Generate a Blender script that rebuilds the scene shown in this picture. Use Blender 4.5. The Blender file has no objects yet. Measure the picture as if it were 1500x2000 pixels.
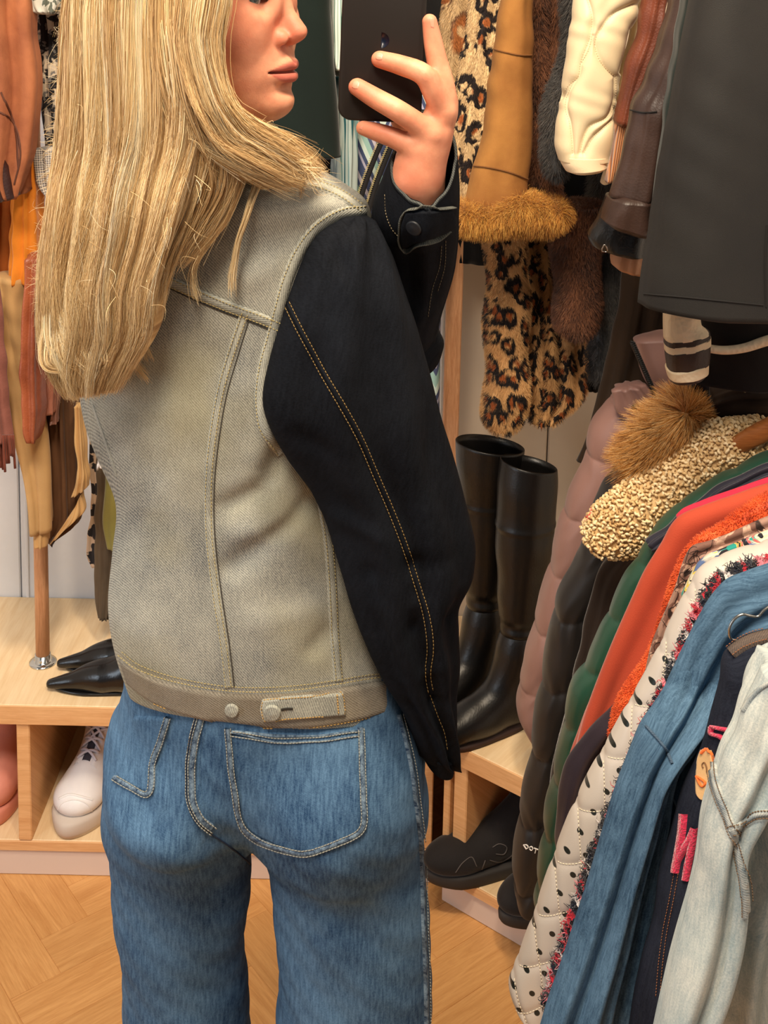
import bpy, math, random
import numpy as np
from mathutils import Vector, Matrix
from mathutils.bvhtree import BVHTree
PI = math.pi
SC = bpy.context.scene
COL = SC.collection
rng = np.random.default_rng(7)
random.seed(7)

# ------------------------------------------------------------------ camera
H = 1.70; FPX = 2400.0; CX, CY = 750.0, 250.0
PITCH = math.radians(8.0); ROLL = math.radians(1.2)
cam_d = bpy.data.cameras.new('camera'); cam = bpy.data.objects.new('camera', cam_d); COL.objects.link(cam)
cam_d.sensor_fit = 'VERTICAL'; cam_d.sensor_height = 36.0; cam_d.sensor_width = 36.0
cam_d.lens = FPX / 2000.0 * 36.0
cam_d.shift_y = -(1000.0 - CY) / 2000.0
cam_d.clip_start = 0.05
RM = Matrix.Rotation(PI / 2 - PITCH, 4, 'X') @ Matrix.Rotation(ROLL, 4, 'Z')
cam.matrix_world = Matrix.Translation((0, 0, H)) @ RM
SC.camera = cam
RN = np.array(RM.to_3x3())
ORG = np.array([0, 0, H])

# ------------------------------------------------------------------ light
SC.view_settings.view_transform = 'Standard'; SC.view_settings.look = 'None'
SC.view_settings.gamma = 1.0; SC.view_settings.exposure = 0.0; SC.view_settings.use_curve_mapping = False
SC.cycles.max_bounces = 6; SC.cycles.diffuse_bounces = 3; SC.cycles.glossy_bounces = 2; SC.cycles.use_adaptive_sampling = True; SC.cycles.adaptive_threshold = 0.02
w = bpy.data.worlds.new('world'); SC.world = w; w.use_nodes = True
w.node_tree.nodes['Background'].inputs[0].default_value = (0.86, 0.93, 1.0, 1)
w.node_tree.nodes['Background'].inputs[1].default_value = 0.18
def lamp(kind, name, loc, target, energy, color, **kw):
    d = bpy.data.lights.new(name, kind); d.energy = energy; d.color = color
    for k, v in kw.items(): setattr(d, k, v)
    o = bpy.data.objects.new(name, d); COL.objects.link(o)
    o.location = loc
    o.rotation_euler = (Vector(target) - Vector(loc)).to_track_quat('-Z', 'Y').to_euler()
    return o
lamp('AREA', 'ceiling_light_middle', (-0.35, 0.1, 2.95), (-0.05, 1.5, 0.9), 50, (1.0, 0.87, 0.72), size=0.55)
lamp('AREA', 'ceiling_light_right', (0.15, 0.75, 2.9), (0.75, 1.7, 0.9), 32, (1.0, 0.82, 0.60), size=0.25)
lamp('SPOT', 'spot_over_rail', (-0.1, 1.2, 2.8), (0.62, 1.9, 1.0), 36, (1.0, 0.78, 0.52), spot_size=1.2, spot_blend=0.6, shadow_soft_size=0.06)
lamp('AREA', 'window_daylight_left', (-1.9, 0.6, 1.2), (-0.45, 2.0, 0.5), 26, (0.72, 0.86, 1.0), size=0.9)
lamp('SPOT', 'spot_over_bench', (-0.6, 1.0, 2.8), (-0.6, 2.2, 0.3), 50, (1.0, 0.85, 0.66), spot_size=1.0, spot_blend=0.7, shadow_soft_size=0.08)

# ------------------------------------------------------------------ mapping
def ray(px, py):
    px = np.asarray(px, float); py = np.asarray(py, float)
    c = np.stack([(px - CX) / FPX, -(py - CY) / FPX, -np.ones_like(px + py)], -1)
    return c @ RN.T
def Q(px, py, Y):
    r = ray(px, py); t = np.asarray(Y, float) / r[..., 1]
    return ORG + r * t[..., None]
def QZ(px, py, z):
    r = ray(px, py); t = (z - H) / r[..., 2]
    return ORG + r * t[..., None]
def mpp(py, Y):                                   # metres per pixel at that place
    return float(np.linalg.norm(Q(751, py, Y) - Q(750, py, Y)))

def S(r, g, b, a=1.0):
    f = lambda c: (c / 255 / 12.92) if c / 255 <= 0.04045 else ((c / 255 + 0.055) / 1.055) ** 2.4
    return (f(r), f(g), f(b), a)

# ------------------------------------------------------------------ objects
def tag(o, label, cat, group=None, kind=None):
    if label: o['label'] = label
    if cat: o['category'] = cat
    if group: o['group'] = group
    if kind: o['kind'] = kind
    return o
def empty(name, label, cat, loc=(0, 0, 0), group=None):
    o = bpy.data.objects.new(name, None); COL.objects.link(o); o.location = loc; o.empty_display_size = 0.05
    return tag(o, label, cat, group)
class Geo:
    def __init__(s): s.v = []; s.f = []; s.p = []; s.n = 0
    def add(s, v, f, p=None):
        v = np.asarray(v, float)
        if p is None: p = np.stack([v[:, 0], v[:, 2], v[:, 1]], -1)
        s.v.append(v); s.p.append(np.asarray(p, float))
        s.f += [tuple(int(i) + s.n for i in q) for q in f]
        s.n += len(v); return s
    def addg(s, g):
        return s.add(np.concatenate(g.v), g.f, np.concatenate(g.p)) if g.n else s
    def V(s): return np.concatenate(s.v)
    def P(s): return np.concatenate(s.p)
    def bvh(s): return BVHTree.FromPolygons([Vector(a) for a in s.V()], s.f)
def mk(name, g, mat, parent=None, smooth=True, attrs=None):
    V = g.V(); me = bpy.data.meshes.new(name)
    fa = np.array([f[:3] for f in g.f]); vc = V - V.mean(0)
    if (np.cross(vc[fa[:, 1]], vc[fa[:, 2]]) * vc[fa[:, 0]]).sum() < 0 and len(fa) > 300: g.f = [tuple(f)[::-1] for f in g.f]
    loc = Vector((0, 0, 0))
    if parent is None:
        loc = Vector(((V[:, 0].min() + V[:, 0].max()) / 2, (V[:, 1].min() + V[:, 1].max()) / 2, V[:, 2].min()))
    V = V - np.array(loc)
    if parent is not None: V = V - np.array(parent.get('_o', (0, 0, 0)))
    me.from_pydata(V.tolist(), [], g.f)
    at = me.attributes.new('pat', 'FLOAT_VECTOR', 'POINT'); at.data.foreach_set('vector', g.P().astype(np.float32).ravel())
    for k, a in (attrs or {}).items():
        t = me.attributes.new(k, 'FLOAT', 'POINT'); t.data.foreach_set('value', np.asarray(a, np.float32))
    if smooth: me.polygons.foreach_set('use_smooth', [True] * len(me.polygons))
    me.materials.append(mat)
    o = bpy.data.objects.new(name, me); COL.objects.link(o)
    if parent is not None: o.parent = parent; o['_o'] = tuple(parent.get('_o', (0, 0, 0)))
    else: o.location = loc; o['_o'] = tuple(loc)
    return o
def root(name, label, cat, loc, group=None):
    o = empty(name, label, cat, tuple(float(a) for a in loc), group); o['_o'] = tuple(float(a) for a in loc); return o
# ------------------------------------------------------------------ shapes
def box(g, x0, x1, y0, y1, z0, z1, b=0.003):
    """bevelled box"""
    vs = []; c = np.array([(x0 + x1) / 2, (y0 + y1) / 2, (z0 + z1) / 2]); h = np.array([x1 - x0, y1 - y0, z1 - z0]) / 2
    return obox(g, c, np.eye(3), h, b)
def obox(g, c, R, h, b=0.003):
    """box, centre c, axes = rows of R, half sizes h, chamfered edges"""
    h = np.asarray(h, float); b = min(b, h.min() * 0.6); V = []; idx = {}
    for sx in (-1, 1):
        for sy in (-1, 1):
            for sz in (-1, 1):
                s = np.array([sx, sy, sz])
                for a in range(3):
                    p = s * (h - b); p[a] = s[a] * h[a]
                    idx[(sx, sy, sz, a)] = len(V); V.append(p)
    F = []
    for a in range(3):
        o1, o2 = (a + 1) % 3, (a + 2) % 3
        for s in (-1, 1):
            q = []
            for u, v in ((-1, -1), (1, -1), (1, 1), (-1, 1)):
                k = [0, 0, 0]; k[a] = s; k[o1] = u; k[o2] = v; q.append(idx[(*k, a)])
            F.append(q if s > 0 else q[::-1])
    for a in range(3):
        o1, o2 = (a + 1) % 3, (a + 2) % 3
        for u in (-1, 1):
            for v in (-1, 1):
                def I(s, ax):
                    k = [0, 0, 0]; k[a] = s; k[o1] = u; k[o2] = v; return idx[(*k, ax)]
                q = [I(-1, o1), I(1, o1), I(1, o2), I(-1, o2)]
                F.append(q if u * v < 0 else q[::-1])
    for sx in (-1, 1):
        for sy in (-1, 1):
            for sz in (-1, 1):
                q = [idx[(sx, sy, sz, a)] for a in range(3)]
                F.append(q if sx * sy * sz > 0 else q[::-1])
    V = np.array(V) @ np.asarray(R) + np.asarray(c)
    return g.add(V, F)
def crm(P, n):
    """centripetal-ish Catmull-Rom resampling of rows P to n rows (by index of chord)"""
    P = np.asarray(P, float)
    if len(P) == 2:
        t = np.linspace(0, 1, n)[:, None]; return P[0] * (1 - t) + P[1] * t
    d = np.linalg.norm(np.diff(P[:, :4] if P.shape[1] >= 4 else P[:, :2], axis=0), axis=1) + 1e-6
    s = np.r_[0, np.cumsum(d)]; q = np.linspace(0, s[-1], n)
    m = np.zeros_like(P)
    dl = np.diff(P, axis=0) / d[:, None]
    m[1:-1] = (dl[:-1] * d[1:, None] + dl[1:] * d[:-1, None]) / (d[1:] + d[:-1])[:, None]
    m[0] = dl[0]; m[-1] = dl[-1]
    i = np.clip(np.searchsorted(s, q, side='right') - 1, 0, len(P) - 2)
    h = d[i][:, None]; t = ((q - s[i]) / d[i])[:, None]
    return ((2 * t**3 - 3 * t**2 + 1) * P[i] + (t**3 - 2 * t**2 + t) * h * m[i] + (-2 * t**3 + 3 * t**2) * P[i + 1] + (t**3 - t**2) * h * m[i + 1])
class Loft:
    """closed body through rows (x1,y1,x2,y2,Y1,Y2,half thickness[,tilt]); x,y in photo pixels, Y the ground distance"""
    def __init__(s, rows, n=70, m=48, e=0.9, disp=None, horiz=False, cap=0.5, tilt=0.0):
        R = crm([list(r) + ([tilt] if len(r) == 7 else []) for r in rows], n)
        L = Q(R[:, 0], R[:, 1], R[:, 4]); Rr = Q(R[:, 2], R[:, 3], R[:, 5])
        C = (L + Rr) / 2; A = (Rr - L) / 2
        T = np.gradient(C, axis=0); T /= np.linalg.norm(T, axis=1)[:, None] + 1e-9
        ln = np.r_[0, np.cumsum(np.linalg.norm(np.diff(C, axis=0), axis=1))]
        a = np.linalg.norm(A, axis=1); Ah = A / (a[:, None] + 1e-9)
        if horiz:
            N = np.cross(Ah, np.array([0, 0, 1.0])); 
            N[:, 2] = 0
        else:
            N = np.cross(Ah, -T)
        N /= np.linalg.norm(N, axis=1)[:, None] + 1e-9
        N[N[:, 1] > 0] *= -1
        N = N + np.array([0, 0, 1.0]) * R[:, 7:8]; N /= np.linalg.norm(N, axis=1)[:, None]
        th = np.linspace(0, 2 * PI, m, endpoint=False)
        sp = lambda x: np.sign(x) * np.abs(x) ** e
        cu, su = sp(np.cos(th)), sp(np.sin(th))
        t = R[:, 6]
        V = C[:, None] + A[:, None] * cu[None, :, None] + N[:, None] * (t[:, None] * su[None])[..., None]
        nd = Ah[:, None] * (np.cos(th) * 1.0)[None, :, None] * t[:, None, None] + N[:, None] * (np.sin(th))[None, :, None] * a[:, None, None]
        nd /= np.linalg.norm(nd, axis=2)[..., None] + 1e-9
        s.u = cu[None] * a[:, None]; s.v = np.repeat(ln[:, None], m, 1); s.U = np.repeat(cu[None], n, 0)
        if disp is not None:
            D = disp(s.U, s.v, th[None] + 0 * s.v, s.u)
            V = V + nd * D[..., None]
        s.V, s.nd, s.n, s.m, s.C, s.A, s.N, s.t, s.T, s.th = V, nd, n, m, C, A, N, t, T, th
        xo = C @ (Ah.mean(0) / (np.linalg.norm(Ah.mean(0)) + 1e-9)); xo = xo - xo.mean()
        s.pu = s.u + xo[:, None]
        s.rnd = float(rng.random())
    def geo(s, g=None, caps=True, planar=False):
        g = g or Geo(); n, m = s.n, s.m; V = s.V.reshape(-1, 3)
        P = np.stack([s.pu.ravel(), s.v.ravel(), np.full(n * m, s.rnd)], -1)
        if planar in (True, 1):
            d = np.linalg.norm(np.roll(s.V, -1, 1) - s.V, axis=2); h2 = m // 2; arc = np.zeros((n, m))
            arc[:, :h2 + 1] = -np.c_[np.zeros((n, 1)), np.cumsum(d[:, :h2], 1)]            # front, from the right edge
            arc[:, h2 + 1:] = -d[:, :h2].sum(1)[:, None] + np.cumsum(d[:, h2:m - 1], 1)    # and back again
            arc -= arc[:, m // 4:m // 4 + 1]; Ah = s.A / (np.linalg.norm(s.A, axis=1)[:, None] + 1e-9); sk = (Ah * s.T).sum(1)[:, None]
            P[:, 0] = (arc * np.sqrt(np.clip(1 - sk ** 2, 0.05, 1))).ravel(); P[:, 1] = (s.v + arc * sk).ravel(); planar = 0
        if planar: P[:, 0] = V[:, 0] + (0.4 * V[:, 1] if planar == 1 else 0); P[:, 1] = -V[:, 2] - (0.5 * V[:, 1] if planar == 1 else 0) - (V[:, 1] if planar == 3 else 0)
        F = []
        for i in range(n - 1):
            for j in range(m):
                k = (j + 1) % m; F.append((i * m + j, (i + 1) * m + j, (i + 1) * m + k, i * m + k))
        if caps:
            for r, sg in ((0, 1), (n - 1, -1)):
                c = s.V[r].mean(0); b = len(V); rad = 0.16 * s.t[r]
                dirv = -s.T[r] if r == 0 else s.T[r]
                ring = c + (s.V[r] - c) * 0.7 + dirv * rad * 0.8
                V = np.concatenate([V, ring, [c + dirv * rad]]); pr = P[r * m:(r + 1) * m]
                P = np.concatenate([P, pr, [pr.mean(0)]])
                for j in range(m):
                    k = (j + 1) % m
                    q = (r * m + j, r * m + k, b + k, b + j); F.append(q if sg > 0 else q[::-1])
                    q = (b + j, b + k, b + m); F.append(q if sg > 0 else q[::-1])
        return g.add(V, F, P)
def folds(amp=0.006, k=3.0, seed=0, wr=0.0015, drift=2.0):
    r = np.random.default_rng(seed); ph = r.random(8) * 6.28; dr = (r.random(8) - 0.5) * 2 * drift; kk = k * (0.6 + r.random(8))
    def f(U, v, th, u):
        top = np.sign(np.sin(th)) * 1.7
        fr = np.abs(np.sin(th)) ** 0.6
        d = sum(np.sin(kk[i] * U * PI + ph[i] + dr[i] * v * 1.6 + top + 0.5 * np.sin(v * 3 + ph[i])) * amp * (0.55 if i else 1) for i in range(3))
        d = d * (0.25 + 0.75 * fr) + 0.6 * wr * np.sin(47 * v + 35 * u + ph[4] + 3 * np.sin(30 * u + 7 * v)) * (0.5 + 0.5 * np.sin(9 * v + ph[7])) + 0.7 * wr * np.sin(80 * v - 70 * u + ph[5] + 3 * np.sin(14 * v + ph[6])) * (0.5 + 0.5 * np.sin(13 * v + 20 * u))
        return d
    return f
def puff(spacing, amp, phase=0.0, base=None, slope=0.0):
    def f(U, v, th, u):
        w_ = (v + slope * u) / spacing + phase + 0.04 * np.sin(u * 70)
        sn = np.abs(np.sin(PI * w_)); d = amp * (sn ** 0.5 - 0.6) + amp * 0.22 * np.sin(u * 34 + v * 21 + 2 * np.sin(v * 13)) * sn
        cr = amp * 0.20 * np.sin(u * 330 + 5 * np.sin(v * 24)) * (1 - sn) ** 0.8
        return d + cr + (base(U, v, th, u) if base else 0)
    return f
def groove(L, curves, w_px, depth, soft=0.0):
    """press seam lines (given as photo pixels) into a loft"""
    V = L.V.reshape(-1, 3); nd = L.nd.reshape(-1, 3)
    c = (V - ORG) @ RN; px = CX + FPX * c[:, 0] / -c[:, 2]; py = CY - FPX * c[:, 1] / -c[:, 2]
    d = np.full(len(V), 1e9)
    for q in curves:
        P = smooth_path(q, 5)
        for a, b in zip(P[:-1], P[1:]):
            ab = b - a; t = np.clip(((px - a[0]) * ab[0] + (py - a[1]) * ab[1]) / (ab @ ab + 1e-9), 0, 1); d = np.minimum(d, np.hypot(px - a[0] - t * ab[0], py - a[1] - t * ab[1]))
    fr = np.repeat((np.sin(L.th) > -0.1)[None], L.n, 0).ravel()
    L.V = (V + nd * ((-depth * np.exp(-(d / w_px) ** 1.2) + soft * (1 - np.exp(-(d / (w_px * 3)) ** 2))) * fr)[:, None]).reshape(L.V.shape); return L
def each(nm, par, mat, bv, curves, w, hh, step=5, **k):
    out = []
    for q in curves:
        gg = strip(bv, q, w, hh, None, step, **k)
        if gg.n: out.append(mk(nm, gg, mat, par))
    return out
def tube(g, pts, rad, m=8, closed=False, p=None):
    pts = np.asarray(pts, float); n = len(pts); rad = np.broadcast_to(np.asarray(rad, float), (n,))
    T = np.gradient(pts, axis=0)
    if closed: T = np.roll(pts, -1, 0) - np.roll(pts, 1, 0)
    T /= np.linalg.norm(T, axis=1)[:, None] + 1e-12
    up = np.array([0.13, 0.3, 0.94]); N = np.cross(T, up); N /= np.linalg.norm(N, axis=1)[:, None] + 1e-9; B = np.cross(T, N)
    th = np.linspace(0, 2 * PI, m, endpoint=False)
    V = pts[:, None] + (N[:, None] * np.cos(th)[None, :, None] + B[:, None] * np.sin(th)[None, :, None]) * rad[:, None, None]
    F = [(i * m + j, i * m + (j + 1) % m, ((i + 1) % n) * m + (j + 1) % m, ((i + 1) % n) * m + j) for i in range(n if closed else n - 1) for j in range(m)]
    if not closed: F += [tuple(range(m))[::-1], tuple((n - 1) * m + j for j in range(m))]
    return g.add(V.reshape(-1, 3), F, p)
def strands(g, roots, paths, width, pat):
    """paths (k, s, 3) absolute points; three-sided hairs; pat (k,3)"""
    k, s, _ = paths.shape
    T = np.gradient(paths, axis=1); T /= np.linalg.norm(T, axis=2)[..., None] + 1e-12
    up = np.array([0.2, 0.9, 0.3]); N = np.cross(T, up); N /= np.linalg.norm(N, axis=2)[..., None] + 1e-9; B = np.cross(T, N)
    wd = np.linspace(1, 0.15, s) ** 0.7
    w_ = (np.broadcast_to(np.asarray(width), (k,))[:, None] * wd[None])[..., None]
    V = np.stack([paths + (N * math.cos(a) + B * math.sin(a)) * w_ for a in (0, 2.094, 4.189)], 2)   # k,s,3,3
    V = V.reshape(-1, 3)
    base = (np.arange(k)[:, None, None] * s + np.arange(s - 1)[None, :, None]) * 3
    j = np.arange(3)[None, None]; j2 = (j + 1) % 3
    F = np.stack([base + j, base + j2, base + 3 + j2, base + 3 + j], -1).reshape(-1, 4)
    P = np.repeat(pat, s * 3, 0)
    g.v.append(V); g.p.append(P); F = F + g.n; g.f += F.tolist(); g.n += len(V)
    return g
def fur(g, n, length, width, lean=(0, 0, -0.8), spread=0.5, seg=4, seed=1, curl=0.0, sel=None):
    """short hairs all over the faces of g, root pattern coordinates kept"""
    r = np.random.default_rng(seed); V = g.V(); P = g.P()
    F = np.array([f if len(f) == 4 else tuple(f) + (f[-1],) for f in g.f if len(f) in (3, 4)])
    a, b, c = V[F[:, 0]], V[F[:, 1]], V[F[:, 2]]
    nn = np.cross(b - a, V[F[:, 3]] - a); nn2 = np.cross(b - a, c - a); nn = np.where(np.linalg.norm(nn, axis=1)[:, None] > 1e-12, nn, nn2)
    ar = np.linalg.norm(nn, axis=1) + 1e-12; nn /= ar[:, None]
    cen = (a + c) / 2
    if (cen * 0 + (cen - cen.mean(0)) * nn * ar[:, None]).sum() < 0: nn = -nn
    facing = ((cen - ORG) * nn).sum(1) < 0.15 * np.linalg.norm(cen - ORG, axis=1)
    if sel is not None: facing &= sel(cen)
    ar = ar * facing
    k = r.choice(len(F), n, p=ar / ar.sum()); uv = r.random((n, 2)); 
    def bl(X):
        return (X[F[k, 0]] * ((1 - uv[:, 0]) * (1 - uv[:, 1]))[:, None] + X[F[k, 1]] * (uv[:, 0] * (1 - uv[:, 1]))[:, None] + X[F[k, 2]] * (uv[:, 0] * uv[:, 1])[:, None] + X[F[k, 3]] * ((1 - uv[:, 0]) * uv[:, 1])[:, None])
    p0 = bl(V); pp = bl(P); pp = np.stack([pp[:, 0], pp[:, 1], r.random(n)], -1)
    cl = np.stack([np.sin(pp[:, 0] * 140 + 3 * np.sin(pp[:, 1] * 60)), np.cos(pp[:, 1] * 120 + pp[:, 0] * 40), np.sin(pp[:, 1] * 150 + 2)], -1) * 0.35
    d = nn[k] + np.asarray(lean) + r.normal(0, spread, (n, 3)) * 0.6 + cl * spread
    d /= np.linalg.norm(d, axis=1)[:, None]
    L = length * (0.6 + 0.7 * r.random(n)); s_ = np.linspace(0, 1, seg)
    dr = nn[k] * 0.5 + d * 0.6
    paths = p0[:, None] + (dr[:, None] * (s_ * (1 - s_ * 0.5))[None, :, None] + (d + np.asarray(lean) * 0.4)[:, None] * (s_ ** 2 * 0.6)[None, :, None]) * L[:, None, None]
    if curl: paths = paths + (np.sin(s_[None, :, None] * 5 + r.random((n, 1, 3)) * 6) * curl * s_[None, :, None])
    return strands(g, None, paths, width, pp)
# ------------------------------------------------------------------ drawing on a surface
def cast(bv, px, py):
    d = ray(px, py); d = d / np.linalg.norm(d)
    h = bv.ray_cast(Vector(ORG), Vector(d))
    if h[0] is None: return None
    n = np.array(h[1]); 
    if (n * d).sum() > 0: n = -n
    return np.array(h[0]), n
def smooth_path(pts, step=6):
    P = np.asarray(pts, float); L = np.linalg.norm(np.diff(P[:, :2], axis=0), axis=1).sum()
    return crm(P, max(3, int(L / step)))
def strip(bv, pts, w_px, h, g=None, step=6, flat=0.8, lim=0.06):
    g = g or Geo(); P = smooth_path(pts, step); T = np.gradient(P, axis=0); T /= np.linalg.norm(T, axis=1)[:, None]
    Nn = np.stack([-T[:, 1], T[:, 0]], -1); rows = []; last = None; v = 0; pr = None
    prof = [(-0.5, -0.0015), (-0.5 * flat, h * 0.85), (0, h), (0.5 * flat, h * 0.85), (0.5, -0.0015)]
    V = []; PP = []; segs = []
    for i in range(len(P)):
        row = []; ok = True; c0 = cast(bv, *P[i])
        if c0 is None: segs.append(None); continue
        for o, hh in prof:
            q = P[i] + Nn[i] * o * w_px; hit = cast(bv, *q)
            if hit is None or np.linalg.norm(hit[0] - c0[0]) > lim: hit = c0 if not row else (row_last)
            row_last = hit; row.append(hit[0] + (hit[1] * 0.5 + c0[1] * 0.5) * hh)
        if pr is not None: v += np.linalg.norm(row[2] - pr)
        pr = row[2]; segs.append(len(V)); V += row; wm = np.linalg.norm(row[4] - row[0])
        PP += [(o * wm, v, 0.3) for o, _ in prof]
    F = []
    for a, b in zip(segs[:-1], segs[1:]):
        if a is None or b is None or np.linalg.norm(np.array(V[a + 2]) - np.array(V[b + 2])) > lim: continue
        for j in range(4): F.append((a + j, a + j + 1, b + j + 1, b + j))
    if V: g.add(V, F, PP)
    return g
def dashes(bv, pts, g=None, off=0.0, dash=4.5, gap=2.5, r=0.0005, h=0.0004):
    g = g or Geo(); P = smooth_path(pts, 1.5); T = np.gradient(P, axis=0); T /= np.linalg.norm(T, axis=1)[:, None]
    Nn = np.stack([-T[:, 1], T[:, 0]], -1); P = P + Nn * off
    s = np.r_[0, np.cumsum(np.linalg.norm(np.diff(P, axis=0), axis=1))]; q = 0.0
    while q + dash < s[-1]:
        pts3 = []
        for t in (q, q + dash * 0.5, q + dash):
            x = np.interp(t, s, P[:, 0]); y = np.interp(t, s, P[:, 1]); hh = cast(bv, x, y)
            if hh: pts3.append(hh[0] + hh[1] * (h + (r * 0.6 if t == q + dash * 0.5 else 0)))
        if len(pts3) == 3 and np.linalg.norm(pts3[2] - pts3[0]) < 0.02: tube(g, pts3, r, 4)
        q += dash + gap
    return g
def patch(bv, rows, h, nu=26, nv=26, g=None, edge=0.0015):
    """raised cloth patch lying on a surface; rows (xl,yl,xr,yr) in photo pixels"""
    g = g or Geo(); R = crm(rows, nv) if len(rows) > 2 else crm(rows, nv); V = []; P = []; last = None
    for i in range(nv):
        for j in range(nu):
            t = j / (nu - 1); x = R[i, 0] * (1 - t) + R[i, 2] * t; y = R[i, 1] * (1 - t) + R[i, 3] * t
            hit = cast(bv, x, y) or last; last = hit
            if hit is None: hit = (Q(x, y, 1.2), np.array([0, -1.0, 0]))
            e = (i in (0, nv - 1)) or (j in (0, nu - 1))
            V.append(hit[0] + hit[1] * (-edge if e else h)); P.append((hit[0][0], hit[0][2], hit[0][1]))
    F = [(i * nu + j, i * nu + j + 1, (i + 1) * nu + j + 1, (i + 1) * nu + j) for i in range(nv - 1) for j in range(nu - 1)]
    return g.add(V, F, P)
def disc(g, c, n, r, h, m=24, dome=0.3):
    """button: disc centre c facing n"""
    n = np.asarray(n) / np.linalg.norm(n); a = np.cross(n, [0, 0, 1.0]); a /= np.linalg.norm(a); b = np.cross(n, a)
    th = np.linspace(0, 2 * PI, m, endpoint=False); V = []; F = []
    prof = [(1.0, 0), (1.0, h * 0.7), (0.93, h), (0.8, h * 0.95), (0.4, h * (1 + dome)), (0.02, h * (1 + dome * 1.2))]
    for q, z in prof: V += [c + (a * math.cos(t) + b * math.sin(t)) * r * q + n * z for t in th]
    for i in range(len(prof) - 1):
        for j in range(m): F.append((i * m + j, i * m + (j + 1) % m, (i + 1) * m + (j + 1) % m, (i + 1) * m + j))
    F.append(tuple((len(prof) - 1) * m + j for j in range(m)))
    V = np.array(V); P = np.stack([(V - c) @ a, (V - c) @ b, np.full(len(V), .5)], -1)
    return g.add(V, F, P)
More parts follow.
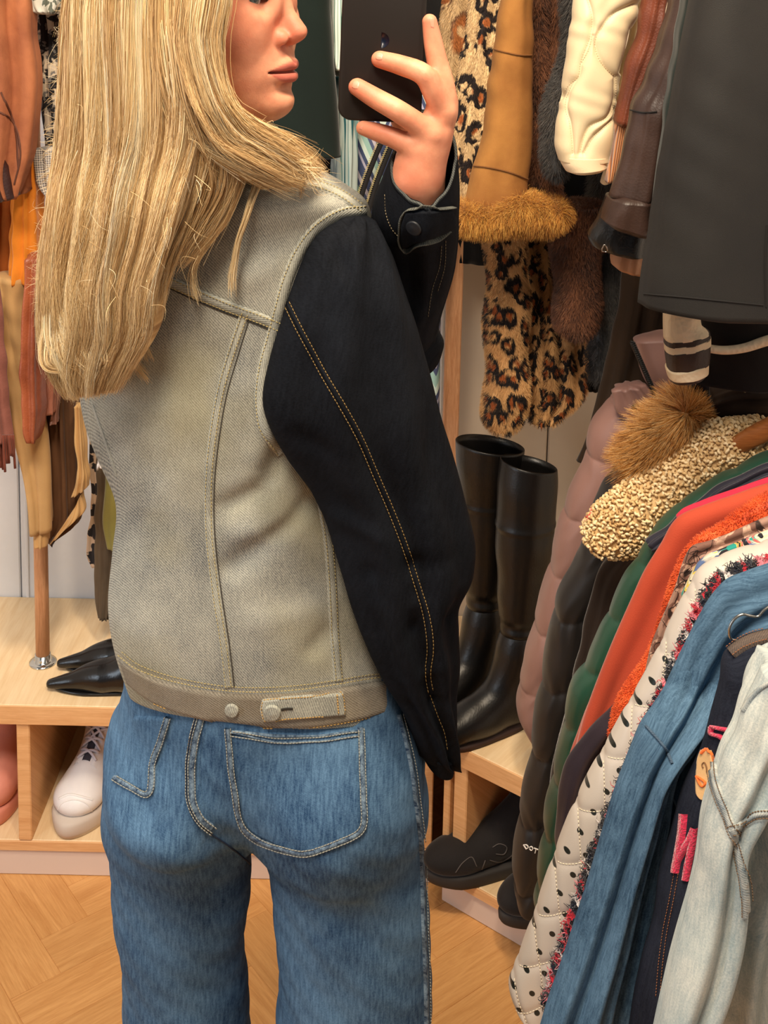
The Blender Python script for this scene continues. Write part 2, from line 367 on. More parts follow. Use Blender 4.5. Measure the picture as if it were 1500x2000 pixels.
# ------------------------------------------------------------------ implicit surfaces
class Field:
    def __init__(s, xs, ys, zs):
        s.ax = [np.asarray(a, np.float32) for a in (xs, ys, zs)]
        s.F = np.full([len(a) for a in s.ax], 1.0, np.float32)
    def _sub(s, lo, hi):
        sl = []
        for a, l, h in zip(s.ax, lo, hi):
            i0 = max(0, int(np.searchsorted(a, l)) - 1); i1 = min(len(a), int(np.searchsorted(a, h)) + 1); sl.append(slice(i0, max(i1, i0)))
        return tuple(sl)
    def _pts(s, sl):
        X, Y, Z = np.meshgrid(s.ax[0][sl[0]], s.ax[1][sl[1]], s.ax[2][sl[2]], indexing='ij'); return X, Y, Z
    def _mix(s, sl, d, k, neg=False):
        A = s.F[sl]
        if neg:                                   # smooth max(A, -d)
            d = -d; m = np.clip(0.5 + 0.5 * (d - A) / k, 0, 1); s.F[sl] = A * (1 - m) + d * m + k * m * (1 - m)
        else:
            m = np.clip(0.5 + 0.5 * (A - d) / k, 0, 1); s.F[sl] = A * (1 - m) + d * m - k * m * (1 - m)
    def cone(s, a, b, ra, rb, k=0.01, neg=False):
        a = np.asarray(a, np.float32); b = np.asarray(b, np.float32); m = max(ra, rb) + k * 1.5 + 0.004
        sl = s._sub(np.minimum(a, b) - m, np.maximum(a, b) + m)
        if min(s.F[sl].shape) == 0: return
        X, Y, Z = s._pts(sl); ab = b - a; L2 = float(ab @ ab) + 1e-12
        t = np.clip(((X - a[0]) * ab[0] + (Y - a[1]) * ab[1] + (Z - a[2]) * ab[2]) / L2, 0, 1)
        d = np.sqrt((X - a[0] - t * ab[0]) ** 2 + (Y - a[1] - t * ab[1]) ** 2 + (Z - a[2] - t * ab[2]) ** 2) - (ra + (rb - ra) * t)
        s._mix(sl, d, k, neg)
    def ell(s, c, R, k=0.01, M=None, neg=False):
        """ellipsoid; M rows are the local axes"""
        c = np.asarray(c, np.float32); R = np.asarray(R, np.float32); M = np.eye(3) if M is None else np.asarray(M)
        m = R.max() + k * 1.5 + 0.004; sl = s._sub(c - m, c + m)
        if min(s.F[sl].shape) == 0: return
        X, Y, Z = s._pts(sl); X = X - c[0]; Y = Y - c[1]; Z = Z - c[2]
        q = [(X * M[i][0] + Y * M[i][1] + Z * M[i][2]) for i in range(3)]
        k0 = np.sqrt(sum((q[i] / R[i]) ** 2 for i in range(3))); k1 = np.sqrt(sum((q[i] / R[i] ** 2) ** 2 for i in range(3)))
        s._mix(sl, k0 * (k0 - 1) / (k1 + 1e-6), k, neg)
    def chain(s, pts, rad, k=0.006):
        """limb through several joints: sharp union along the limb, smooth union with the rest"""
        P = crm(np.c_[np.array(pts), np.zeros(len(pts)), rad], max(2, 4 * (len(pts) - 1) + 1)) if len(pts) > 2 else np.c_[np.array(pts), np.zeros(len(pts)), rad]
        P = P.astype(np.float32); m = float(P[:, 4].max()) + k * 1.5 + 0.004; sl = s._sub(P[:, :3].min(0) - m, P[:, :3].max(0) + m)
        if min(s.F[sl].shape) == 0: return
        X, Y, Z = s._pts(sl); D = None
        for i in range(len(P) - 1):
            a = P[i, :3]; ab = P[i + 1, :3] - a; t = np.clip(((X - a[0]) * ab[0] + (Y - a[1]) * ab[1] + (Z - a[2]) * ab[2]) / (float(ab @ ab) + 1e-12), 0, 1)
            d = np.sqrt((X - a[0] - t * ab[0]) ** 2 + (Y - a[1] - t * ab[1]) ** 2 + (Z - a[2] - t * ab[2]) ** 2) - (P[i, 4] + (P[i + 1, 4] - P[i, 4]) * t)
            D = d if D is None else np.minimum(D, d)
        s._mix(sl, D, k)
    def mesh(s):
        F = s.F; xs, ys, zs = s.ax; S_ = F < 0
        cnt = np.zeros([n - 1 for n in F.shape], np.int8)
        for i in (0, 1):
            for j in (0, 1):
                for k in (0, 1):
                    cnt += S_[i:F.shape[0] - 1 + i, j:F.shape[1] - 1 + j, k:F.shape[2] - 1 + k]
        act = (cnt > 0) & (cnt < 8); I = np.argwhere(act)
        cid = np.full(act.shape, -1, np.int32); cid[act] = np.arange(len(I))
        cor = [(i, j, k) for i in (0, 1) for j in (0, 1) for k in (0, 1)]
        val = {c: F[I[:, 0] + c[0], I[:, 1] + c[1], I[:, 2] + c[2]] for c in cor}
        acc = np.zeros((len(I), 3)); num = np.zeros(len(I))
        for c in cor:
            for a in range(3):
                if c[a] == 0:
                    e = list(c); e[a] = 1; e = tuple(e); v0, v1 = val[c], val[e]; x = (v0 < 0) != (v1 < 0)
                    t = np.where(x, v0 / np.where(x, v0 - v1, 1), 0); p = np.tile(np.array(c, float), (len(I), 1)); p[:, a] = t
                    acc += p * x[:, None]; num += x
        loc = acc / num[:, None] + I
        V = np.stack([np.interp(loc[:, i], np.arange(len(s.ax[i])), s.ax[i]) for i in range(3)], -1)
        Fc = []
        for a in range(3):
            b, c = (a + 1) % 3, (a + 2) % 3
            s0 = [slice(None)] * 3; s1 = [slice(None)] * 3
            s0[a] = slice(0, -1); s1[a] = slice(1, None)
            for o in (b, c): s0[o] = slice(1, -1); s1[o] = slice(1, -1)
            x = S_[tuple(s0)] != S_[tuple(s1)]; J = np.argwhere(x); 
            if not len(J): continue
            inn = S_[tuple(s0)][x]
            def cell(db, dc):
                k = J.copy(); k[:, b] += db; k[:, c] += dc; return cid[k[:, 0], k[:, 1], k[:, 2]]
            q = np.stack([cell(0, 0), cell(1, 0), cell(1, 1), cell(0, 1)], -1)
            q[~inn] = q[~inn][:, ::-1]; Fc.append(q)
        Fc = np.concatenate(Fc); Fc = Fc[(Fc >= 0).all(1)]
        return V, Fc
def axis(*seg):
    """piecewise spacing: (start, end, step), ..."""
    out = []
    for a, b, st in seg: out += list(np.arange(a, b - st * 0.5, st))
    out.append(seg[-1][1]); return np.array(out)
# ------------------------------------------------------------------ materials
class M_:
    def __init__(s, name, rough=0.8, sheen=0.0, spec=0.3):
        s.m = bpy.data.materials.new(name); s.m.use_nodes = True; s.t = s.m.node_tree
        s.b = s.t.nodes['Principled BSDF']; s.b.inputs['Roughness'].default_value = rough
        s.b.inputs['Specular IOR Level'].default_value = spec
        if sheen: s.b.inputs['Sheen Weight'].default_value = sheen; s.b.inputs['Sheen Roughness'].default_value = 0.4
    def n(s, t, props=None, ins=None):
        x = s.t.nodes.new(t)
        for k, v in (props or {}).items(): setattr(x, k, v)
        for k, v in (ins or {}).items(): s.put(x.inputs[k], v)
        return x
    def put(s, sock, v):
        if isinstance(v, bpy.types.NodeSocket): s.t.links.new(v, sock)
        elif v is not None:
            if sock.type == 'RGBA' and len(v) == 3: v = (*v, 1)
            sock.default_value = v
    def pat(s, sx=1, sy=1, rot=0):
        a = s.n('ShaderNodeAttribute', {'attribute_name': 'pat'}).outputs['Vector']
        if sx == 1 and sy == 1 and rot == 0: return a
        mp = s.n('ShaderNodeMapping', None, {0: a, 2: (0, 0, rot), 3: (sx, sy, 1)}); return mp.outputs[0]
    def z(s):
        return s.n('ShaderNodeSeparateXYZ', None, {0: s.pat()}).outputs[2]
    def xy(s, v=None):
        q = s.n('ShaderNodeSeparateXYZ', None, {0: v or s.pat()}); return q.outputs[0], q.outputs[1]
    def mth(s, op, a, b=0.0, c=0.0):
        x = s.n('ShaderNodeMath', {'operation': op}); s.put(x.inputs[0], a)
        if b is not None: s.put(x.inputs[1], b)
        s.put(x.inputs[2], c); return x.outputs[0]
    def noise(s, scale, detail=3, rough=0.55, vec=None, dim='2D', dist=0.0):
        x = s.n('ShaderNodeTexNoise', {'noise_dimensions': dim}, {'Vector': vec or s.pat(), 'Scale': scale, 'Detail': detail, 'Roughness': rough, 'Distortion': dist}); return x.outputs[0]
    def vor(s, scale, vec=None, feature='F1', out='Distance', rnd=1.0):
        x = s.n('ShaderNodeTexVoronoi', {'voronoi_dimensions': '2D', 'feature': feature}, {'Vector': vec or s.pat(), 'Scale': scale, 'Randomness': rnd}); return x.outputs[out]
    def ramp(s, fac, stops, interp='LINEAR'):
        x = s.n('ShaderNodeValToRGB', None, {0: fac}); r = x.color_ramp; r.interpolation = interp
        while len(r.elements) > 1: r.elements.remove(r.elements[-1])
        for i, (p, c) in enumerate(stops):
            e = r.elements[0] if i == 0 else r.elements.new(p)
            e.position = p; e.color = c if len(c) == 4 else (*c, 1)
        return x.outputs[0]
    def mr(s, v, a, b, c=0.0, d=1.0):
        return s.n('ShaderNodeMapRange', None, {0: v, 1: a, 2: b, 3: c, 4: d}).outputs[0]
    def mix(s, f, a, b, blend='MIX'):
        x = s.n('ShaderNodeMix', {'data_type': 'RGBA', 'blend_type': blend}); s.put(x.inputs[0], f); s.put(x.inputs[6], a); s.put(x.inputs[7], b); return x.outputs[2]
    def col(s, c): s.put(s.b.inputs['Base Color'], c); return s
    def bump(s, h, st=0.5, d=0.001, prev=None):
        x = s.n('ShaderNodeBump', None, {'Height': h, 'Strength': st, 'Distance': d})
        if prev is not None: s.t.links.new(prev, x.inputs['Normal'])
        s.t.links.new(x.outputs[0], s.b.inputs['Normal']); return x.outputs[0]
    def warp(s, vec, amt, scale):
        nz = s.n('ShaderNodeTexNoise', {'noise_dimensions': '2D'}, {'Vector': vec, 'Scale': scale, 'Detail': 2.0})
        a = s.n('ShaderNodeVectorMath', {'operation': 'SUBTRACT'}, {0: nz.outputs[1], 1: (0.5, 0.5, 0.5)}).outputs[0]
        b = s.n('ShaderNodeVectorMath', {'operation': 'SCALE'}, {0: a, 'Scale': amt}).outputs[0]
        return s.n('ShaderNodeVectorMath', {'operation': 'ADD'}, {0: vec, 1: b}).outputs[0]
def cloth(name, c, var=0.12, rough=0.85, sheen=0.15, weave=900, bump=0.25, scale=12, c2=None, spec=0.25):
    M = M_(name, rough, sheen, spec); n1 = M.noise(scale, 4); n2 = M.noise(weave, 1)
    lo = tuple(a * (1 - var * 1.6) for a in c[:3]) if c2 is None else c2; hi = tuple(min(1, a * (1 + var * 1.3)) for a in c[:3])
    f = M.mth('ADD', M.mth('MULTIPLY', M.mr(n1, 0.3, 0.7), 0.7), M.mth('MULTIPLY', n2, 0.3))
    M.col(M.mix(f, lo, hi)); M.bump(n2, bump, 0.0006); return M.m
def denim(name, dark, light, period=0.0021, twill=0.35, fade=0.5, fs=7, ang=0.9, rough=0.9, tint=None, streak=0.3):
    M = M_(name, rough, 0.0, 0.12); u, v = M.xy()
    ph = M.mth('ADD', M.mth('MULTIPLY', u, math.cos(ang) * 2 * PI / period), M.mth('MULTIPLY', v, math.sin(ang) * 2 * PI / period))
    ph = M.mth('ADD', ph, M.mth('MULTIPLY', M.noise(90, 3), 2.5 if twill < 0.2 else 5.0))
    tw = M.mth('MULTIPLY_ADD', M.mth('SINE', ph), 0.5, 0.5)
    sp = M.noise(520, 3, 0.7); big = M.mr(M.noise(fs, 5, 0.6), 0.33, 0.67)
    st = M.mr(M.noise(160, 3, 0.6, M.pat(2.2, 0.35)), 0.3, 0.7)
    f = M.mth('MULTIPLY', tw, twill)
    f = M.mth('ADD', f, M.mth('MULTIPLY', big, fade)); f = M.mth('ADD', f, M.mth('MULTIPLY', M.mr(sp, 0.3, 0.7), 0.4)); f = M.mth('ADD', f, M.mth('MULTIPLY', st, streak))
    f = M.mr(f, 0.12, twill + fade + 0.4 + streak - 0.12)
    c = M.mix(f, dark, light)
    if tint is not None: c = M.mix(M.mr(M.noise(5.5, 3, 0.5, M.pat(1, 1, 1.0)), 0.48, 0.72, 0, 0.45), c, tint)
    M.col(c); M.bump(M.mth('ADD', M.mth('MULTIPLY', tw, twill * 2.2 if twill > 0.2 else 0.03), sp), 0.35, 0.0006); return M.m
def leather(name, c, rough=0.45, c2=None, bs=260, bump=0.3, coat=0.0, sc=9):
    M = M_(name, rough, 0, 0.45); n = M.noise(sc, 4, 0.6); M.col(M.mix(M.mr(n, 0.3, 0.7), c2 or tuple(a * 0.6 for a in c[:3]), c))
    M.bump(M.vor(bs, M.warp(M.pat(), 0.01, 40)), bump, 0.0008)
    if coat: M.b.inputs['Coat Weight'].default_value = coat; M.b.inputs['Coat Roughness'].default_value = 0.15
    return M.m
def furm(name, stops, rough=0.6, sc=10, stretch=0.2, zr=0.5, sheen=0.1):
    M = M_(name, rough, sheen, 0.35); n = M.noise(sc, 5, 0.6); f = M.noise(420, 3, 0.6, M.pat(1, stretch))
    v = M.mth('ADD', M.mth('MULTIPLY', M.mr(n, 0.3, 0.7), 1 - zr), M.mth('MULTIPLY', M.z(), zr)); v = M.mth('ADD', v, M.mth('MULTIPLY', M.mth('SUBTRACT', f, 0.5), 0.5))
    M.col(M.ramp(v, stops)); M.bump(f, 0.5, 0.001); return M.m
def leopard(name, ground, brown, black, scale=19, rough=0.65, thr=(0.26, 0.48), sx=1.45, zs=0.10):
    M = M_(name, rough, 0.1, 0.3); p = M.warp(M.warp(M.pat(sx, 1.0), 0.03, 17), 0.012, 90)
    d = M.vor(scale, p, rnd=0.8); br = M.noise(46, 2, 0.5)
    ring = M.mth('MULTIPLY', M.mr(d, thr[0] - 0.03, thr[0] + 0.03), M.mr(d, thr[1] + 0.02, thr[1] - 0.03))
    ring = M.mth('MULTIPLY', ring, M.mr(br, 0.36, 0.42)); core = M.mth('MULTIPLY', M.mr(d, thr[0] + 0.08, thr[0] - 0.02), M.mr(M.noise(30, 1), 0.36, 0.46))
    f = M.noise(380, 3, 0.6, M.pat(1, 0.25))
    g2 = M.mix(M.mr(M.noise(7, 3), 0.35, 0.65), ground, tuple(a * 0.72 for a in ground[:3]))
    g2 = M.mix(M.mth('MULTIPLY', f, 0.35), g2, tuple(a * 0.45 for a in ground[:3]))
    c = M.mix(core, g2, brown); c = M.mix(ring, c, black)
    c = M.mix(M.mth('MULTIPLY', M.mth('SUBTRACT', M.z(), 0.5), zs * 2), c, (1, 0.9, 0.7), 'OVERLAY')
    M.col(c); M.bump(f, 0.6, 0.001); return M.m
def plain(name, c, rough=0.6, metal=0.0, spec=0.4, coat=0.0):
    M = M_(name, rough, 0, spec); M.col(c); M.b.inputs['Metallic'].default_value = metal
    M.bump(M.noise(300, 2), 0.06, 0.0003)
    if coat: M.b.inputs['Coat Weight'].default_value = coat
    return M.m
def wood(name, a, b, scale=1.0, rough=0.5, along='y', tone=0.0):
    M = M_(name, rough, 0, 0.35); v = M.pat(22 * scale, 1.6 * scale) if along == 'y' else M.pat(1.6 * scale, 22 * scale)
    g1 = M.noise(3, 6, 0.65, v, dist=0.8); g2 = M.noise(14, 4, 0.7, v)
    f = M.mth('ADD', M.mth('MULTIPLY', M.mr(g1, 0.3, 0.7), 0.6), M.mth('MULTIPLY', M.mr(g2, 0.3, 0.7), 0.4)); c = M.mix(f, a, b)
    if tone: c = M.mix(M.mth('MULTIPLY', M.z(), tone), c, tuple(x * 0.45 for x in a[:3]))
    M.col(c); M.bump(g2, 0.12, 0.0005); return M.m
# ------------------------------------------------------------------ the room
def struct(name, g, m, **k): o = mk(name, g, m, **k); o['kind'] = 'structure'; return o
YB = 2.43                                          # back wall
W_oak = wood('pale_birch', S(246, 220, 180), S(226, 190, 142), 0.5, 0.45)
W_edge = wood('birch_edge', S(242, 194, 140), S(214, 156, 102), 1.0, 0.5, 'x')
W_post = wood('oak_post', S(220, 168, 124), S(172, 116, 78), 1.6, 0.5)
W_floor = wood('oak_floor', S(234, 178, 114), S(198, 138, 78), 0.9, 0.38, 'x', tone=0.22)
m_wall = cloth('wall_paint', S(228, 228, 230), 0.03, 0.7, 0, 60, 0.05, 2)
m_white = plain('plinth_paint', S(226, 205, 192), 0.55)
def herring():
    g = Geo(); Wd = 0.088; L = 5; a = math.radians(38); R = np.array([[math.cos(a), math.sin(a)], [-math.sin(a), math.cos(a)]])
    for k in range(-44, 44):
        for m in range(-7, 8):
            ox, oy = k + L * m, k - L * m
            for typ in (0, 1):
                x0, y0, dx, dy = (ox, oy, L, 1) if typ == 0 else (ox - 1, oy, 1, L)
                q = np.array([(x0, y0), (x0 + dx, y0), (x0 + dx, y0 + dy), (x0, y0 + dy)], float) * Wd
                c = q.mean(0) @ R + (0, 0.9)
                if not (-2.0 < c[0] < 1.9 and -1.2 < c[1] < 2.7): continue
                e = 0.0007; qi = q + np.sign(q.mean(0) - q) * e; top = np.c_[qi @ R + (0, 0.9), np.zeros(4)]
                q2 = q + np.sign(q.mean(0) - q) * -0.0003; low = np.c_[q2 @ R + (0, 0.9), np.full(4, -0.0016)]
                z = rng.random(); sh = rng.random() * 5
                p = (q - q[0]) if typ == 0 else (q - q[0])[:, ::-1]
                P = np.c_[p + sh, np.full(4, z)]
                F = [(0, 1, 2, 3)] + [(4 + i, 4 + (i + 1) % 4, (i + 1) % 4, i) for i in range(4)]
                g.add(np.r_[top, low], F, np.r_[P, P])
    b = Geo(); box(g, -2.1, 1.9, -1.3, 2.7, -0.05, -0.0012)
    return g
struct('floor', herring(), W_floor, smooth=False)
g = Geo()
def joint(px, py, Y): return float(Q(px, py, Y)[0])
xj = [-1.8, -1.15, joint(39, 1050, YB), joint(866, 900, YB), joint(1068, 900, YB), 0.95, 1.6]
for a_, b_ in zip(xj[:3], xj[1:4]):
    box(g, a_ + 0.0015, b_ - 0.0015, YB, YB + 0.02, 0, 2.7, 0.0025)
box(g, -1.8, 1.6, YB + 0.012, YB + 0.05, 0, 2.7)
struct('wall_back', g, m_wall, smooth=False)
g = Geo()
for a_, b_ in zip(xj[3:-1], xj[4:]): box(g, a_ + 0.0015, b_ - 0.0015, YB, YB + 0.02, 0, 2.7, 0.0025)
struct('wall_back_right', g, cloth('shaded_wall_paint', S(190, 172, 150), 0.03, 0.75, 0, 60, 0.05, 2), smooth=False)  # shade on this stretch of white wall put into a darker beige colour
g = Geo(); box(g, joint(50, 1050, YB), joint(50, 1050, YB) + 0.006, YB - 0.004, YB + 0.001, 0.3, 2.7, 0.001)
struct('trim_1', g, m_wall, smooth=False)
g = Geo(); box(g, -1.85, -1.8, -0.2, YB + 0.05, 0, 2.7); struct('wall_left', g, m_wall, smooth=False)
g = Geo(); box(g, 1.3, 1.35, 0.1, YB + 0.05, 0, 2.7); struct('wall_right', g, m_wall, smooth=False)

# benches: a long shelf box along the back wall and a second one turned towards the viewer
FL = QZ(0, 1712, 0.0); Yf = float(FL[1]); ZT = float(Q(0, 1376, Yf)[2])
Zs = float(Q(120, 1645, Yf)[2])
print('bench front', Yf, 'top', ZT, 'shelf', Zs)
def bench(name, label, c, ang, xs, divs, depth, zt, zs, trim):
    R = np.array([[math.cos(ang), math.sin(ang), 0], [-math.sin(ang), math.cos(ang), 0], [0, 0, 1]])
    o = root(name, label, 'bench', (c[0], c[1], 0))
    def B(nm, x0, x1, y0, y1, z0, z1, m, par=o):
        gg = Geo(); obox(gg, np.array([(x0 + x1) / 2, (y0 + y1) / 2, (z0 + z1) / 2]) @ R + np.array([c[0], c[1], 0]), R, np.array([x1 - x0, y1 - y0, z1 - z0]) / 2, 0.002)
        wv = gg.V() - np.array([c[0], c[1], 0]); wv = wv @ R.T
        gg.p = [np.stack([wv[:, 0], wv[:, 1] + wv[:, 2], np.full(len(wv), rng.random() * 0.3)], -1)]
        return mk(nm, gg, m, par, smooth=False)
    B('bench_top', xs[0], xs[1], 0.0, depth, zt - 0.036, zt, W_oak)
    e = B('front_edge', xs[0], xs[1], -0.003, 0.0, zt - 0.037, zt - 0.0005, W_edge)
    B('lower_shelf', xs[0], xs[1], 0.004, depth, zs - 0.018, zs, W_oak)
    B('shelf_edge', xs[0], xs[1], 0.001, 0.0045, zs - 0.02, zs - 0.0005, W_edge)
    B('plinth', xs[0], xs[1], 0.006, 0.03, 0.0, zs - 0.02, m_white)
    for a_, b_ in divs: B('divider', a_, b_, 0.002, depth - 0.012, zs, zt - 0.036, W_edge)
    B('back_panel', xs[0], xs[1], depth - 0.012, depth, zs, zt - 0.036, m_white if trim else W_edge)
    return o
xl = lambda px, py=1560: float(Q(px, py, Yf)[0])
bench('bench', 'long pale wood shoe bench against the white back wall with open cubbies', (0, Yf), 0, (-1.5, xl(846)), [(xl(34), xl(60)), (xl(846) - 0.02, xl(846)), (-1.15, -1.13), (-0.35, -0.33)], YB - Yf - 0.002, ZT, Zs, True)
P0 = QZ(858, 1762, 0.0); P1 = QZ(1016, 1855, 0.0); angB = math.atan2(P1[1] - P0[1], P1[0] - P0[0]); P0[1] = min(P0[1], Yf + 0.01)
ZB2 = float(Q(872, 1442, P0[1])[2]); ZS2 = float(Q(862, 1695, P0[1])[2])
print('bench2', P0, P1, math.degrees(angB), ZB2, ZS2)
def to_w(x, y):
    return np.array([P0[0] + math.cos(angB) * x - math.sin(angB) * y, P0[1] + math.sin(angB) * x + math.cos(angB) * y])
bench('bench', 'angled pale wood bench below the crowded coat rail, tall black boots standing on it', (P0[0], P0[1]), angB, (0.0, 1.25), [(0.0, 0.014), (0.022, 0.05), (0.62, 0.64), (1.23, 1.25)], 0.33, ZB2, ZS2, False)
# wedge of shelf between both benches
g = Geo(); q = [to_w(-0.004, 0.0), to_w(-0.004, 0.334), to_w(0.9, 0.334), (1.2, YB - 0.004), (P0[0] - 0.025, YB - 0.004), (P0[0] - 0.025, P0[1] + 0.01)]
V = [(*a_, z) for z in (ZB2 - 0.036, ZB2 - 0.0005) for a_ in q]; n_ = len(q)
g.add(V, [tuple(range(n_))[::-1], tuple(range(n_, 2 * n_))] + [(i, (i + 1) % n_, n_ + (i + 1) % n_, n_ + i) for i in range(n_)])
tag(mk('corner_shelf', g, W_oak, smooth=False), 'pale wood corner board filling the gap behind the angled bench', 'shelf')
# posts
g = Geo(); zt2 = ZB2
pt = Q(886, 540, 2.30); pb = Q(868, 1300, 2.30); hw = 15 * mpp(900, 2.3)
obox(g, np.array([(pt[0] + pb[0]) / 2, 2.30, (2.16 + zt2) / 2]), np.eye(3), np.array([hw, 0.018, (2.16 - zt2) / 2]), 0.002)
tag(mk('wooden_post', g, W_post, smooth=False), 'square light wood post between the printed dress and the spotted fur coat', 'post')
g = Geo(); pt = Q(860, 700, YB - 0.02); box(g, pt[0] - 0.009, pt[0] + 0.004, YB - 0.03, YB - 0.001, ZT, 2.6, 0.002)
struct('trim_2', g, m_wall, smooth=False)
def dowel(px, py, r_px, name, label):
    b = QZ(px, py, ZT); Y = b[1]; r = r_px * mpp(py, Y)
    o = root(name, label, 'post', (b[0], b[1], ZT)); g = Geo()
    tube(g, [(b[0], b[1], z) for z in np.linspace(ZT + 0.002, 2.16, 12)], r, 24); g.p = [np.stack([np.arctan2(g.V()[:, 1] - b[1], g.V()[:, 0] - b[0]) * r, g.V()[:, 2], g.V()[:, 0] * 0], -1)]
    mk('pole', g, W_post, o); g = Geo(); ch = plain('chrome', S(205, 205, 200), 0.12, 1.0)
    th = np.linspace(0, 2 * PI, 32, endpoint=False); prof = [(r * 1.95, 0), (r * 1.95, 0.002), (r * 1.5, 0.0035), (r * 1.16, 0.005), (r * 1.1, 0.018), (r * 1.0, 0.018)]
    V = [(b[0] + q * math.cos(t), b[1] + q * math.sin(t), ZT + 0.0003 + z) for q, z in prof for t in th]
    F = [(i * 32 + j, i * 32 + (j + 1) % 32, (i + 1) * 32 + (j + 1) % 32, (i + 1) * 32 + j) for i in range(5) for j in range(32)] + [tuple(range(32))[::-1]]
    g.add(V, F); mk('flange', g, ch, o)['label'] = 'chrome floor flange'
    g = Geo(); disc(g, np.array([b[0], b[1] - r * 1.12, ZT + 0.010]), (0, -1, 0.1), 0.003, 0.0015, 12); mk('screw', g, ch, o)
    return b
PB = dowel(84, 1294, 13.5, 'round_pole', 'round light wood pole in a chrome flange standing on the long bench')
m_rail = plain('rail_steel', S(60, 58, 56), 0.35, 0.9)
def rail(pts, label, hang=None):
    g = Geo(); tube(g, pts, 0.0125, 16)
    return tag(mk('clothes_rail', g, m_rail), label, 'rail')
rail([(-1.8, PB[1], 2.17), (-0.9, PB[1], 2.17), (0.25, PB[1], 2.17)], 'dark metal clothes rail over the long bench by the back wall')
rail([(0.2, 2.2, 2.22), (0.55, 1.75, 2.22), (1.28, 0.9, 2.22)], 'upper clothes rail carrying the fur and leather coats')
rail([(0.62, 2.28, 1.30), (0.78, 1.6, 1.30), (0.86, 0.75, 1.30)], 'lower clothes rail carrying the jackets')
# ------------------------------------------------------------------ the woman
person = root('person', 'woman with long blonde hair in two-tone denim jacket and blue jeans, holding up phone', 'person', (Q(480, 1500, 1.28)[0], 1.28, 0))
def skin_mat():
    M = M_('skin', 0.48, 0, 0.3); M.b.subsurface_method = 'RANDOM_WALK'
    n = M.noise(28, 4, 0.6, dim='3D'); n2 = M.noise(9, 2, 0.5, dim='3D')
    c = M.mix(M.mr(n, 0.35, 0.65), S(206, 134, 102), S(232, 164, 128)); c = M.mix(M.mr(n2, 0.45, 0.7, 0, 0.5), c, S(214, 122, 96))
    A = lambda k: M.n('ShaderNodeAttribute', {'attribute_name': k}).outputs['Fac']
    c = M.mix(A('rosy'), c, S(206, 104, 84)); c = M.mix(A('lips'), c, S(176, 88, 76)); c = M.mix(A('brow'), c, S(120, 84, 56))
    c = M.mix(A('nail'), c, S(238, 168, 146))
    M.col(c); M.bump(M.noise(620, 3, 0.65, dim='3D'), 0.28, 0.0005)
    M.b.inputs['Subsurface Weight'].default_value = 0.25; M.b.inputs['Subsurface Radius'].default_value = (0.9, 0.3, 0.15); M.b.inputs['Subsurface Scale'].default_value = 0.006
    return M.m
m_skin = skin_mat()
YH = 1.215
TH = math.radians(22)
Fv = np.array([math.cos(TH), -math.sin(TH), 0.0]); Rv = np.array([-math.sin(TH), -math.cos(TH), 0.0]); Uv = np.array([0, 0, 1.0])
_p = math.radians(-2); Fv, Uv = Fv * math.cos(_p) + Uv * math.sin(_p), Uv * math.cos(_p) - Fv * math.sin(_p)
NT = Q(600, 64, 1.19)                               # tip of the nose
HC = NT - Fv * 0.115 + Uv * 0.030
HM = np.stack([Fv, Rv, Uv])
def h(f, r, u): return HC + Fv * f + Rv * r + Uv * u
JR = lambda px, py, Y: Q(px, py, Y)
zt = float(h(0, 0, 0.16)[2]); hx = float(HC[0])
B = Field(axis((-0.36, -0.20, 0.007), (-0.20, 0.12, 0.0017), (0.12, 0.22, 0.006)),
          axis((1.06, 1.10, 0.006), (1.10, 1.28, 0.0019), (1.28, 1.48, 0.006)),
          axis((-0.01, 1.38, 0.009), (1.38, 1.70, 0.0017), (1.70, zt + 0.02, 0.005)))
# head
E = lambda f, r, u, a, b, c, k=0.012, M=HM, neg=False: B.ell(h(f, r, u), (a, b, c), k, M, neg)
E(-0.012, 0, 0.035, 0.098, 0.077, 0.092, 0.01)
E(0.030, 0, -0.020, 0.056, 0.062, 0.088, 0.03)
E(0.052, 0, 0.040, 0.036, 0.056, 0.046, 0.03)
for s_ in (-1, 1):
    E(0.052, 0.034 * s_, -0.030, 0.031, 0.024, 0.034, 0.03)
    B.cone(h(-0.004, 0.052 * s_, -0.060), h(0.062, 0.020 * s_, -0.101), 0.012, 0.011, 0.035)
    B.cone(h(-0.006, 0.060 * s_, -0.01), h(-0.004, 0.052 * s_, -0.060), 0.012, 0.012, 0.03)
    E(-0.012, 0.078 * s_, -0.012, 0.018, 0.006, 0.030, 0.006)
    E(0.076, 0.040 * s_, 0.024, 0.013, 0.022, 0.008, 0.012)      # brow ridge
    E(0.090, 0.034 * s_, 0.002, 0.014, 0.018, 0.013, 0.012, neg=True)
    E(0.083, 0.0175 * s_, -0.002, 0.010, 0.008, 0.016, 0.010)
E(0.052, 0, -0.072, 0.040, 0.040, 0.036, 0.025)
E(0.077, 0, -0.068, 0.020, 0.027, 0.024, 0.014)
E(0.082, 0, -0.100, 0.0195, 0.021, 0.0155, 0.014)                # chin
B.cone(h(0.030, 0, -0.100), h(0.072, 0, -0.104), 0.016, 0.012, 0.02)
# nose
B.cone(h(0.074, 0, 0.014), h(0.087, 0, -0.006), 0.0075, 0.0072, 0.010)
B.cone(h(0.087, 0, -0.006), h(0.1055, 0, -0.0295), 0.0072, 0.0088, 0.006)
B.cone(h(0.088, 0, -0.030), h(0.098, 0, -0.036), 0.011, 0.007, 0.008)
for s_ in (-1, 1):
    E(0.0905, 0.0135 * s_, -0.0365, 0.0110, 0.0062, 0.0082, 0.0045)
    E(0.0965, 0.0090 * s_, -0.0425, 0.0070, 0.0042, 0.0042, 0.0022, neg=True)
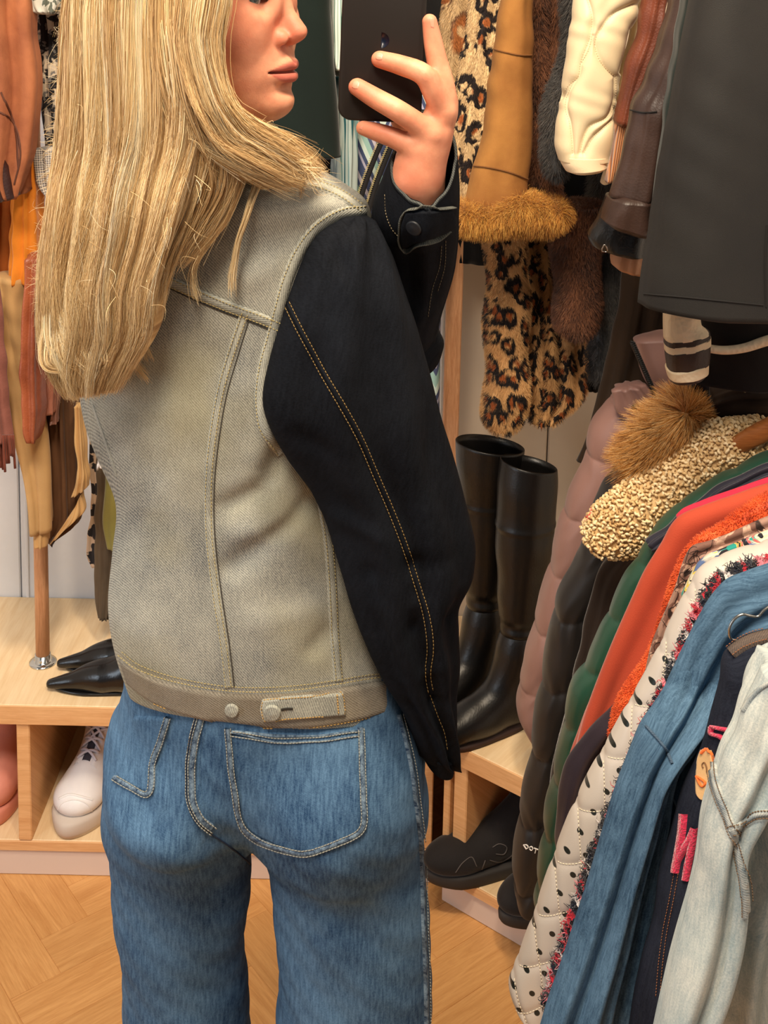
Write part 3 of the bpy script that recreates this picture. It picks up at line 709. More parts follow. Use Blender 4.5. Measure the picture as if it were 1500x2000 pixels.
# lips
for s_ in (-1, 1):
    B.chain([h(0.0980, 0.002 * s_, -0.0618), h(0.0960, 0.009 * s_, -0.0625), h(0.0885, 0.0185 * s_, -0.0662), h(0.0825, 0.0250 * s_, -0.0685)], [0.0067, 0.0065, 0.0048, 0.0022], 0.0036)
    B.chain([h(0.0970, 0, -0.0755), h(0.0950, 0.009 * s_, -0.0752), h(0.0880, 0.017 * s_, -0.0728), h(0.0822, 0.0245 * s_, -0.0692)], [0.0077, 0.0075, 0.0054, 0.0022], 0.0036)
    B.chain([h(0.104, 0, -0.0686), h(0.100, 0.010 * s_, -0.0686), h(0.092, 0.019 * s_, -0.0688), h(0.086, 0.0265 * s_, -0.0690)], [0.0] * 4, 0.001) if False else None
for i_ in range(14):
    a_ = -0.93 + 1.86 * i_ / 13; E(0.1030 - 0.0175 * a_ * a_, 0.0255 * a_, -0.0686 - 0.0008 * abs(a_), 0.006, 0.0035, 0.00085, 0.0016, neg=True)
E(0.1035, 0, -0.0545, 0.004, 0.0028, 0.006, 0.004, neg=True)      # philtrum
E(0.098, 0, -0.0850, 0.006, 0.014, 0.0035, 0.010, neg=True)       # dent under the lip
# eyelids on the visible side and the other
for s_ in (-1, 1):
    ec = h(0.0668, 0.033 * s_, 0.0); 
    B.ell(ec, (0.0135, 0.0135, 0.0125), 0.004)
    for q in range(9):                                            # opening between the lids
        a_ = -1 + q / 4; E(0.0800 - 0.003 * a_ * a_, (0.033 + 0.0115 * a_) * s_, 0.0008 * (1 - a_ * a_), 0.006, 0.0026, 0.0042 * (1 - 0.75 * a_ * a_) + 0.0006, 0.0014, neg=True)
# neck
nb = Q(440, 345, 1.275)
B.cone(h(-0.020, 0, -0.045), nb, 0.050, 0.050, 0.03)
B.cone(h(0.006, 0, -0.090), nb + np.array([0.008, 0.0, 0.0]), 0.034, 0.040, 0.02)
# torso, arms, legs inside the clothes
sh = [Q(250, 450, 1.29), Q(615, 470, 1.265)]
B.cone(nb + np.array([0, 0, -.02]), sh[0], 0.042, 0.040, 0.03); B.cone(nb + np.array([0, 0, -.02]), sh[1], 0.042, 0.034, 0.03)
B.ell(Q(440, 700, 1.27), (0.125, 0.080, 0.16), 0.05); B.ell(Q(450, 1000, 1.28), (0.105, 0.070, 0.17), 0.05); B.ell(Q(500, 1450, 1.29), (0.125, 0.078, 0.12), 0.06)
for a_, b_, ra, rb in ((Q(365, 1500, 1.29), Q(350, 2020, 1.29), 0.062, 0.045), (Q(350, 2020, 1.29), Q(350, 2480, 1.30), 0.045, 0.030), (Q(640, 1500, 1.28), Q(690, 2020, 1.27), 0.066, 0.047), (Q(690, 2020, 1.27), Q(690, 2480, 1.27), 0.047, 0.030)):
    B.cone(a_, b_, ra, rb, 0.03)
# right arm hanging, hand tucked forward into the pocket
B.chain([sh[1], Q(690, 640, 1.238), Q(765, 1010, 1.222), Q(815, 1330, 1.250), Q(815, 1400, 1.262)], [0.034, 0.034, 0.031, 0.022, 0.019], 0.02)
def fingers(P, R, k=0.005): B.chain(P, R, k)
for i_, (dx, ln) in enumerate(((-14, 150), (-4, 165), (6, 160), (15, 140))):
    fingers([Q(810 + dx, 1400, 1.265), Q(808 + dx, 1450, 1.275), Q(800 + dx, 1400 + ln * 0.6, 1.285)], [0.009, 0.008, 0.007])
# left arm: across the chest, forearm up to the phone
B.chain([sh[0], Q(560, 760, 1.40), Q(785, 668, 1.345), Q(804, 600, 1.322), Q(812, 520, 1.292), Q(813, 430, 1.243), Q(816, 350, 1.210)], [0.038, 0.030, 0.021, 0.021, 0.024, 0.0235, 0.0225], 0.02)
YP = 1.195
def J(px, py, dy=0.0): return Q(px, py, YP + dy)
B.ell(Q(818, 372, 1.206), (0.0245, 0.018, 0.03), 0.012)
# palm
B.chain([J(816, 350, .008), J(838, 285, .004), J(858, 215, .004)], [0.0200, 0.0170, 0.0125], 0.012)
B.chain([J(808, 345, .008), J(806, 300, .006), J(822, 280, .002)], [0.0165, 0.0150, 0.0125], 0.012)
B.chain([J(822, 340, .010), J(852, 265, .006), J(870, 200, .006)], [0.0165, 0.0150, 0.0100], 0.012)
B.chain([J(826, 330, .006), J(840, 262, -.001)], [0.016, 0.0135], 0.012)
# fingers (index, middle, ring, little): knuckle .. tip
fingers([J(871, 200, .006), J(866, 172, .005), J(852, 112, .010), J(844, 72, .012), J(839, 42, .012)], [0.0120, 0.0118, 0.0102, 0.0090, 0.0076], 0.004)
fingers([J(868, 222, .001), J(850, 185, -.006), J(830, 148, -.010), J(782, 127, -.003), J(742, 116, .003)], [0.0124, 0.0116, 0.0108, 0.0099, 0.0086], 0.006)
fingers([J(846, 266, -.003), J(812, 240, -.010), J(776, 216, -.014), J(732, 191, -.007), J(698, 170, .002)], [0.0126, 0.0114, 0.0109, 0.0101, 0.0089], 0.006)
fingers([J(826, 296, .000), J(796, 282, -.002), J(768, 269, .000), J(736, 258, .006), J(710, 250, .012)], [0.0124, 0.0112, 0.0102, 0.0092, 0.0076], 0.005)
# thumb on the screen side
fingers([J(812, 330, .022), J(800, 285, .040), J(782, 235, .046), J(768, 200, .042)], [0.0135, 0.0120, 0.0100, 0.0085], 0.008)
# knuckles, skin web and nail beds
for q in (J(877, 190, -.001), J(875, 218, -.006), J(850, 264, -.0135), J(826, 292, -.010), J(832, 147, -.0155), J(778, 215, -.0195)): B.ell(q, (0.0052, 0.0040, 0.0052), 0.005)
for (a_, b_) in ((J(868, 222, -.0085), J(834, 320, -.0065)), (J(846, 268, -.0125), J(822, 330, -.0075))): B.cone(a_, b_, 0.0034, 0.0030, 0.004)
V_, F_ = B.mesh(); print('body verts', len(V_))
lc = (V_ - HC) @ HM.T
a_ = np.clip(lc[:, 1] / 0.0255, -1, 1)
upl = (np.abs(lc[:, 2] + 0.0640 + 0.0045 * a_**2) / (0.0062 * (1 - 0.75 * a_**2) + 1e-4)); lol = (np.abs(lc[:, 2] + 0.0748 - 0.0055 * a_**2) / (0.0074 * (1 - 0.7 * a_**2) + 1e-4))
lips = np.clip(2.6 - 2.2 * np.minimum(upl, lol), 0, 1) * (np.abs(lc[:, 1]) < 0.0265) * (lc[:, 0] > 0.078) * (lc[:, 0] < 0.125) * 0.85
gb = lambda c, r: np.exp(-(((V_ - c) / r) ** 2).sum(1))
rosy = np.clip(0.55 * gb(h(0.104, 0, -0.033), 0.016) + 0.30 * gb(h(0.055, 0.05, -0.035), 0.028) + 0.35 * gb(J(690, 172), 0.016) + 0.35 * gb(J(736, 112), 0.014) + 0.3 * gb(J(838, 40), 0.016) + 0.3 * gb(J(776, 212), 0.012) + 0.25 * gb(J(832, 146), 0.012) + 0.35 * gb(h(0.088, 0.012, -0.036), 0.008), 0, 0.8)
brow = 0 * rosy
nail = np.zeros(len(V_)); crd = []
g = Geo().add(V_, F_)
body_bvh = g.bvh()
body = mk('body', g, m_skin, person, attrs={'lips': lips, 'rosy': rosy, 'brow': brow, 'nail': nail})
m_nail = plain('nail', S(222, 146, 120), 0.32, 0, 0.5)
# nails as thin plates on the finger backs
for rows in ([(733, 104, 732, 115), (741, 101, 739, 119), (750, 104, 748, 118)], [(688, 160, 686, 170), (696, 156, 691, 175), (705, 161, 700, 175)], [(842, 32, 847, 33), (839, 42, 849, 46), (841, 55, 848, 58)], [(703, 246, 701, 252), (710, 245, 707, 255)]):
    mk('fingernail', patch(body_bvh, rows, 0.0003, 10, 10, None, 0.0009), m_nail, person)
# eyes
g = Geo(); ec = h(0.0668, 0.033, 0.0)
for s_ in (-1, 1):
    c = h(0.0668, 0.033 * s_, 0.0); gg = Geo(); th = np.linspace(0, 2 * PI, 28, endpoint=False); rings = np.linspace(0.02, PI - 0.02, 20)
    look = Fv * 0.9 + Rv * 0.42; look /= np.linalg.norm(look); ax1 = np.cross(look, Uv); ax1 /= np.linalg.norm(ax1); ax2 = np.cross(ax1, look)
    V = np.array([c + 0.0119 * (look * math.cos(p) + (ax1 * math.cos(t) + ax2 * math.sin(t)) * math.sin(p)) for p in rings for t in th])
    P = np.array([(p, t, 0) for p in rings for t in th])
    F = [(i * 28 + j, (i + 1) * 28 + j, (i + 1) * 28 + (j + 1) % 28, i * 28 + (j + 1) % 28) for i in range(19) for j in range(28)] + [tuple(range(28)), tuple(19 * 28 + j for j in range(28))[::-1]]
    M = M_('eye', 0.08, 0, 0.6); pp, _ = M.xy(); M.col(M.ramp(M.mth('DIVIDE', pp, PI), [(0.0, S(12, 12, 14)), (0.055, S(14, 14, 16)), (0.065, S(92, 104, 96)), (0.13, S(110, 118, 104)), (0.148, S(50, 52, 50)), (0.165, S(222, 205, 196)), (1, S(230, 212, 200))]))
    mk('eye', gg.add(V, F, P), M.m, person)
# ------------------------------------------------------------------ jeans
c_stitch = plain('gold_thread', S(186, 152, 92), 0.7)
d_jeans = denim('blue_denim', S(28, 54, 86), S(100, 134, 164), 0.0015, 0.10, 0.55, 9, 1.25, streak=0.55)
d_jseam = denim('jeans_seam', S(24, 44, 72), S(128, 148, 164), 0.0015, 0.1, 1.1, 130, 1.2, streak=0.1)
m_jthread = plain('pale_thread', S(150, 150, 140), 0.8)
JF = Field(axis((-0.42, 0.14, 0.0036)), axis((1.08, 1.48, 0.0038)), axis((-0.012, 0.98, 0.0042)))
def je(px, py, Y, rx, ry, rz, k=0.03): JF.ell(Q(px, py, Y), (rx * mpp(py, Y), ry, rz * mpp(py, Y)), k)
je(520, 1330, 1.275, 272, 0.100, 160, 0.02)
je(515, 1440, 1.285, 302, 0.108, 170, 0.04)
je(352, 1530, 1.262, 148, 0.112, 105, 0.03)
je(655, 1520, 1.252, 170, 0.118, 165, 0.04)
def legc(pts, k=0.03):
    Pp = crm(pts, 26)
    for i in range(len(Pp)):
        x, y, Y, r, ry = Pp[i]; JF.ell(Q(x, y, Y), (r * mpp(y, Y), ry, 0.055), k if i < 2 else 0.010)
legc([(356, 1570, 1.29, 146, 0.088), (354, 1690, 1.295, 134, 0.086), (358, 1850, 1.30, 121, 0.082), (366, 2000, 1.30, 122, 0.082), (370, 2250, 1.30, 126, 0.084), (372, 2500, 1.31, 130, 0.086)])
legc([(665, 1560, 1.27, 160, 0.100), (678, 1700, 1.27, 152, 0.094), (693, 1850, 1.265, 146, 0.090), (690, 2000, 1.26, 152, 0.088), (690, 2250, 1.26, 154, 0.088), (690, 2480, 1.26, 156, 0.088)])
V_, F_ = JF.mesh()
# cloth folds as a displacement along the normals
def vnorm(V, F):
    n = np.cross(V[F[:, 1]] - V[F[:, 0]], V[F[:, 3]] - V[F[:, 0]]); N = np.zeros_like(V)
    for i in range(4): np.add.at(N, F[:, i], n)
    return N / (np.linalg.norm(N, axis=1)[:, None] + 1e-12)
N_ = vnorm(V_, F_)
def ridge(V, a, b, wdt, amp):
    a = np.asarray(a); b = np.asarray(b); ab = b - a; t = np.clip(((V - a) @ ab) / (ab @ ab), 0, 1); d = np.linalg.norm(V - a - t[:, None] * ab, axis=1)
    return amp * np.exp(-(d / wdt) ** 2) * (np.sin(PI * np.clip(t, 0.02, 0.98)) ** 0.5)
x, y_, z = V_.T
D = 0.0016 * np.sin(38 * x + 9 * z + 2 * np.sin(11 * z)) + 0.0012 * np.sin(55 * z + 30 * x + 3 * np.sin(16 * x)) + 0.0005 * np.sin(170 * z + 140 * x) 
for (a, b, w_, am) in (((200, 1535), (300, 1600), 10, -.011), ((290, 1596), (430, 1650), 10, -.009), ((400, 1640), (500, 1700), 9, -.006), ((210, 1510), (330, 1575), 16, .004), ((560, 1700), (700, 1760), 14, .004), ((620, 1780), (760, 1850), 18, -.004), ((560, 1640), (520, 1560), 10, -.003), ((700, 1700), (830, 1660), 14, .003), ((240, 1850), (330, 1700), 16, .003), ((600, 1950), (640, 1840), 18, .003)):
    bb = JF; ha = Q(*a, 1.17); hb = Q(*b, 1.17); D += ridge(V_, ha, hb, w_ * 0.0006 + 0.012, am)
V_ = V_ + N_ * D[:, None]
# the back pockets and seams are drawn on the surface
g = Geo().add(V_, F_); jb = g.bvh()
jeans = mk('jeans', g, d_jeans, person)
def pocket(poly_rows, outline, nm='pocket'):
    o = mk(nm, patch(jb, poly_rows, 0.0022, 30, 30), d_jeans, jeans)
    gg = Geo(); strip(jb, outline, 11, 0.0042, gg, 5); mk('seam', gg, d_jseam, jeans); return o
pocket([(443, 1428, 708, 1420), (450, 1500, 709, 1500), (462, 1560, 710, 1560), (478, 1618, 710, 1618), (520, 1640, 690, 1630), (570, 1658, 630, 1655), (597, 1666, 604, 1666)],
       [(446, 1420), (450, 1480), (460, 1550), (478, 1615), (500, 1634), (550, 1655), (598, 1664), (650, 1648), (706, 1616), (708, 1560), (706, 1500), (703, 1420)])
pocket([(262, 1395, 326, 1398), (250, 1450, 318, 1440), (240, 1490, 302, 1490), (232, 1520, 294, 1530), (245, 1532, 290, 1552)],
       [(330, 1400), (318, 1440), (301, 1490), (290, 1550), (258, 1538), (226, 1518)])
each('seam', jeans, d_jseam, jb, [[(455 + off * .3, 1428), (530, 1440 + off * .6), (620, 1441 + off * .6), (704, 1432 + off * .5)] for off in (-9, 9)], 5, 0.0038)
each('seam', jeans, d_jseam, jb, [[(392, 1400), (380, 1450), (374, 1520), (377, 1570), (392, 1600), (412, 1616)]], 17, 0.003)
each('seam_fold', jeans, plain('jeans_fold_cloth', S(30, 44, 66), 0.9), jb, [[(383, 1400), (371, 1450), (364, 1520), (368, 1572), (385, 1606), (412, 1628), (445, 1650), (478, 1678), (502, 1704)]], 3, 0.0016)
gg = Geo(); strip(jb, [(778, 1395), (790, 1440), (803, 1500), (812, 1570), (821, 1640), (824, 1720), (826, 1800), (830, 1900), (832, 2010)], 7, 0.003, gg, 6)
mk('seam', gg, d_jseam, jeans)
gg = Geo(); edge = Geo()
for pts, offs in (([(446, 1420), (450, 1480), (460, 1550), (478, 1615), (500, 1634), (550, 1655), (598, 1664), (650, 1648), (706, 1616), (708, 1560), (706, 1500), (703, 1420)], (-6, 5)),
                  ([(330, 1400), (318, 1440), (301, 1490), (290, 1550), (258, 1538), (226, 1518)], (-6, 5)),
                  ([(392, 1400), (380, 1450), (374, 1520), (377, 1570), (392, 1600), (420, 1622)], (-9, 9, 4)),
                  ([(455, 1431), (530, 1443), (620, 1444), (704, 1435)], (-6, 3)),
                  ([(778, 1395), (790, 1440), (803, 1500), (812, 1570), (821, 1640), (824, 1720), (826, 1800), (830, 1900), (832, 2010)], (-4,))):
    for o_ in offs: dashes(jb, pts, gg, o_, 5, 1.2, 0.0006, 0.0036)
mk('stitching', gg, m_jthread, jeans)['kind'] = 'stuff'
# shoes under the hems, below the picture
g = Geo()
for px, Y in ((365, 1.30), (690, 1.26)):
    f0 = Q(px, 2500, Y); f0[2] = 0
    for i in range(1):
        sf = Field(axis((f0[0] - .06, f0[0] + .06, .005)), axis((f0[1] - .1, f0[1] + .2, .006)), axis((-0.012, .1, .004)))
        sf.ell(f0 + np.array([0, -.01, .03]), (.036, .06, .034), .01); sf.ell(f0 + np.array([0, .08, .026]), (.042, .09, .028), .02)
        v, f = sf.mesh(); v[:, 2] = np.maximum(v[:, 2], 0.0005); mk('shoe', Geo().add(v, f), leather('shoe_leather', S(30, 28, 28)), person)
# ------------------------------------------------------------------ jacket
d_body = denim('washed_grey_denim', S(80, 84, 88), S(200, 197, 180), 0.0021, 0.40, 0.38, 8, -0.72, tint=S(160, 150, 108), streak=0.12)
d_band = denim('washed_denim_band', S(108, 110, 106), S(204, 202, 184), 0.0021, 0.40, 0.4, 20, 0.35, streak=0.1)
d_dark = denim('dark_indigo_denim', S(6, 7, 11), S(26, 29, 35), 0.0015, 0.08, 0.5, 7, 1.0, streak=0.35)
YT = 1.275
rows = [(430, 278, 545, 290, 1.27, 1.25, .050, .1), (380, 308, 615, 332, YT, 1.24, .062, .1), (300, 340, 668, 362, YT, 1.235, .078, .1), (235, 378, 712, 396, YT, 1.235, .090, .1),
        (195, 430, 728, 440, YT + .005, YT - .02, .098, .1), (175, 520, 735, 530, YT + .005, YT - .01, .104, .1), (165, 640, 725, 640, YT + .005, YT, .106, .08), (162, 760, 712, 760, YT, YT, .104, .06), (190, 860, 700, 870, YT, YT, .100, .05),
        (232, 960, 706, 975, YT, YT, .098, .05), (226, 1060, 712, 1080, YT, YT, .100, .08), (218, 1170, 735, 1185, YT, YT, .104, .15), (232, 1265, 765, 1295, YT, YT, .106, .26), (256, 1342, 788, 1384, YT, YT, .106, .34)]
fb = folds(0.0022, 2.0, 5, 0.0006, 1.0)
def jdisp(U, v, th, u): return fb(U, v, th, u) * (np.sin(th) > 0)
JT = Loft(rows, 230, 220, 0.86, jdisp, horiz=True)
# diagonal folds across the right side of the back
Vj = JT.V.reshape(-1, 3); nj = JT.nd.reshape(-1, 3); Dj = np.zeros(len(Vj))
bv0 = Geo().add(Vj, JT.geo(caps=False).f).bvh()
def on(bv, px, py):
    c = cast(bv, px, py); return c[0] if c is not None else Q(px, py, 1.19)
for (a, b, w_, am) in (((425, 1000), (520, 950), 15, -.008), ((520, 955), (560, 840), 14, -.008), ((425, 1130), (520, 1060), 17, -.007), ((520, 1060), (620, 960), 15, -.008), ((440, 1050), (600, 990), 17, .006), ((500, 920), (560, 700), 18, .005),
                       ((340, 900), (345, 600), 22, .003), ((230, 1010), (400, 900), 22, .0025), ((470, 1220), (640, 1180), 22, .003), ((560, 700), (585, 830), 14, -.006), ((590, 1290), (650, 1220), 14, -.004), ((300, 1000), (290, 800), 26, -.003), ((430, 470), (600, 380), 26, .003), ((470, 560), (560, 500), 16, .003)):
    Dj += ridge(Vj, on(bv0, *a), on(bv0, *b), w_ * 0.00052 + 0.004, am)
JT.V = (Vj + nj * Dj[:, None]).reshape(JT.V.shape)
g = JT.geo(planar=3); tb = g.bvh()
jacket = mk('jacket', g, d_body, person)
# sleeves
fs = folds(0.0035, 2.2, 11, 0.0011, 1.5)
def hitY(px, py, default):
    c = cast(tb, px, py); return float(c[0][1]) if c is not None else default
SR = [(668, 424, 722, 424, .015), (625, 452, 742, 462, .034), (590, 510, 765, 520, .047), (556, 610, 800, 608, .054), (528, 705, 828, 700, .056), (517, 800, 853, 790, .055), (556, 880, 880, 876, .054), (612, 955, 903, 960, .053), (645, 1035, 925, 1055, .052), (668, 1110, 922, 1112, .050),
      (690, 1185, 892, 1186, .046), (716, 1255, 893, 1256, .043), (752, 1330, 888, 1340, .038), (788, 1390, 882, 1402, .034), (814, 1448, 880, 1458, .030), (832, 1486, 872, 1484, .024)]
rw = []
for i, (x1, y1, x2, y2, t) in enumerate(SR):
    yl = hitY(x1 + 6, y1, 1.2) - 0.002 if i < 8 else 1.205 + max(0, i - 11) * 0.006
    yr = 1.225 + (0 if i < 10 else (i - 10) * 0.007); rw.append((x1, y1, x2, y2, yl, yr, t))
SLR = Loft(rw, 190, 110, 0.88, fs)
Vs = SLR.V.reshape(-1, 3); ns = SLR.nd.reshape(-1, 3); Ds = np.zeros(len(Vs)); bvs = Geo().add(Vs, SLR.geo(caps=False).f).bvh()
for (a, b, w_, am) in (((640, 470), (700, 560), 9, -.004), ((670, 440), (730, 540), 9, .003), ((700, 1120), (880, 1090), 14, -.008), ((730, 1180), (890, 1160), 12, .006), ((750, 1230), (880, 1200), 12, -.006), ((640, 1000), (760, 1060), 16, .005), ((560, 840), (660, 900), 15, -.005), ((780, 1330), (870, 1300), 10, .004), ((790, 1380), (880, 1360), 9, -.004), ((860, 800), (820, 1000), 20, -.004)):
    Ds += ridge(Vs, on(bvs, *a), on(bvs, *b), w_ * 0.0005 + 0.004, am)
SLR.V = (Vs + ns * Ds[:, None]).reshape(SLR.V.shape)
g = SLR.geo(); sb = g.bvh(); slv = mk('sleeve', g, d_dark, jacket); slv['label'] = 'dark indigo hanging sleeve'
# left sleeve going behind and up to the cuff
SL = [(745, 690, 846, 672, 1.355, 1.345, .045, 0), (750, 640, 856, 630, 1.34, 1.33, .047, 0), (748, 580, 872, 580, 1.318, 1.315, .048, 0), (740, 520, 888, 520, 1.295, 1.29, .050, 0), (730, 470, 893, 470, 1.27, 1.265, .050, -.1), (727, 425, 896, 420, 1.246, 1.24, .050, -.35), (740, 365, 897, 370, 1.226, 1.22, .052, -.8), (766, 302, 892, 318, 1.214, 1.208, .056, -1.2)]
fl = folds(0.0022, 2.2, 21, 0.0009, 1.5)
LL = Loft(SL, 100, 96, 0.95, fl, horiz=True); V = LL.V.copy()
# open cuff: stop before the last rows and turn the wall inward
n_, m_ = LL.n, LL.m; inner = LL.C[:, None] + (LL.V - LL.C[:, None]) * 0.90
g = Geo(); G = LL.geo(caps=False); P = G.P(); Fa = list(G.f); nn = n_ * m_
g.add(np.concatenate([V.reshape(-1, 3), inner.reshape(-1, 3)]), Fa + [tuple(i + nn for i in f[::-1]) for f in Fa] + [((n_ - 1) * m_ + j, (n_ - 1) * m_ + (j + 1) % m_, nn + (n_ - 1) * m_ + (j + 1) % m_, nn + (n_ - 1) * m_ + j) for j in range(m_)], np.concatenate([P, P]))
UA = [(250, 400, 230, 560, 1.31, 1.30, .055), (420, 590, 330, 740, 1.40, 1.39, .055), (600, 700, 560, 850, 1.42, 1.41, .052), (740, 640, 750, 780, 1.38, 1.37, .050), (800, 620, 850, 720, 1.345, 1.345, .045)]
g.addg(Loft(UA, 60, 60, 0.95, fl).geo())
lb = g.bvh(); o = mk('sleeve', g, d_dark, jacket); o['label'] = 'dark indigo raised sleeve'
rim = (V[n_ - 1] + inner[n_ - 1]) / 2; g = Geo(); tube(g, rim, 0.0015, 8, True); mk('cuff_edge', g, denim('cuff_edge_denim', S(34, 38, 42), S(104, 106, 100), 0.0018, 0.5, 0.3, 30, 0.8), jacket)
g = patch(lb, [(793, 412, 880, 408), (782, 440, 888, 424), (779, 462, 889, 436), (782, 484, 868, 452)], 0.0042, 26, 26); mk('cuff_tab', g, d_dark, jacket)
g = Geo(); e2 = [(884, 404), (850, 407), (815, 406), (796, 410), (786, 425), (781, 450), (781, 476), (790, 487), (820, 474), (852, 466), (875, 448)]
strip(lb, e2, 3, 0.0052, g, 4); mk('tab_edge', g, denim('tab_edge_denim', S(40, 44, 46), S(112, 112, 102), 0.0018, 0.5, 0.3, 40, 0.8), jacket)
c = cast(lb, 812, 441); g = Geo(); disc(g, c[0] + c[1] * 0.0042, c[1], 0.0082, 0.0022); mk('button', g, plain('dark_button', S(24, 26, 30), 0.5), jacket)
g = Geo(); dashes(lb, [(752, 380), (755, 420), (768, 450), (782, 465)], g, 0, 4, 2, 0.0005); dashes(lb, [(862, 480), (858, 520), (845, 560), (835, 620)], g, 0, 4, 2, 0.0004); dashes(lb, [(870, 470), (868, 520), (854, 570)], g, 0, 4, 2, 0.0004)
mk('stitching', g, plain('dim_thread', S(120, 108, 84), 0.8), jacket)['kind'] = 'stuff'
# seams of the grey back
each('seam', jacket, d_band, tb, [[(318, 545), (380, 572), (440, 597), (500, 619), (552, 640)]], 24, 0.0014)
each('seam', jacket, d_band, tb, [[(478, 612), (455, 680), (432, 760), (418, 840), (409, 920), (407, 1000), (412, 1080), (422, 1160), (436, 1250), (447, 1342)], [(625, 962), (640, 1050), (647, 1130), (652, 1220), (661, 1330)]], 21, 0.0011)
each('seam', jacket, d_band, tb, [[(180, 790), (205, 860), (228, 930)]], 6, 0.0007)
each('seam', jacket, d_band, tb, [[(712, 412), (668, 416), (624, 440), (588, 484), (562, 540), (545, 600), (530, 658), (514, 718), (508, 785), (516, 835), (550, 885)]], 24, 0.0024)
each('seam', jacket, d_band, tb, [[(560, 352), (610, 360), (660, 378), (706, 408)]], 20, 0.0014)
g = Geo()
for pts, offs in (([(318, 545), (380, 572), (440, 597), (500, 619), (552, 640)], (-7, 8)), ([(478, 612), (455, 680), (432, 760), (418, 840), (409, 920), (407, 1000), (412, 1080), (422, 1160), (436, 1250), (447, 1342)], (-6, 5)),
                  ([(625, 962), (640, 1050), (647, 1130), (652, 1220), (661, 1330)], (-6, 6)), ([(712, 412), (668, 416), (624, 440), (588, 484), (562, 540), (545, 600), (530, 658), (514, 718), (508, 785), (516, 835), (550, 885)], (8,)), ([(560, 352), (610, 360), (660, 378), (706, 408)], (6, -6))):
    for o_ in offs: dashes(tb, pts, g, o_, 4.5, 2.4, 0.00045, 0.0022)
HL = [(236, 1275), (262, 1296), (300, 1313), (360, 1330), (430, 1342), (500, 1346), (580, 1342), (650, 1333), (720, 1322), (762, 1318)]
dashes(tb, HL, g, 2, 4.5, 2.2, 0.0005, 0.003); dashes(tb, HL, g, -4, 4.5, 2.2, 0.0004, 0.001)
mk('stitching', g, plain('straw_thread', S(176, 158, 104), 0.8), jacket)['kind'] = 'stuff'
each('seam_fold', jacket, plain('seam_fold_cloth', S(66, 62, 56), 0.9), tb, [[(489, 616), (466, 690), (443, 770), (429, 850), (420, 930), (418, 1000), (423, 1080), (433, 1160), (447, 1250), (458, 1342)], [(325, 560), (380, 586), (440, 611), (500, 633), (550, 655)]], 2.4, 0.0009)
# waistband, tab, buttons
wb = [(232 + 2, 1272, 772, 1322)]
def hem(t): return crm([(227, 1284, 246, 1336), (300, 1322, 300, 1378), (360, 1339, 360, 1402), (430, 1350, 430, 1420), (500, 1354, 500, 1428), (600, 1350, 600, 1428), (700, 1335, 700, 1413), (775, 1322, 786, 1388)], 60)
hh = hem(0); g = Geo(); P_ = []
nv = 12; Vw = []; Pw = []
for i in range(60):
    for j in range(nv):
        t = j / (nv - 1); q = cast(tb, hh[i, 0] * (1 - t) + hh[i, 2] * t, (hh[i, 1] * (1 - t) + (hh[i, 3] - 4) * t)); q = q or last; last = q
        Vw.append(q[0] + q[1] * (-0.001 if j in (0, nv - 1) or i in (0, 59) else 0.0026)); Pw.append((hh[i, 0] * 0.0005, hh[i, 1] * .0005 + t * 0.04, .4))
g.add(Vw, [(i * nv + j, i * nv + j + 1, (i + 1) * nv + j + 1, (i + 1) * nv + j) for i in range(59) for j in range(nv - 1)], Pw)
wbb = g.bvh()
mk('waistband', g, denim('waistband_denim', S(90, 88, 84), S(176, 170, 156), 0.0021, 0.4, 0.35, 14, -0.9, tint=S(146, 128, 96), streak=0.1), jacket)
g = patch(wbb, [(512, 1362, 672, 1350), (506, 1385, 675, 1373), (512, 1411, 678, 1398)], 0.0030, 30, 14); tabb = g.bvh(); mk('waist_tab', g, d_band, jacket)
g = Geo(); dashes(tabb, [(515, 1368), (560, 1364), (620, 1360), (668, 1355), (672, 1378), (673, 1394), (620, 1400), (560, 1404), (516, 1407), (511, 1386), (514, 1368)], g, 0, 4, 2, 0.0005); dashes(tabb, [(658, 1357), (661, 1395)], g, 0, 4, 1.5, 0.0007)
dashes(wbb, HL[1:], g, -8, 4.5, 2.4, 0.0005); dashes(wbb, [(300, 1374), (360, 1398), (430, 1414), (500, 1421), (600, 1421), (700, 1406), (775, 1388)], g, 0, 4.5, 2.4, 0.0005)
mk('stitching', g, plain('ochre_thread', S(190, 150, 84), 0.8), jacket)['kind'] = 'stuff'
for px, py, r, bv in ((453, 1386, 13.5, wbb), (532, 1390, 16.5, tabb)):
    c = cast(bv, px, py); g = Geo(); disc(g, c[0] + c[1] * 0.0002, c[1], r * mpp(py, 1.17), 0.0035); mk('button', g, d_band, jacket)
g = Geo(); strip(tabb, [(549, 1386), (560, 1384), (572, 1384)], 4.5, 0.001, g, 3); mk('buttonhole', g, plain('buttonhole_thread', S(46, 42, 36), 0.9), jacket)
# collar, mostly under the hair
g = Loft([(400, 262, 540, 275, 1.25, 1.24, .062, 0), (385, 300, 560, 305, 1.26, 1.25, .072, 0), (370, 325, 585, 325, 1.265, 1.255, .075, 0)], 20, 60, 1.0, None, horiz=True).geo(); mk('collar', g, d_body, jacket)
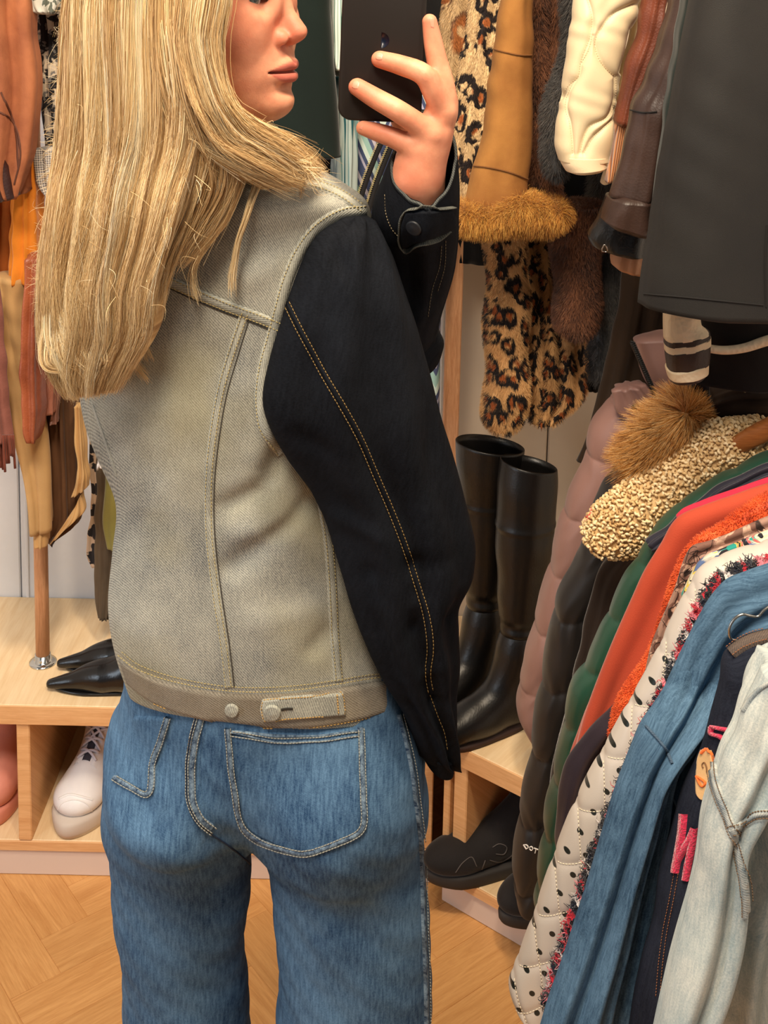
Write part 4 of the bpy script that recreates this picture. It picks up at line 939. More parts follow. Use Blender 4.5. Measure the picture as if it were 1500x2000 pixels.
# stitches on the hanging sleeve
g = Geo(); sp = [(562, 592), (590, 650), (628, 720), (668, 790), (705, 860), (735, 930), (765, 1000), (792, 1070), (815, 1140), (836, 1210), (842, 1270), (837, 1320), (843, 1355)]
dashes(sb, sp, g, 7, 5, 2.2, 0.00045, 0.0008); dashes(sb, sp, g, -5, 5, 2.2, 0.00045, 0.0008)
dashes(sb, [(843, 1355), (858, 1395), (872, 1430), (878, 1465)], g, 3, 5, 2.2, 0.00045, 0.0008)
mk('stitching', g, plain('bronze_thread', S(140, 112, 62), 0.7), slv)['kind'] = 'stuff'
g = Geo(); strip(sb, sp, 9, 0.0012, g); mk('seam', g, d_dark, slv)
g = Loft([(822, 1452, 882, 1448, 1.242, 1.255, .033), (832, 1490, 876, 1484, 1.248, 1.26, .028)], 14, 40, 0.9, None).geo(); mk('cuff', g, d_dark, jacket)
# ------------------------------------------------------------------ phone
c = Q(747, 90, YP + 0.0155); s0 = mpp(90, YP + 0.0155); hwid = 82 * s0
phone = root('smartphone', 'dark phone in a matte black case held up in the left hand', 'phone', c)
def slab(hx, hz, r, y0, y1, bev, nseg=10):
    g = Geo(); out = []
    for ins, yy in ((bev, y0), (bev * 0.3, y0 + bev * 0.3), (0, y0 + bev), (0, y1 - bev), (bev * 0.3, y1 - bev * 0.3), (bev, y1)):
        ring = []
        for cx, cz, a0 in ((hx - r, hz - r, 0), (-hx + r, hz - r, 90), (-hx + r, -hz + r, 180), (hx - r, -hz + r, 270)):
            for k in range(nseg + 1):
                a = math.radians(a0 + 90 * k / nseg); ring.append((cx + (r - ins) * math.cos(a), yy, cz + (r - ins) * math.sin(a)))
        out.append(ring)
    n = len(out[0]); V = [p for r_ in out for p in r_]
    F = [(i * n + j, i * n + (j + 1) % n, (i + 1) * n + (j + 1) % n, (i + 1) * n + j) for i in range(5) for j in range(n)] + [tuple(range(n))[::-1], tuple(5 * n + j for j in range(n))]
    V = np.array(V)
    return V, F
tl = math.radians(1.3); Rp = np.array([[math.cos(tl), 0, -math.sin(tl)], [0, 1, 0], [math.sin(tl), 0, math.cos(tl)]])
bot = 148 * s0; top = 0.170 - bot; hz = 0.085; cz = (top - bot) / 2
def pm(nm, V, F, m, par=phone, off=(0, 0, 0)):
    V = (np.asarray(V) + np.array(off)) @ Rp + c; return mk(nm, Geo().add(V, F), m, par)
V, F = slab(hwid, hz, 0.0135, -0.0052, 0.0052, 0.0022); pm('case', V, F, plain('black_case', S(34, 29, 26), 0.55, 0, 0.25), off=(0, 0, cz))
V, F = slab(hwid - 0.003, hz - 0.003, 0.011, 0.0049, 0.0057, 0.0003); pm('screen', V, F, plain('phone_glass', S(8, 8, 10), 0.06, 0, 0.6), off=(0, 0, cz))
V, F = slab(0.019, 0.019, 0.008, -0.0078, -0.005, 0.001); pm('camera_bump', V, F, plain('bump_glass', S(20, 20, 22), 0.2), off=(-hwid + 0.024, 0, cz + hz - 0.024))
g = Geo()
for dx, dz in ((-.008, .008), (-.008, -.008), (.008, 0)): disc(g, (np.array([-hwid + 0.024 + dx, -0.0077, cz + hz - 0.024 + dz]) @ Rp) + c, (0, -1, 0), 0.0062, 0.0015)
mk('camera_lens', g, plain('lens_glass', S(6, 6, 9), 0.05, 0, 0.7), phone)
# dark half-round mark on the back
th = np.linspace(-PI / 2, PI / 2, 20); x0 = (744 - 747) * s0; z0 = (90 - 78) * s0
V = [(x0, -0.00535, z0)] + [(x0 + 0.0088 * math.cos(t) * 0.9, -0.00535, z0 + 0.0078 * math.sin(t)) for t in th]; n = len(V)
V = V + [(a_[0], -0.0050, a_[2]) for a_ in V]
F = [tuple(range(n))] + [(i, (i + 1) % n, n + (i + 1) % n, n + i) for i in range(n)] + [tuple(range(n, 2 * n))[::-1]]
pm('mark', V, F, plain('navy_mark', S(8, 16, 34), 0.3))
# ------------------------------------------------------------------ hair
def hair_mat():
    M = M_('blonde_hair', 0.42, 0, 0.35); z = M.z(); u, v = M.xy()
    n = M.noise(60, 3, 0.6, M.pat(3.0, 0.12)); f = M.mth('ADD', M.mth('MULTIPLY', z, 0.6), M.mth('MULTIPLY', M.mr(n, 0.3, 0.7), 0.45))
    M.col(M.ramp(f, [(0.0, S(118, 82, 48)), (0.2, S(178, 136, 88)), (0.45, S(226, 188, 130)), (0.7, S(250, 222, 168)), (1.0, S(255, 246, 216))]))
    M.bump(n, 0.5, 0.001); M.b.inputs['Sheen Weight'].default_value = 0.1; return M.m
m_hair = hair_mat(); hr = np.random.default_rng(3)
def hair_lock(rows, n_str, base=True, n=90, m=72, width=0.00042, seed=0, clumps=26, endmin=0.8, wob=0.0025, g=None, amp=0.004, lo=0.03, hi=0.97, lift=0.004, baserand=0.35):
    r = np.random.default_rng(seed); g = g or Geo(); ph = r.random(9) * 6.3
    def dsp(U, v, th, u):
        return sum(np.sin(k * U * PI * 1.0 + ph[i] + 2.2 * v * (i - 1) + (0.7 * np.sin(6 * v + ph[i + 3]))) * amp * a for i, (k, a) in enumerate(((4, .9), (7.3, .7), (12.7, .5), (21, .3))))
    Lf = Loft(rows, n, m, 0.85, dsp)
    if base:
        gb_ = Lf.geo(); P = gb_.P(); P[:, 2] = baserand + 0.16 * np.sin(P[:, 0] * 130 + ph[0]) + 0.14 * np.sin(P[:, 0] * 310 + ph[1] + 4 * P[:, 1]); gb_.p = [P]; g.addg(gb_)
    ct = r.random(clumps) * PI * (hi - lo) + PI * lo; cc = r.random(clumps) * 0.95 - 0.02
    k = r.integers(0, clumps, n_str); th0 = ct[k] + r.normal(0, 0.085, n_str)
    th0 = np.clip(th0, -0.25, PI + 0.25)
    s0_ = np.clip(r.random(n_str) ** 3 * 0.3, 0, 0.5); s1 = endmin + (1.02 - endmin) * r.random(n_str) ** 0.5
    st = 22; tt = np.linspace(0, 1, st)
    vi = (s0_[:, None] + (s1 - s0_)[:, None] * tt[None]) * (n - 1)
    wv = th0[:, None] + 0.10 * np.sin(tt[None] * 7 + ph[k % 9][:, None]) * tt[None] + (ct[k] - th0)[:, None] * tt[None] ** 2 * 0.55 + r.normal(0, 0.03, (n_str, 1)) * tt[None]
    ti = (wv % (2 * PI)) / (2 * PI) * m
    vi = np.clip(vi, 0, n - 1.001); i0 = np.floor(vi).astype(int); fi = (vi - i0)[..., None]; j0 = np.floor(ti).astype(int) % m; fj = (ti - np.floor(ti))[..., None]; j1 = (j0 + 1) % m
    X = (Lf.V[i0, j0] * (1 - fj) + Lf.V[i0, j1] * fj) * (1 - fi) + (Lf.V[i0 + 1, j0] * (1 - fj) + Lf.V[i0 + 1, j1] * fj) * fi
    Nn = Lf.nd[i0, j0]; X = X + Nn * (0.0004 + lift * r.random((n_str, 1, 1)) ** 2 * (0.4 + 0.8 * tt[None, :, None]))
    fr = r.normal(0, 1, (n_str, 3)); X = X + fr[:, None] * wob * (np.sin(tt * 5 + 1)[None, :, None] * 0.4 + tt[None, :, None] ** 2 * 0.9) * (0.3 + r.random((n_str, 1, 1)))
    col = np.clip(cc[k] + r.normal(0, 0.15, n_str), 0, 1)
    strands(g, None, X, width * (0.6 + 0.7 * r.random(n_str)), np.stack([th0 * 0.05, np.zeros(n_str), col], -1))
    return Lf, g
g = Geo()
main = [(240, -150, 405, -150, 1.20, 1.19, .088), (205, -60, 418, -60, 1.19, 1.165, .094), (190, 20, 420, 20, 1.19, 1.15, .088), (175, 110, 414, 110, 1.185, 1.14, .076), (156, 200, 410, 200, 1.18, 1.13, .062), (134, 300, 392, 300, 1.175, 1.125, .048), (114, 390, 362, 390, 1.17, 1.12, .040), (98, 480, 332, 480, 1.17, 1.125, .034), (96, 560, 304, 560, 1.17, 1.13, .033), (100, 640, 290, 640, 1.175, 1.14, .031), (118, 710, 250, 710, 1.18, 1.15, .028), (150, 752, 222, 752, 1.18, 1.16, .020)]
hair_lock(main, 15000, True, 110, 110, 0.00036, 1, 60, 0.80, 0.0032, g, 0.0050)
# the lock framing the face and falling over the right shoulder
face0 = [(340, -140, 430, -110, 1.14, 1.15, .050), (330, -20, 424, -10, 1.125, 1.14, .045), (322, 80, 410, 80, 1.12, 1.135, .038), (332, 160, 410, 148, 1.115, 1.135, .030), (352, 230, 430, 210, 1.118, 1.14, .022), (390, 285, 470, 245, 1.125, 1.15, .014), (430, 310, 500, 275, 1.135, 1.16, .006)]
hair_lock(face0, 1500, True, 70, 70, 0.00036, 12, 26, 0.75, 0.0035, g, 0.003, lift=0.005)
face = [(340, -140, 430, -110, 1.14, 1.15, .050), (330, -20, 424, -10, 1.125, 1.14, .045), (322, 80, 410, 80, 1.12, 1.135, .040), (330, 160, 412, 150, 1.115, 1.135, .034), (352, 235, 440, 215, 1.115, 1.14, .030), (388, 288, 500, 248, 1.12, 1.15, .020), (440, 320, 555, 275, 1.128, 1.165, .016), (508, 346, 600, 312, 1.145, 1.18, .010), (566, 362, 622, 340, 1.165, 1.19, .005)]
hair_lock(face, 4200, False, 90, 80, 0.00034, 2, 34, 0.66, 0.0060, g, 0.003, lift=0.008)
# fill between both and thin loose locks on the jacket back
hair_lock([(300, 40, 400, 40, 1.10, 1.12, .02), (320, 180, 425, 180, 1.10, 1.125, .018), (350, 280, 460, 262, 1.11, 1.14, .014), (385, 345, 470, 330, 1.125, 1.14, .009), (360, 430, 430, 430, 1.14, 1.145, .007), (310, 520, 360, 520, 1.145, 1.15, .004)], 600, False, 60, 60, 0.0004, 8, 24, 0.6, 0.006, g, 0.003)
hair_lock([(300, 60, 400, 60, 1.12, 1.13, .03), (300, 200, 420, 190, 1.115, 1.13, .026), (300, 300, 430, 290, 1.12, 1.13, .018), (300, 380, 400, 385, 1.125, 1.135, .012), (280, 500, 350, 500, 1.14, 1.14, .007), (255, 600, 320, 590, 1.145, 1.15, .004)], 1500, False, 60, 60, 0.0004, 4, 24, 0.7, 0.004, g, 0.003)
def on_t(px, py, lift=0.004):
    c_ = cast(tb, px, py); return c_[0] + c_[1] * lift if c_ is not None else Q(px, py, 1.16)
def thin_lock(pts, w0, n_str, seed, taper=0.25, col=0.62, lift=0.006, width=0.00042, surf=True, g_=g):
    r = np.random.default_rng(seed); Pp = crm([(*p, 0, 0) if len(p) == 2 else p for p in pts], 40)
    C = np.array([on_t(a[0], a[1], lift) if surf else Q(a[0], a[1], a[2]) for a in Pp])
    for _ in range(3): C[1:-1] = (C[:-2] + C[1:-1] * 2 + C[2:]) / 4
    T = np.gradient(C, axis=0); T /= np.linalg.norm(T, axis=1)[:, None]; W = np.cross(T, np.array([0, -1, 0.3])); W /= np.linalg.norm(W, axis=1)[:, None]; Np = np.cross(W, T)
    o = r.uniform(-1, 1, (n_str, 2)); t = np.linspace(0, 1, 40); wdt = w0 * (1 - (1 - taper) * t ** 1.3) * (0.75 + 0.25 * np.sin(t * 6))
    X = C[None] + W[None] * (o[:, :1] * wdt[None])[..., None] + Np[None] * (o[:, 1:] * wdt[None] * 0.45)[..., None]
    X += r.normal(0, 1, (n_str, 1, 3)) * 0.0025 * (t ** 3)[None, :, None]
    e = r.integers(30, 41, n_str)
    X = np.stack([X[i][np.linspace(0, e[i] - 1, 24).astype(int)] for i in range(n_str)])
    strands(g_, None, X, width * (0.6 + 0.7 * r.random(n_str)), np.stack([o[:, 0], o[:, 1], np.clip(col + r.normal(0, 0.16, n_str), 0, 1)], -1))
thin_lock([(420, 262), (452, 300), (482, 330), (478, 375), (455, 420), (425, 460), (398, 500), (386, 545), (396, 580)], 0.0065, 170, 31, 0.12, 0.62, 0.016)
thin_lock([(430, 255), (470, 290), (502, 325), (508, 360), (490, 410), (472, 455), (464, 510), (463, 565)], 0.0065, 170, 32, 0.12, 0.70, 0.016)
thin_lock([(385, 250), (420, 285), (430, 310), (420, 350), (400, 390), (370, 440), (335, 490), (318, 545)], 0.007, 150, 33, 0.3, 0.40, 0.014)
thin_lock([(560, 330), (592, 352), (585, 372), (586, 395)], 0.003, 30, 34, 0.3, 0.5)
thin_lock([(470, 340), (520, 372), (560, 345), (600, 345)], 0.004, 30, 35, 0.3, 0.6)
thin_lock([(262, 500), (252, 580), (256, 650), (272, 700), (298, 738)], 0.012, 240, 36, 0.12, 0.6, 0.012)
thin_lock([(290, 470), (275, 560), (280, 640), (300, 700)], 0.012, 120, 37, 0.3, 0.5, 0.010)
for k in range(30):                                # turned-in ends
    x0_ = 95 + hr.random() * 130; y0_ = 560 + hr.random() * 80; xe = 130 + hr.random() * 100; ye = 738 + hr.random() * 30; sg = hr.choice([-1, 1]) * (6 + 12 * hr.random())
    thin_lock([(x0_, y0_, 1.135, 0), (x0_ * 0.7 + xe * 0.3 - sg, y0_ + 80, 1.13, 0), (xe * .7 + x0_ * .3 - sg * .8, ye - 25, 1.135, 0), (xe + sg * 1.6, ye, 1.15, 0)], 0.008, 60, 50 + k, 0.3, 0.25 + 0.7 * hr.random(), surf=False, width=0.0003)
# flyaways
r = np.random.default_rng(77); nf = 800; X = []
for k in range(nf):
    t0 = r.random()
    if k < 600: yy = -20 + 740 * r.random(); xx = np.interp(yy, [0, 110, 300, 480, 560, 640, 710], [148, 138, 114, 92, 92, 106, 124]) + r.random() * 10; dx = -r.random() ** 1.5 * 46 - 3; dy = r.normal(10, 20); Y0 = 1.16
    elif k < 730: q = r.random(); xx = 470 + 140 * q; yy = 250 + 90 * q + r.normal(0, 6); dx = 20 + r.random() * 40; dy = r.normal(10, 22); Y0 = 1.15
    else: xx = 150 + 240 * r.random(); yy = 100 + 500 * r.random(); dx = r.normal(0, 26); dy = 20 + 30 * r.random(); Y0 = 1.10
    cx_, cy_ = r.normal(0, 9, 2); t = np.linspace(0, 1, 12)
    px_ = xx + dx * t + cx_ * np.sin(t * 3.1); py_ = yy + dy * t + cy_ * np.sin(t * 3.1) + 4 * t * t
    X.append(Q(px_, py_, Y0 + 0.012 * r.normal() * t))
X = np.array(X)[:, np.linspace(0, 11, 12).astype(int)]
strands(g, None, X, 0.00020 * (0.7 + r.random(nf)), np.stack([r.random(nf), r.random(nf), 0.4 + 0.6 * r.random(nf)], -1))
thin_lock([(432, 92, 1.125, 0), (428, 130, 1.12, 0), (436, 160, 1.12, 0), (444, 182, 1.13, 0)], 0.0015, 14, 90, 0.4, 0.5, surf=False)
mk('hair', g, m_hair, person)
# ------------------------------------------------------------------ hanging clothes
def rws(px, Y, t, dY=0.0):
    out = []
    for i, r in enumerate(px):
        k = i / max(1, len(px) - 1)
        out.append((r[0], r[1], r[2], r[3], Y + (r[4] if len(r) > 4 else 0), Y + dY + (r[4] if len(r) > 4 else 0), (r[5] if len(r) > 5 else 1) * t))
    return out
def piece(nm, par, px, Y, t, mat, disp=None, n=60, m=44, e=0.85, dY=0.0, furp=None, gr=None, horiz=False, planar=True):
    L = Loft(rws(px, Y, t, dY), n, m, e, disp, horiz=horiz)
    if gr: groove(L, *gr)
    g = L.geo(planar=planar)
    if furp: fur(g, **furp)
    o = mk(nm, g, mat, par) if nm else None
    return o, L, g
def garment(name, label, cat, Y, px0, group=None):
    return root(name, label, cat, Q(px0[0], px0[1], Y), group)
vert = lambda *r: [(a[1], a[0], a[2], a[0]) + tuple(a[3:]) for a in r]       # rows given as (y, x left, x right)
def single(name, label, cat, px, Y, t, mat, disp=None, group=None, part='body_panel', **k):
    o = garment(name, label, cat, Y, px[-1][:2], group); q = piece(part, o, px, Y, t, mat, disp, **k); return o, q[2], q[1]
metal = plain('steel', S(190, 188, 182), 0.25, 1.0); dk_metal = plain('dark_steel', S(70, 66, 60), 0.3, 1.0)
black_thread = plain('black_thread', S(24, 22, 22), 0.9)

# --- left rail, over the long bench
m_rust = leather('rust_suede', S(176, 108, 68), 0.85, S(138, 78, 48), 500, 0.2)
o, g, L = single('suede_jacket', 'rust brown suede jacket hanging at the top left edge above the orange skirts', 'jacket', vert((-90, -120, 62), (60, -125, 70), (150, -120, 80), (230, -115, 76), (300, -100, 64), (345, -60, 50), (378, -10, 38)), 2.02, 0.05, m_rust, folds(0.012, 3, 41, 0.003))
bv = g.bvh(); each('seam', o, leather('dark_suede', S(96, 54, 36), 0.8), bv, [[(-20, 210), (20, 232), (40, 300), (28, 360)], [(2, 180), (30, 250), (36, 330)]], 4, 0.0015)
piece('sleeve', o, vert((300, -60, 8), (340, -50, 22), (385, -30, 30)), 1.99, 0.035, leather('plum_leather', S(60, 34, 32), 0.5), folds(0.004, 2, 5))
m_org = cloth('orange_corduroy', S(222, 130, 36), 0.16, 0.85, 0.2, 700, 0.3, 14)
single('orange_skirt', 'bright orange cotton skirt hanging left of the long hair', 'skirt', vert((300, 30, 80), (420, 27, 84), (500, 24, 86), (546, 23, 84)), 2.10, 0.035, m_org, folds(0.006, 3, 42, 0.002))
single('brown_orange_skirt', 'burnt orange suede skirt cut by the left edge, behind the bright orange skirt', 'skirt', vert((300, -90, 34), (420, -95, 32), (552, -98, 30)), 2.14, 0.035, cloth('burnt_orange', S(168, 86, 26), 0.2, 0.9, 0.2, 600, 0.3, 12), folds(0.008, 3, 43, 0.002))
def floral(name, base, cols, scale, thr=0.5):
    M = M_(name, 0.75, 0.1, 0.25); p = M.warp(M.pat(), 0.03, 25); c = base
    for i, (cc, sc, t) in enumerate(cols):
        p2 = M.n('ShaderNodeMapping', None, {0: p, 1: (i * 3.7, i * 1.9, 0)}).outputs[0]
        d = M.vor(sc, p2); nn = M.noise(sc * 2.2, 2, 0.5, p2)
        c = M.mix(M.mr(M.mth('ADD', d, M.mth('MULTIPLY', M.mth('SUBTRACT', nn, 0.5), 0.7)), t, t - 0.05), c, cc)
    M.col(c); M.bump(M.noise(800, 1), 0.2, 0.0005); return M.m
m_bw = floral('black_white_floral', S(40, 38, 40), [(S(206, 190, 168), 28, 0.42), (S(120, 116, 112), 60, 0.25)], 30)
single('printed_dress', 'black dress with pale leaf print hanging beside the suede jacket, partly behind the hair', 'dress', vert((-80, 50, 130), (60, 76, 150), (150, 78, 150), (250, 90, 150), (330, 96, 150)), 2.14, 0.03, m_bw, folds(0.006, 3, 44, 0.002))
o, g, L = single('patterned_blouse', 'grey and white geometric print blouse cuff at the top left', 'blouse', vert((-80, 44, 120), (-20, 50, 126), (12, 58, 124), (22, 70, 118)), 2.04, 0.035, floral('grey_print', S(196, 192, 178), [(S(96, 100, 88), 55, 0.36)], 60), folds(0.003, 3, 45))
m_ging = M_('gingham', 0.8); u, v = m_ging.xy(); a1 = m_ging.mth('GREATER_THAN', m_ging.mth('FRACT', m_ging.mth('MULTIPLY', u, 260)), 0.5); a2 = m_ging.mth('GREATER_THAN', m_ging.mth('FRACT', m_ging.mth('MULTIPLY', v, 260)), 0.5)
m_ging.col(m_ging.mix(m_ging.mth('MULTIPLY', m_ging.mth('ADD', a1, a2), 0.5), S(214, 208, 200), S(98, 92, 90)))
single('gingham_shirt', 'small grey checked shirt tail peeking out left of the hair', 'shirt', vert((290, 70, 130), (330, 74, 130), (365, 82, 130), (384, 96, 128)), 2.08, 0.02, m_ging.m, folds(0.004, 3, 46))
m_khaki = cloth('khaki_cotton', S(194, 154, 102), 0.12, 0.8, 0.1, 700, 0.3, 8)
m_beige = cloth('beige_cotton', S(150, 136, 108), 0.14, 0.85, 0.1, 700, 0.3, 8)
m_dkbrown = cloth('dark_brown_lining', S(98, 66, 42), 0.2, 0.8, 0.1, 700, 0.3, 8)
o = garment('trench_coat', 'khaki trench coat with long sleeve hanging in front of the round wooden pole', 'coat', 2.12, (84, 1060))
piece('body_panel', o, vert((560, 60, 150), (760, 84, 156), (860, 92, 158), (950, 94, 162), (1010, 96, 158), (1046, 97, 110)), 2.16, 0.035, m_dkbrown, folds(0.008, 3, 47, 0.003))
piece('coat_front', o, [(148, 790, 160, 790), (150, 860, 163, 860), (152, 930, 170, 926), (140, 970, 172, 950)], 2.11, 0.012, m_khaki, folds(0.003, 2, 48, 0.002))
piece('hem_flap', o, [(150, 985, 160, 962), (120, 1030, 165, 998), (98, 1062, 140, 1018)], 2.11, 0.014, m_khaki, folds(0.004, 2, 51, 0.002))
_, L, g = piece('sleeve', o, vert((540, -40, 50), (640, -20, 62), (740, 4, 80), (840, 28, 92), (930, 52, 98), (1000, 65, 99), (1030, 68, 98)), 2.09, 0.032, m_beige if False else m_khaki, folds(0.005, 2, 49, 0.002))
piece('cuff', o, vert((1028, 69, 97), (1060, 72, 94)), 2.09, 0.024, m_khaki, folds(0.002, 2, 50, 0.001), n=14)
m_tan = leather('cognac_leather', S(168, 92, 58), 0.4, S(120, 58, 36), 320, 0.3)
o = garment('leather_jacket', 'cognac brown leather jacket sleeve hanging between khaki coat and hair', 'jacket', 2.04, (70, 850))
piece('sleeve', o, vert((500, 54, 90), (640, 46, 84), (740, 42, 86), (800, 47, 86), (836, 54, 80), (853, 64, 74)), 2.03, 0.03, m_tan, folds(0.003, 2, 52, 0.002))
piece('body_panel', o, vert((560, 78, 118), (700, 86, 112), (760, 87, 108), (804, 90, 106)), 2.07, 0.018, leather('rose_leather', S(176, 118, 96), 0.4, S(140, 84, 66)), folds(0.003, 3, 53))
piece('hem', o, vert((740, 100, 118), (790, 102, 115), (824, 100, 112)), 2.09, 0.014, leather('mauve_leather', S(150, 104, 88), 0.5), folds(0.003, 3, 54))
o, g, L = single('brown_suit_coat', 'dark brown coat hanging behind the hair ends, right of the khaki coat', 'coat', vert((560, 100, 200), (700, 104, 190), (790, 108, 178), (850, 110, 160)), 2.22, 0.02, cloth('chocolate_cloth', S(70, 42, 26), 0.2), folds(0.006, 3, 55))
m_frin = cloth('mauve_fringe', S(150, 96, 84), 0.2, 0.8, 0.15, 500, 0.3, 20)
o = garment('fringed_scarf', 'mauve brown fringed scarf at the far left edge', 'scarf', 2.02, (0, 900))
piece('scarf_panel', o, [(-60, 560, -6, 560), (-70, 700, 6, 700), (-75, 800, 14, 800), (-75, 862, 22, 858)], 2.02, 0.02, m_frin, folds(0.004, 4, 56, 0.002))
g = Geo()
for k in range(26):
    x = -72 + k * 3.9; Lg = 40 + rng.random() * 45; tube(g, [Q(x + j * 0.8, 850 + Lg * j / 5, 2.005 + 0.01 * math.sin(k * 2.1)) for j in range(6)], 0.0022, 6)
mk('fringe', g, cloth('fringe_yarn', S(122, 62, 46), 0.25), o)['kind'] = 'stuff'
m_zeb = floral('animal_print_silk', S(206, 178, 152), [(S(44, 40, 42), 34, 0.44)], 30)
single('animal_print_scarf', 'narrow cream and black animal print scarf hanging left of the olive trousers', 'scarf', vert((800, 176, 196), (900, 178, 194), (1000, 180, 198), (1050, 171, 195), (1080, 172, 193), (1102, 184, 192)), 2.26, 0.016, m_zeb, folds(0.002, 2, 57))
m_oliv = cloth('olive_cotton', S(128, 120, 62), 0.12, 0.85, 0.15, 600, 0.3, 10)
o = garment('olive_trousers', 'olive green and dark khaki trousers folded over a hanger left of the jacket', 'trousers', 2.2, (210, 1190))
piece('lining', o, vert((830, 190, 250), (950, 190, 250), (1100, 188, 244), (1170, 190, 230), (1202, 196, 218)), 2.25, 0.02, cloth('dark_khaki', S(96, 80, 62), 0.15), folds(0.004, 3, 58, 0.002))
piece('trouser_leg', o, vert((860, 207, 262), (950, 206, 262), (1030, 203, 256), (1066, 212, 250)), 2.20, 0.022, m_oliv, folds(0.003, 3, 59, 0.001))
g = Geo(); tube(g, [Q(x, y, 2.165) for x, y in ((191, 884), (194, 888), (192, 905), (196, 913), (203, 914), (211, 914))], 0.0022, 8); tube(g, [Q(x, y, 2.165) for x, y in ((192, 905), (190, 918))], 0.0022, 8)
mk('hanger_clip', g, plain('white_plastic', S(226, 222, 224), 0.4), o)

# --- centre, behind the face and the phone
o, g, L = single('green_coat', 'dark bottle green coat hanging behind the face', 'coat', [(480, -80, 640, -80), (470, 0, 644, 0), (460, 100, 650, 104), (465, 200, 658, 204), (500, 270, 664, 280), (540, 292, 665, 304)], 2.08, 0.05, cloth('bottle_green_wool', S(17, 29, 25), 0.12, 0.9, 0.2, 500, 0.3, 6), folds(0.004, 1.5, 61, 0.001))
single('black_coat', 'black coat showing under the hem of the dark green coat', 'coat', vert((180, 470, 662), (300, 470, 664), (420, 500, 656), (620, 560, 650)), 2.2, 0.03, cloth('black_wool', S(16, 16, 18), 0.1), folds(0.004, 2, 62))
def stripes(name, base, lines, rough=0.8):
    M = M_(name, rough, 0.05, 0.25); u, v = M.xy(); c = base
    for cc, per, off, wd in lines:
        s_ = M.mth('LESS_THAN', M.mth('FRACT', M.mth('ADD', M.mth('MULTIPLY', u, 1 / per), off)), wd); c = M.mix(s_, c, cc)
    M.col(c); M.bump(M.noise(800, 1), 0.2, 0.0005); return M.m
m_str = stripes('green_striped_cotton', S(222, 226, 214), [(S(60, 112, 100), 0.0095, 0.0, 0.16), (S(140, 170, 160), 0.0095, 0.5, 0.12)])
m_str2 = stripes('teal_striped_cotton', S(168, 182, 178), [(S(34, 84, 92), 0.0125, 0.0, 0.2), (S(110, 140, 140), 0.0125, 0.45, 0.14)])
o = garment('striped_shirt', 'white and green striped shirt hanging between the green coat and the phone', 'shirt', 2.12, (655, 420))
piece('sleeve', o, [(640, -80, 690, -80), (642, 0, 690, 0), (643, 70, 690, 70), (645, 120, 690, 120), (650, 136, 690, 128)], 2.10, 0.025, m_str, folds(0.003, 2, 63, 0.001), planar=False)
piece('cuff', o, [(648, 134, 690, 122), (656, 148, 690, 136)], 2.11, 0.02, cloth('cuff_grey', S(120, 128, 120), 0.1), None, n=10)
piece('body_panel', o, vert((150, 655, 705), (240, 660, 698), (320, 652, 696), (420, 646, 696), (640, 640, 700)), 2.15, 0.025, m_str2, folds(0.006, 4, 64, 0.001), planar=False)
def chevron():
    M = M_('chevron_print', 0.7, 0.05, 0.3); u, v = M.xy()
    a_ = M.mth('ABSOLUTE', M.mth('SUBTRACT', M.mth('FRACT', M.mth('MULTIPLY', u, 1 / 0.095)), 0.5)); q = M.mth('FRACT', M.mth('SUBTRACT', M.mth('MULTIPLY', v, 1 / 0.125), M.mth('MULTIPLY', M.mth('SUBTRACT', 0.5, a_), 1.9)))
    M.col(M.ramp(q, [(0, S(62, 72, 104)), (0.24, S(184, 176, 188)), (0.36, S(78, 88, 120)), (0.48, S(150, 186, 178)), (0.66, S(198, 214, 204)), (0.8, S(62, 72, 104)), (0.92, S(170, 166, 186))], 'CONSTANT')); M.bump(M.noise(600, 1), 0.2, 0.0004); return M.m
o, g, L = single('chevron_dress', 'long dress with blue, lilac and mint chevrons hanging behind the phone and raised sleeve', 'dress', vert((150, 690, 880), (300, 692, 880), (420, 694, 880), (560, 720, 862), (680, 760, 859), (760, 800, 858), (836, 832, 857)), 2.2, 0.03, chevron(), folds(0.004, 2, 65, 0.001), planar=False)
bv = g.bvh(); m_gold = plain('gold_braid', S(176, 158, 96), 0.6)
o = root('woven_strap', 'black bag strap edged with gold zigzag braid hanging across the chevron dress', 'strap', Q(715, 420, 2.14))
gs, gz = Geo(), Geo()
def Pz(x, y, Y=2.135): return Q(x, y, Y)
for (a, b) in (((752, 262), (690, 440)), ((770, 272), (712, 442))):
    n_ = 40; t = np.linspace(0, 1, n_); cx_ = a[0] + (b[0] - a[0]) * t - 5 * np.sin(t * PI); cy_ = a[1] + (b[1] - a[1]) * t
    A_ = Pz(cx_ - 5.5, cy_); B_ = Pz(cx_ + 5.5, cy_); C_ = A_ + (0, 0.004, 0); D_ = B_ + (0, 0.004, 0)
    V = np.stack([A_, B_, D_, C_], 1).reshape(-1, 3); gs.add(V, [(i * 4 + j, i * 4 + (j + 1) % 4, (i + 1) * 4 + (j + 1) % 4, (i + 1) * 4 + j) for i in range(n_ - 1) for j in range(4)])
    tz = np.linspace(0, 1, 90); zx = np.interp(tz, t, cx_) - 7.5 + 2.2 * (np.arange(90) % 2 * 2 - 1); zy = a[1] + (b[1] - a[1]) * tz; tube(gz, Pz(zx, zy, 2.133), 0.0011, 5)
mk('webbing', gs, black_thread, o); mk('braid', gz, m_gold, o)
single('black_fur_coat', 'black coat hanging behind the raised finger and spotted coats', 'coat', vert((-80, 800, 900), (60, 815, 900), (200, 840, 920), (330, 860, 960), (430, 884, 1000), (490, 890, 1000), (512, 892, 990)), 2.29, 0.02, cloth('black_pile', S(12, 11, 12), 0.1, 0.8, 0.3), folds(0.005, 2, 66))

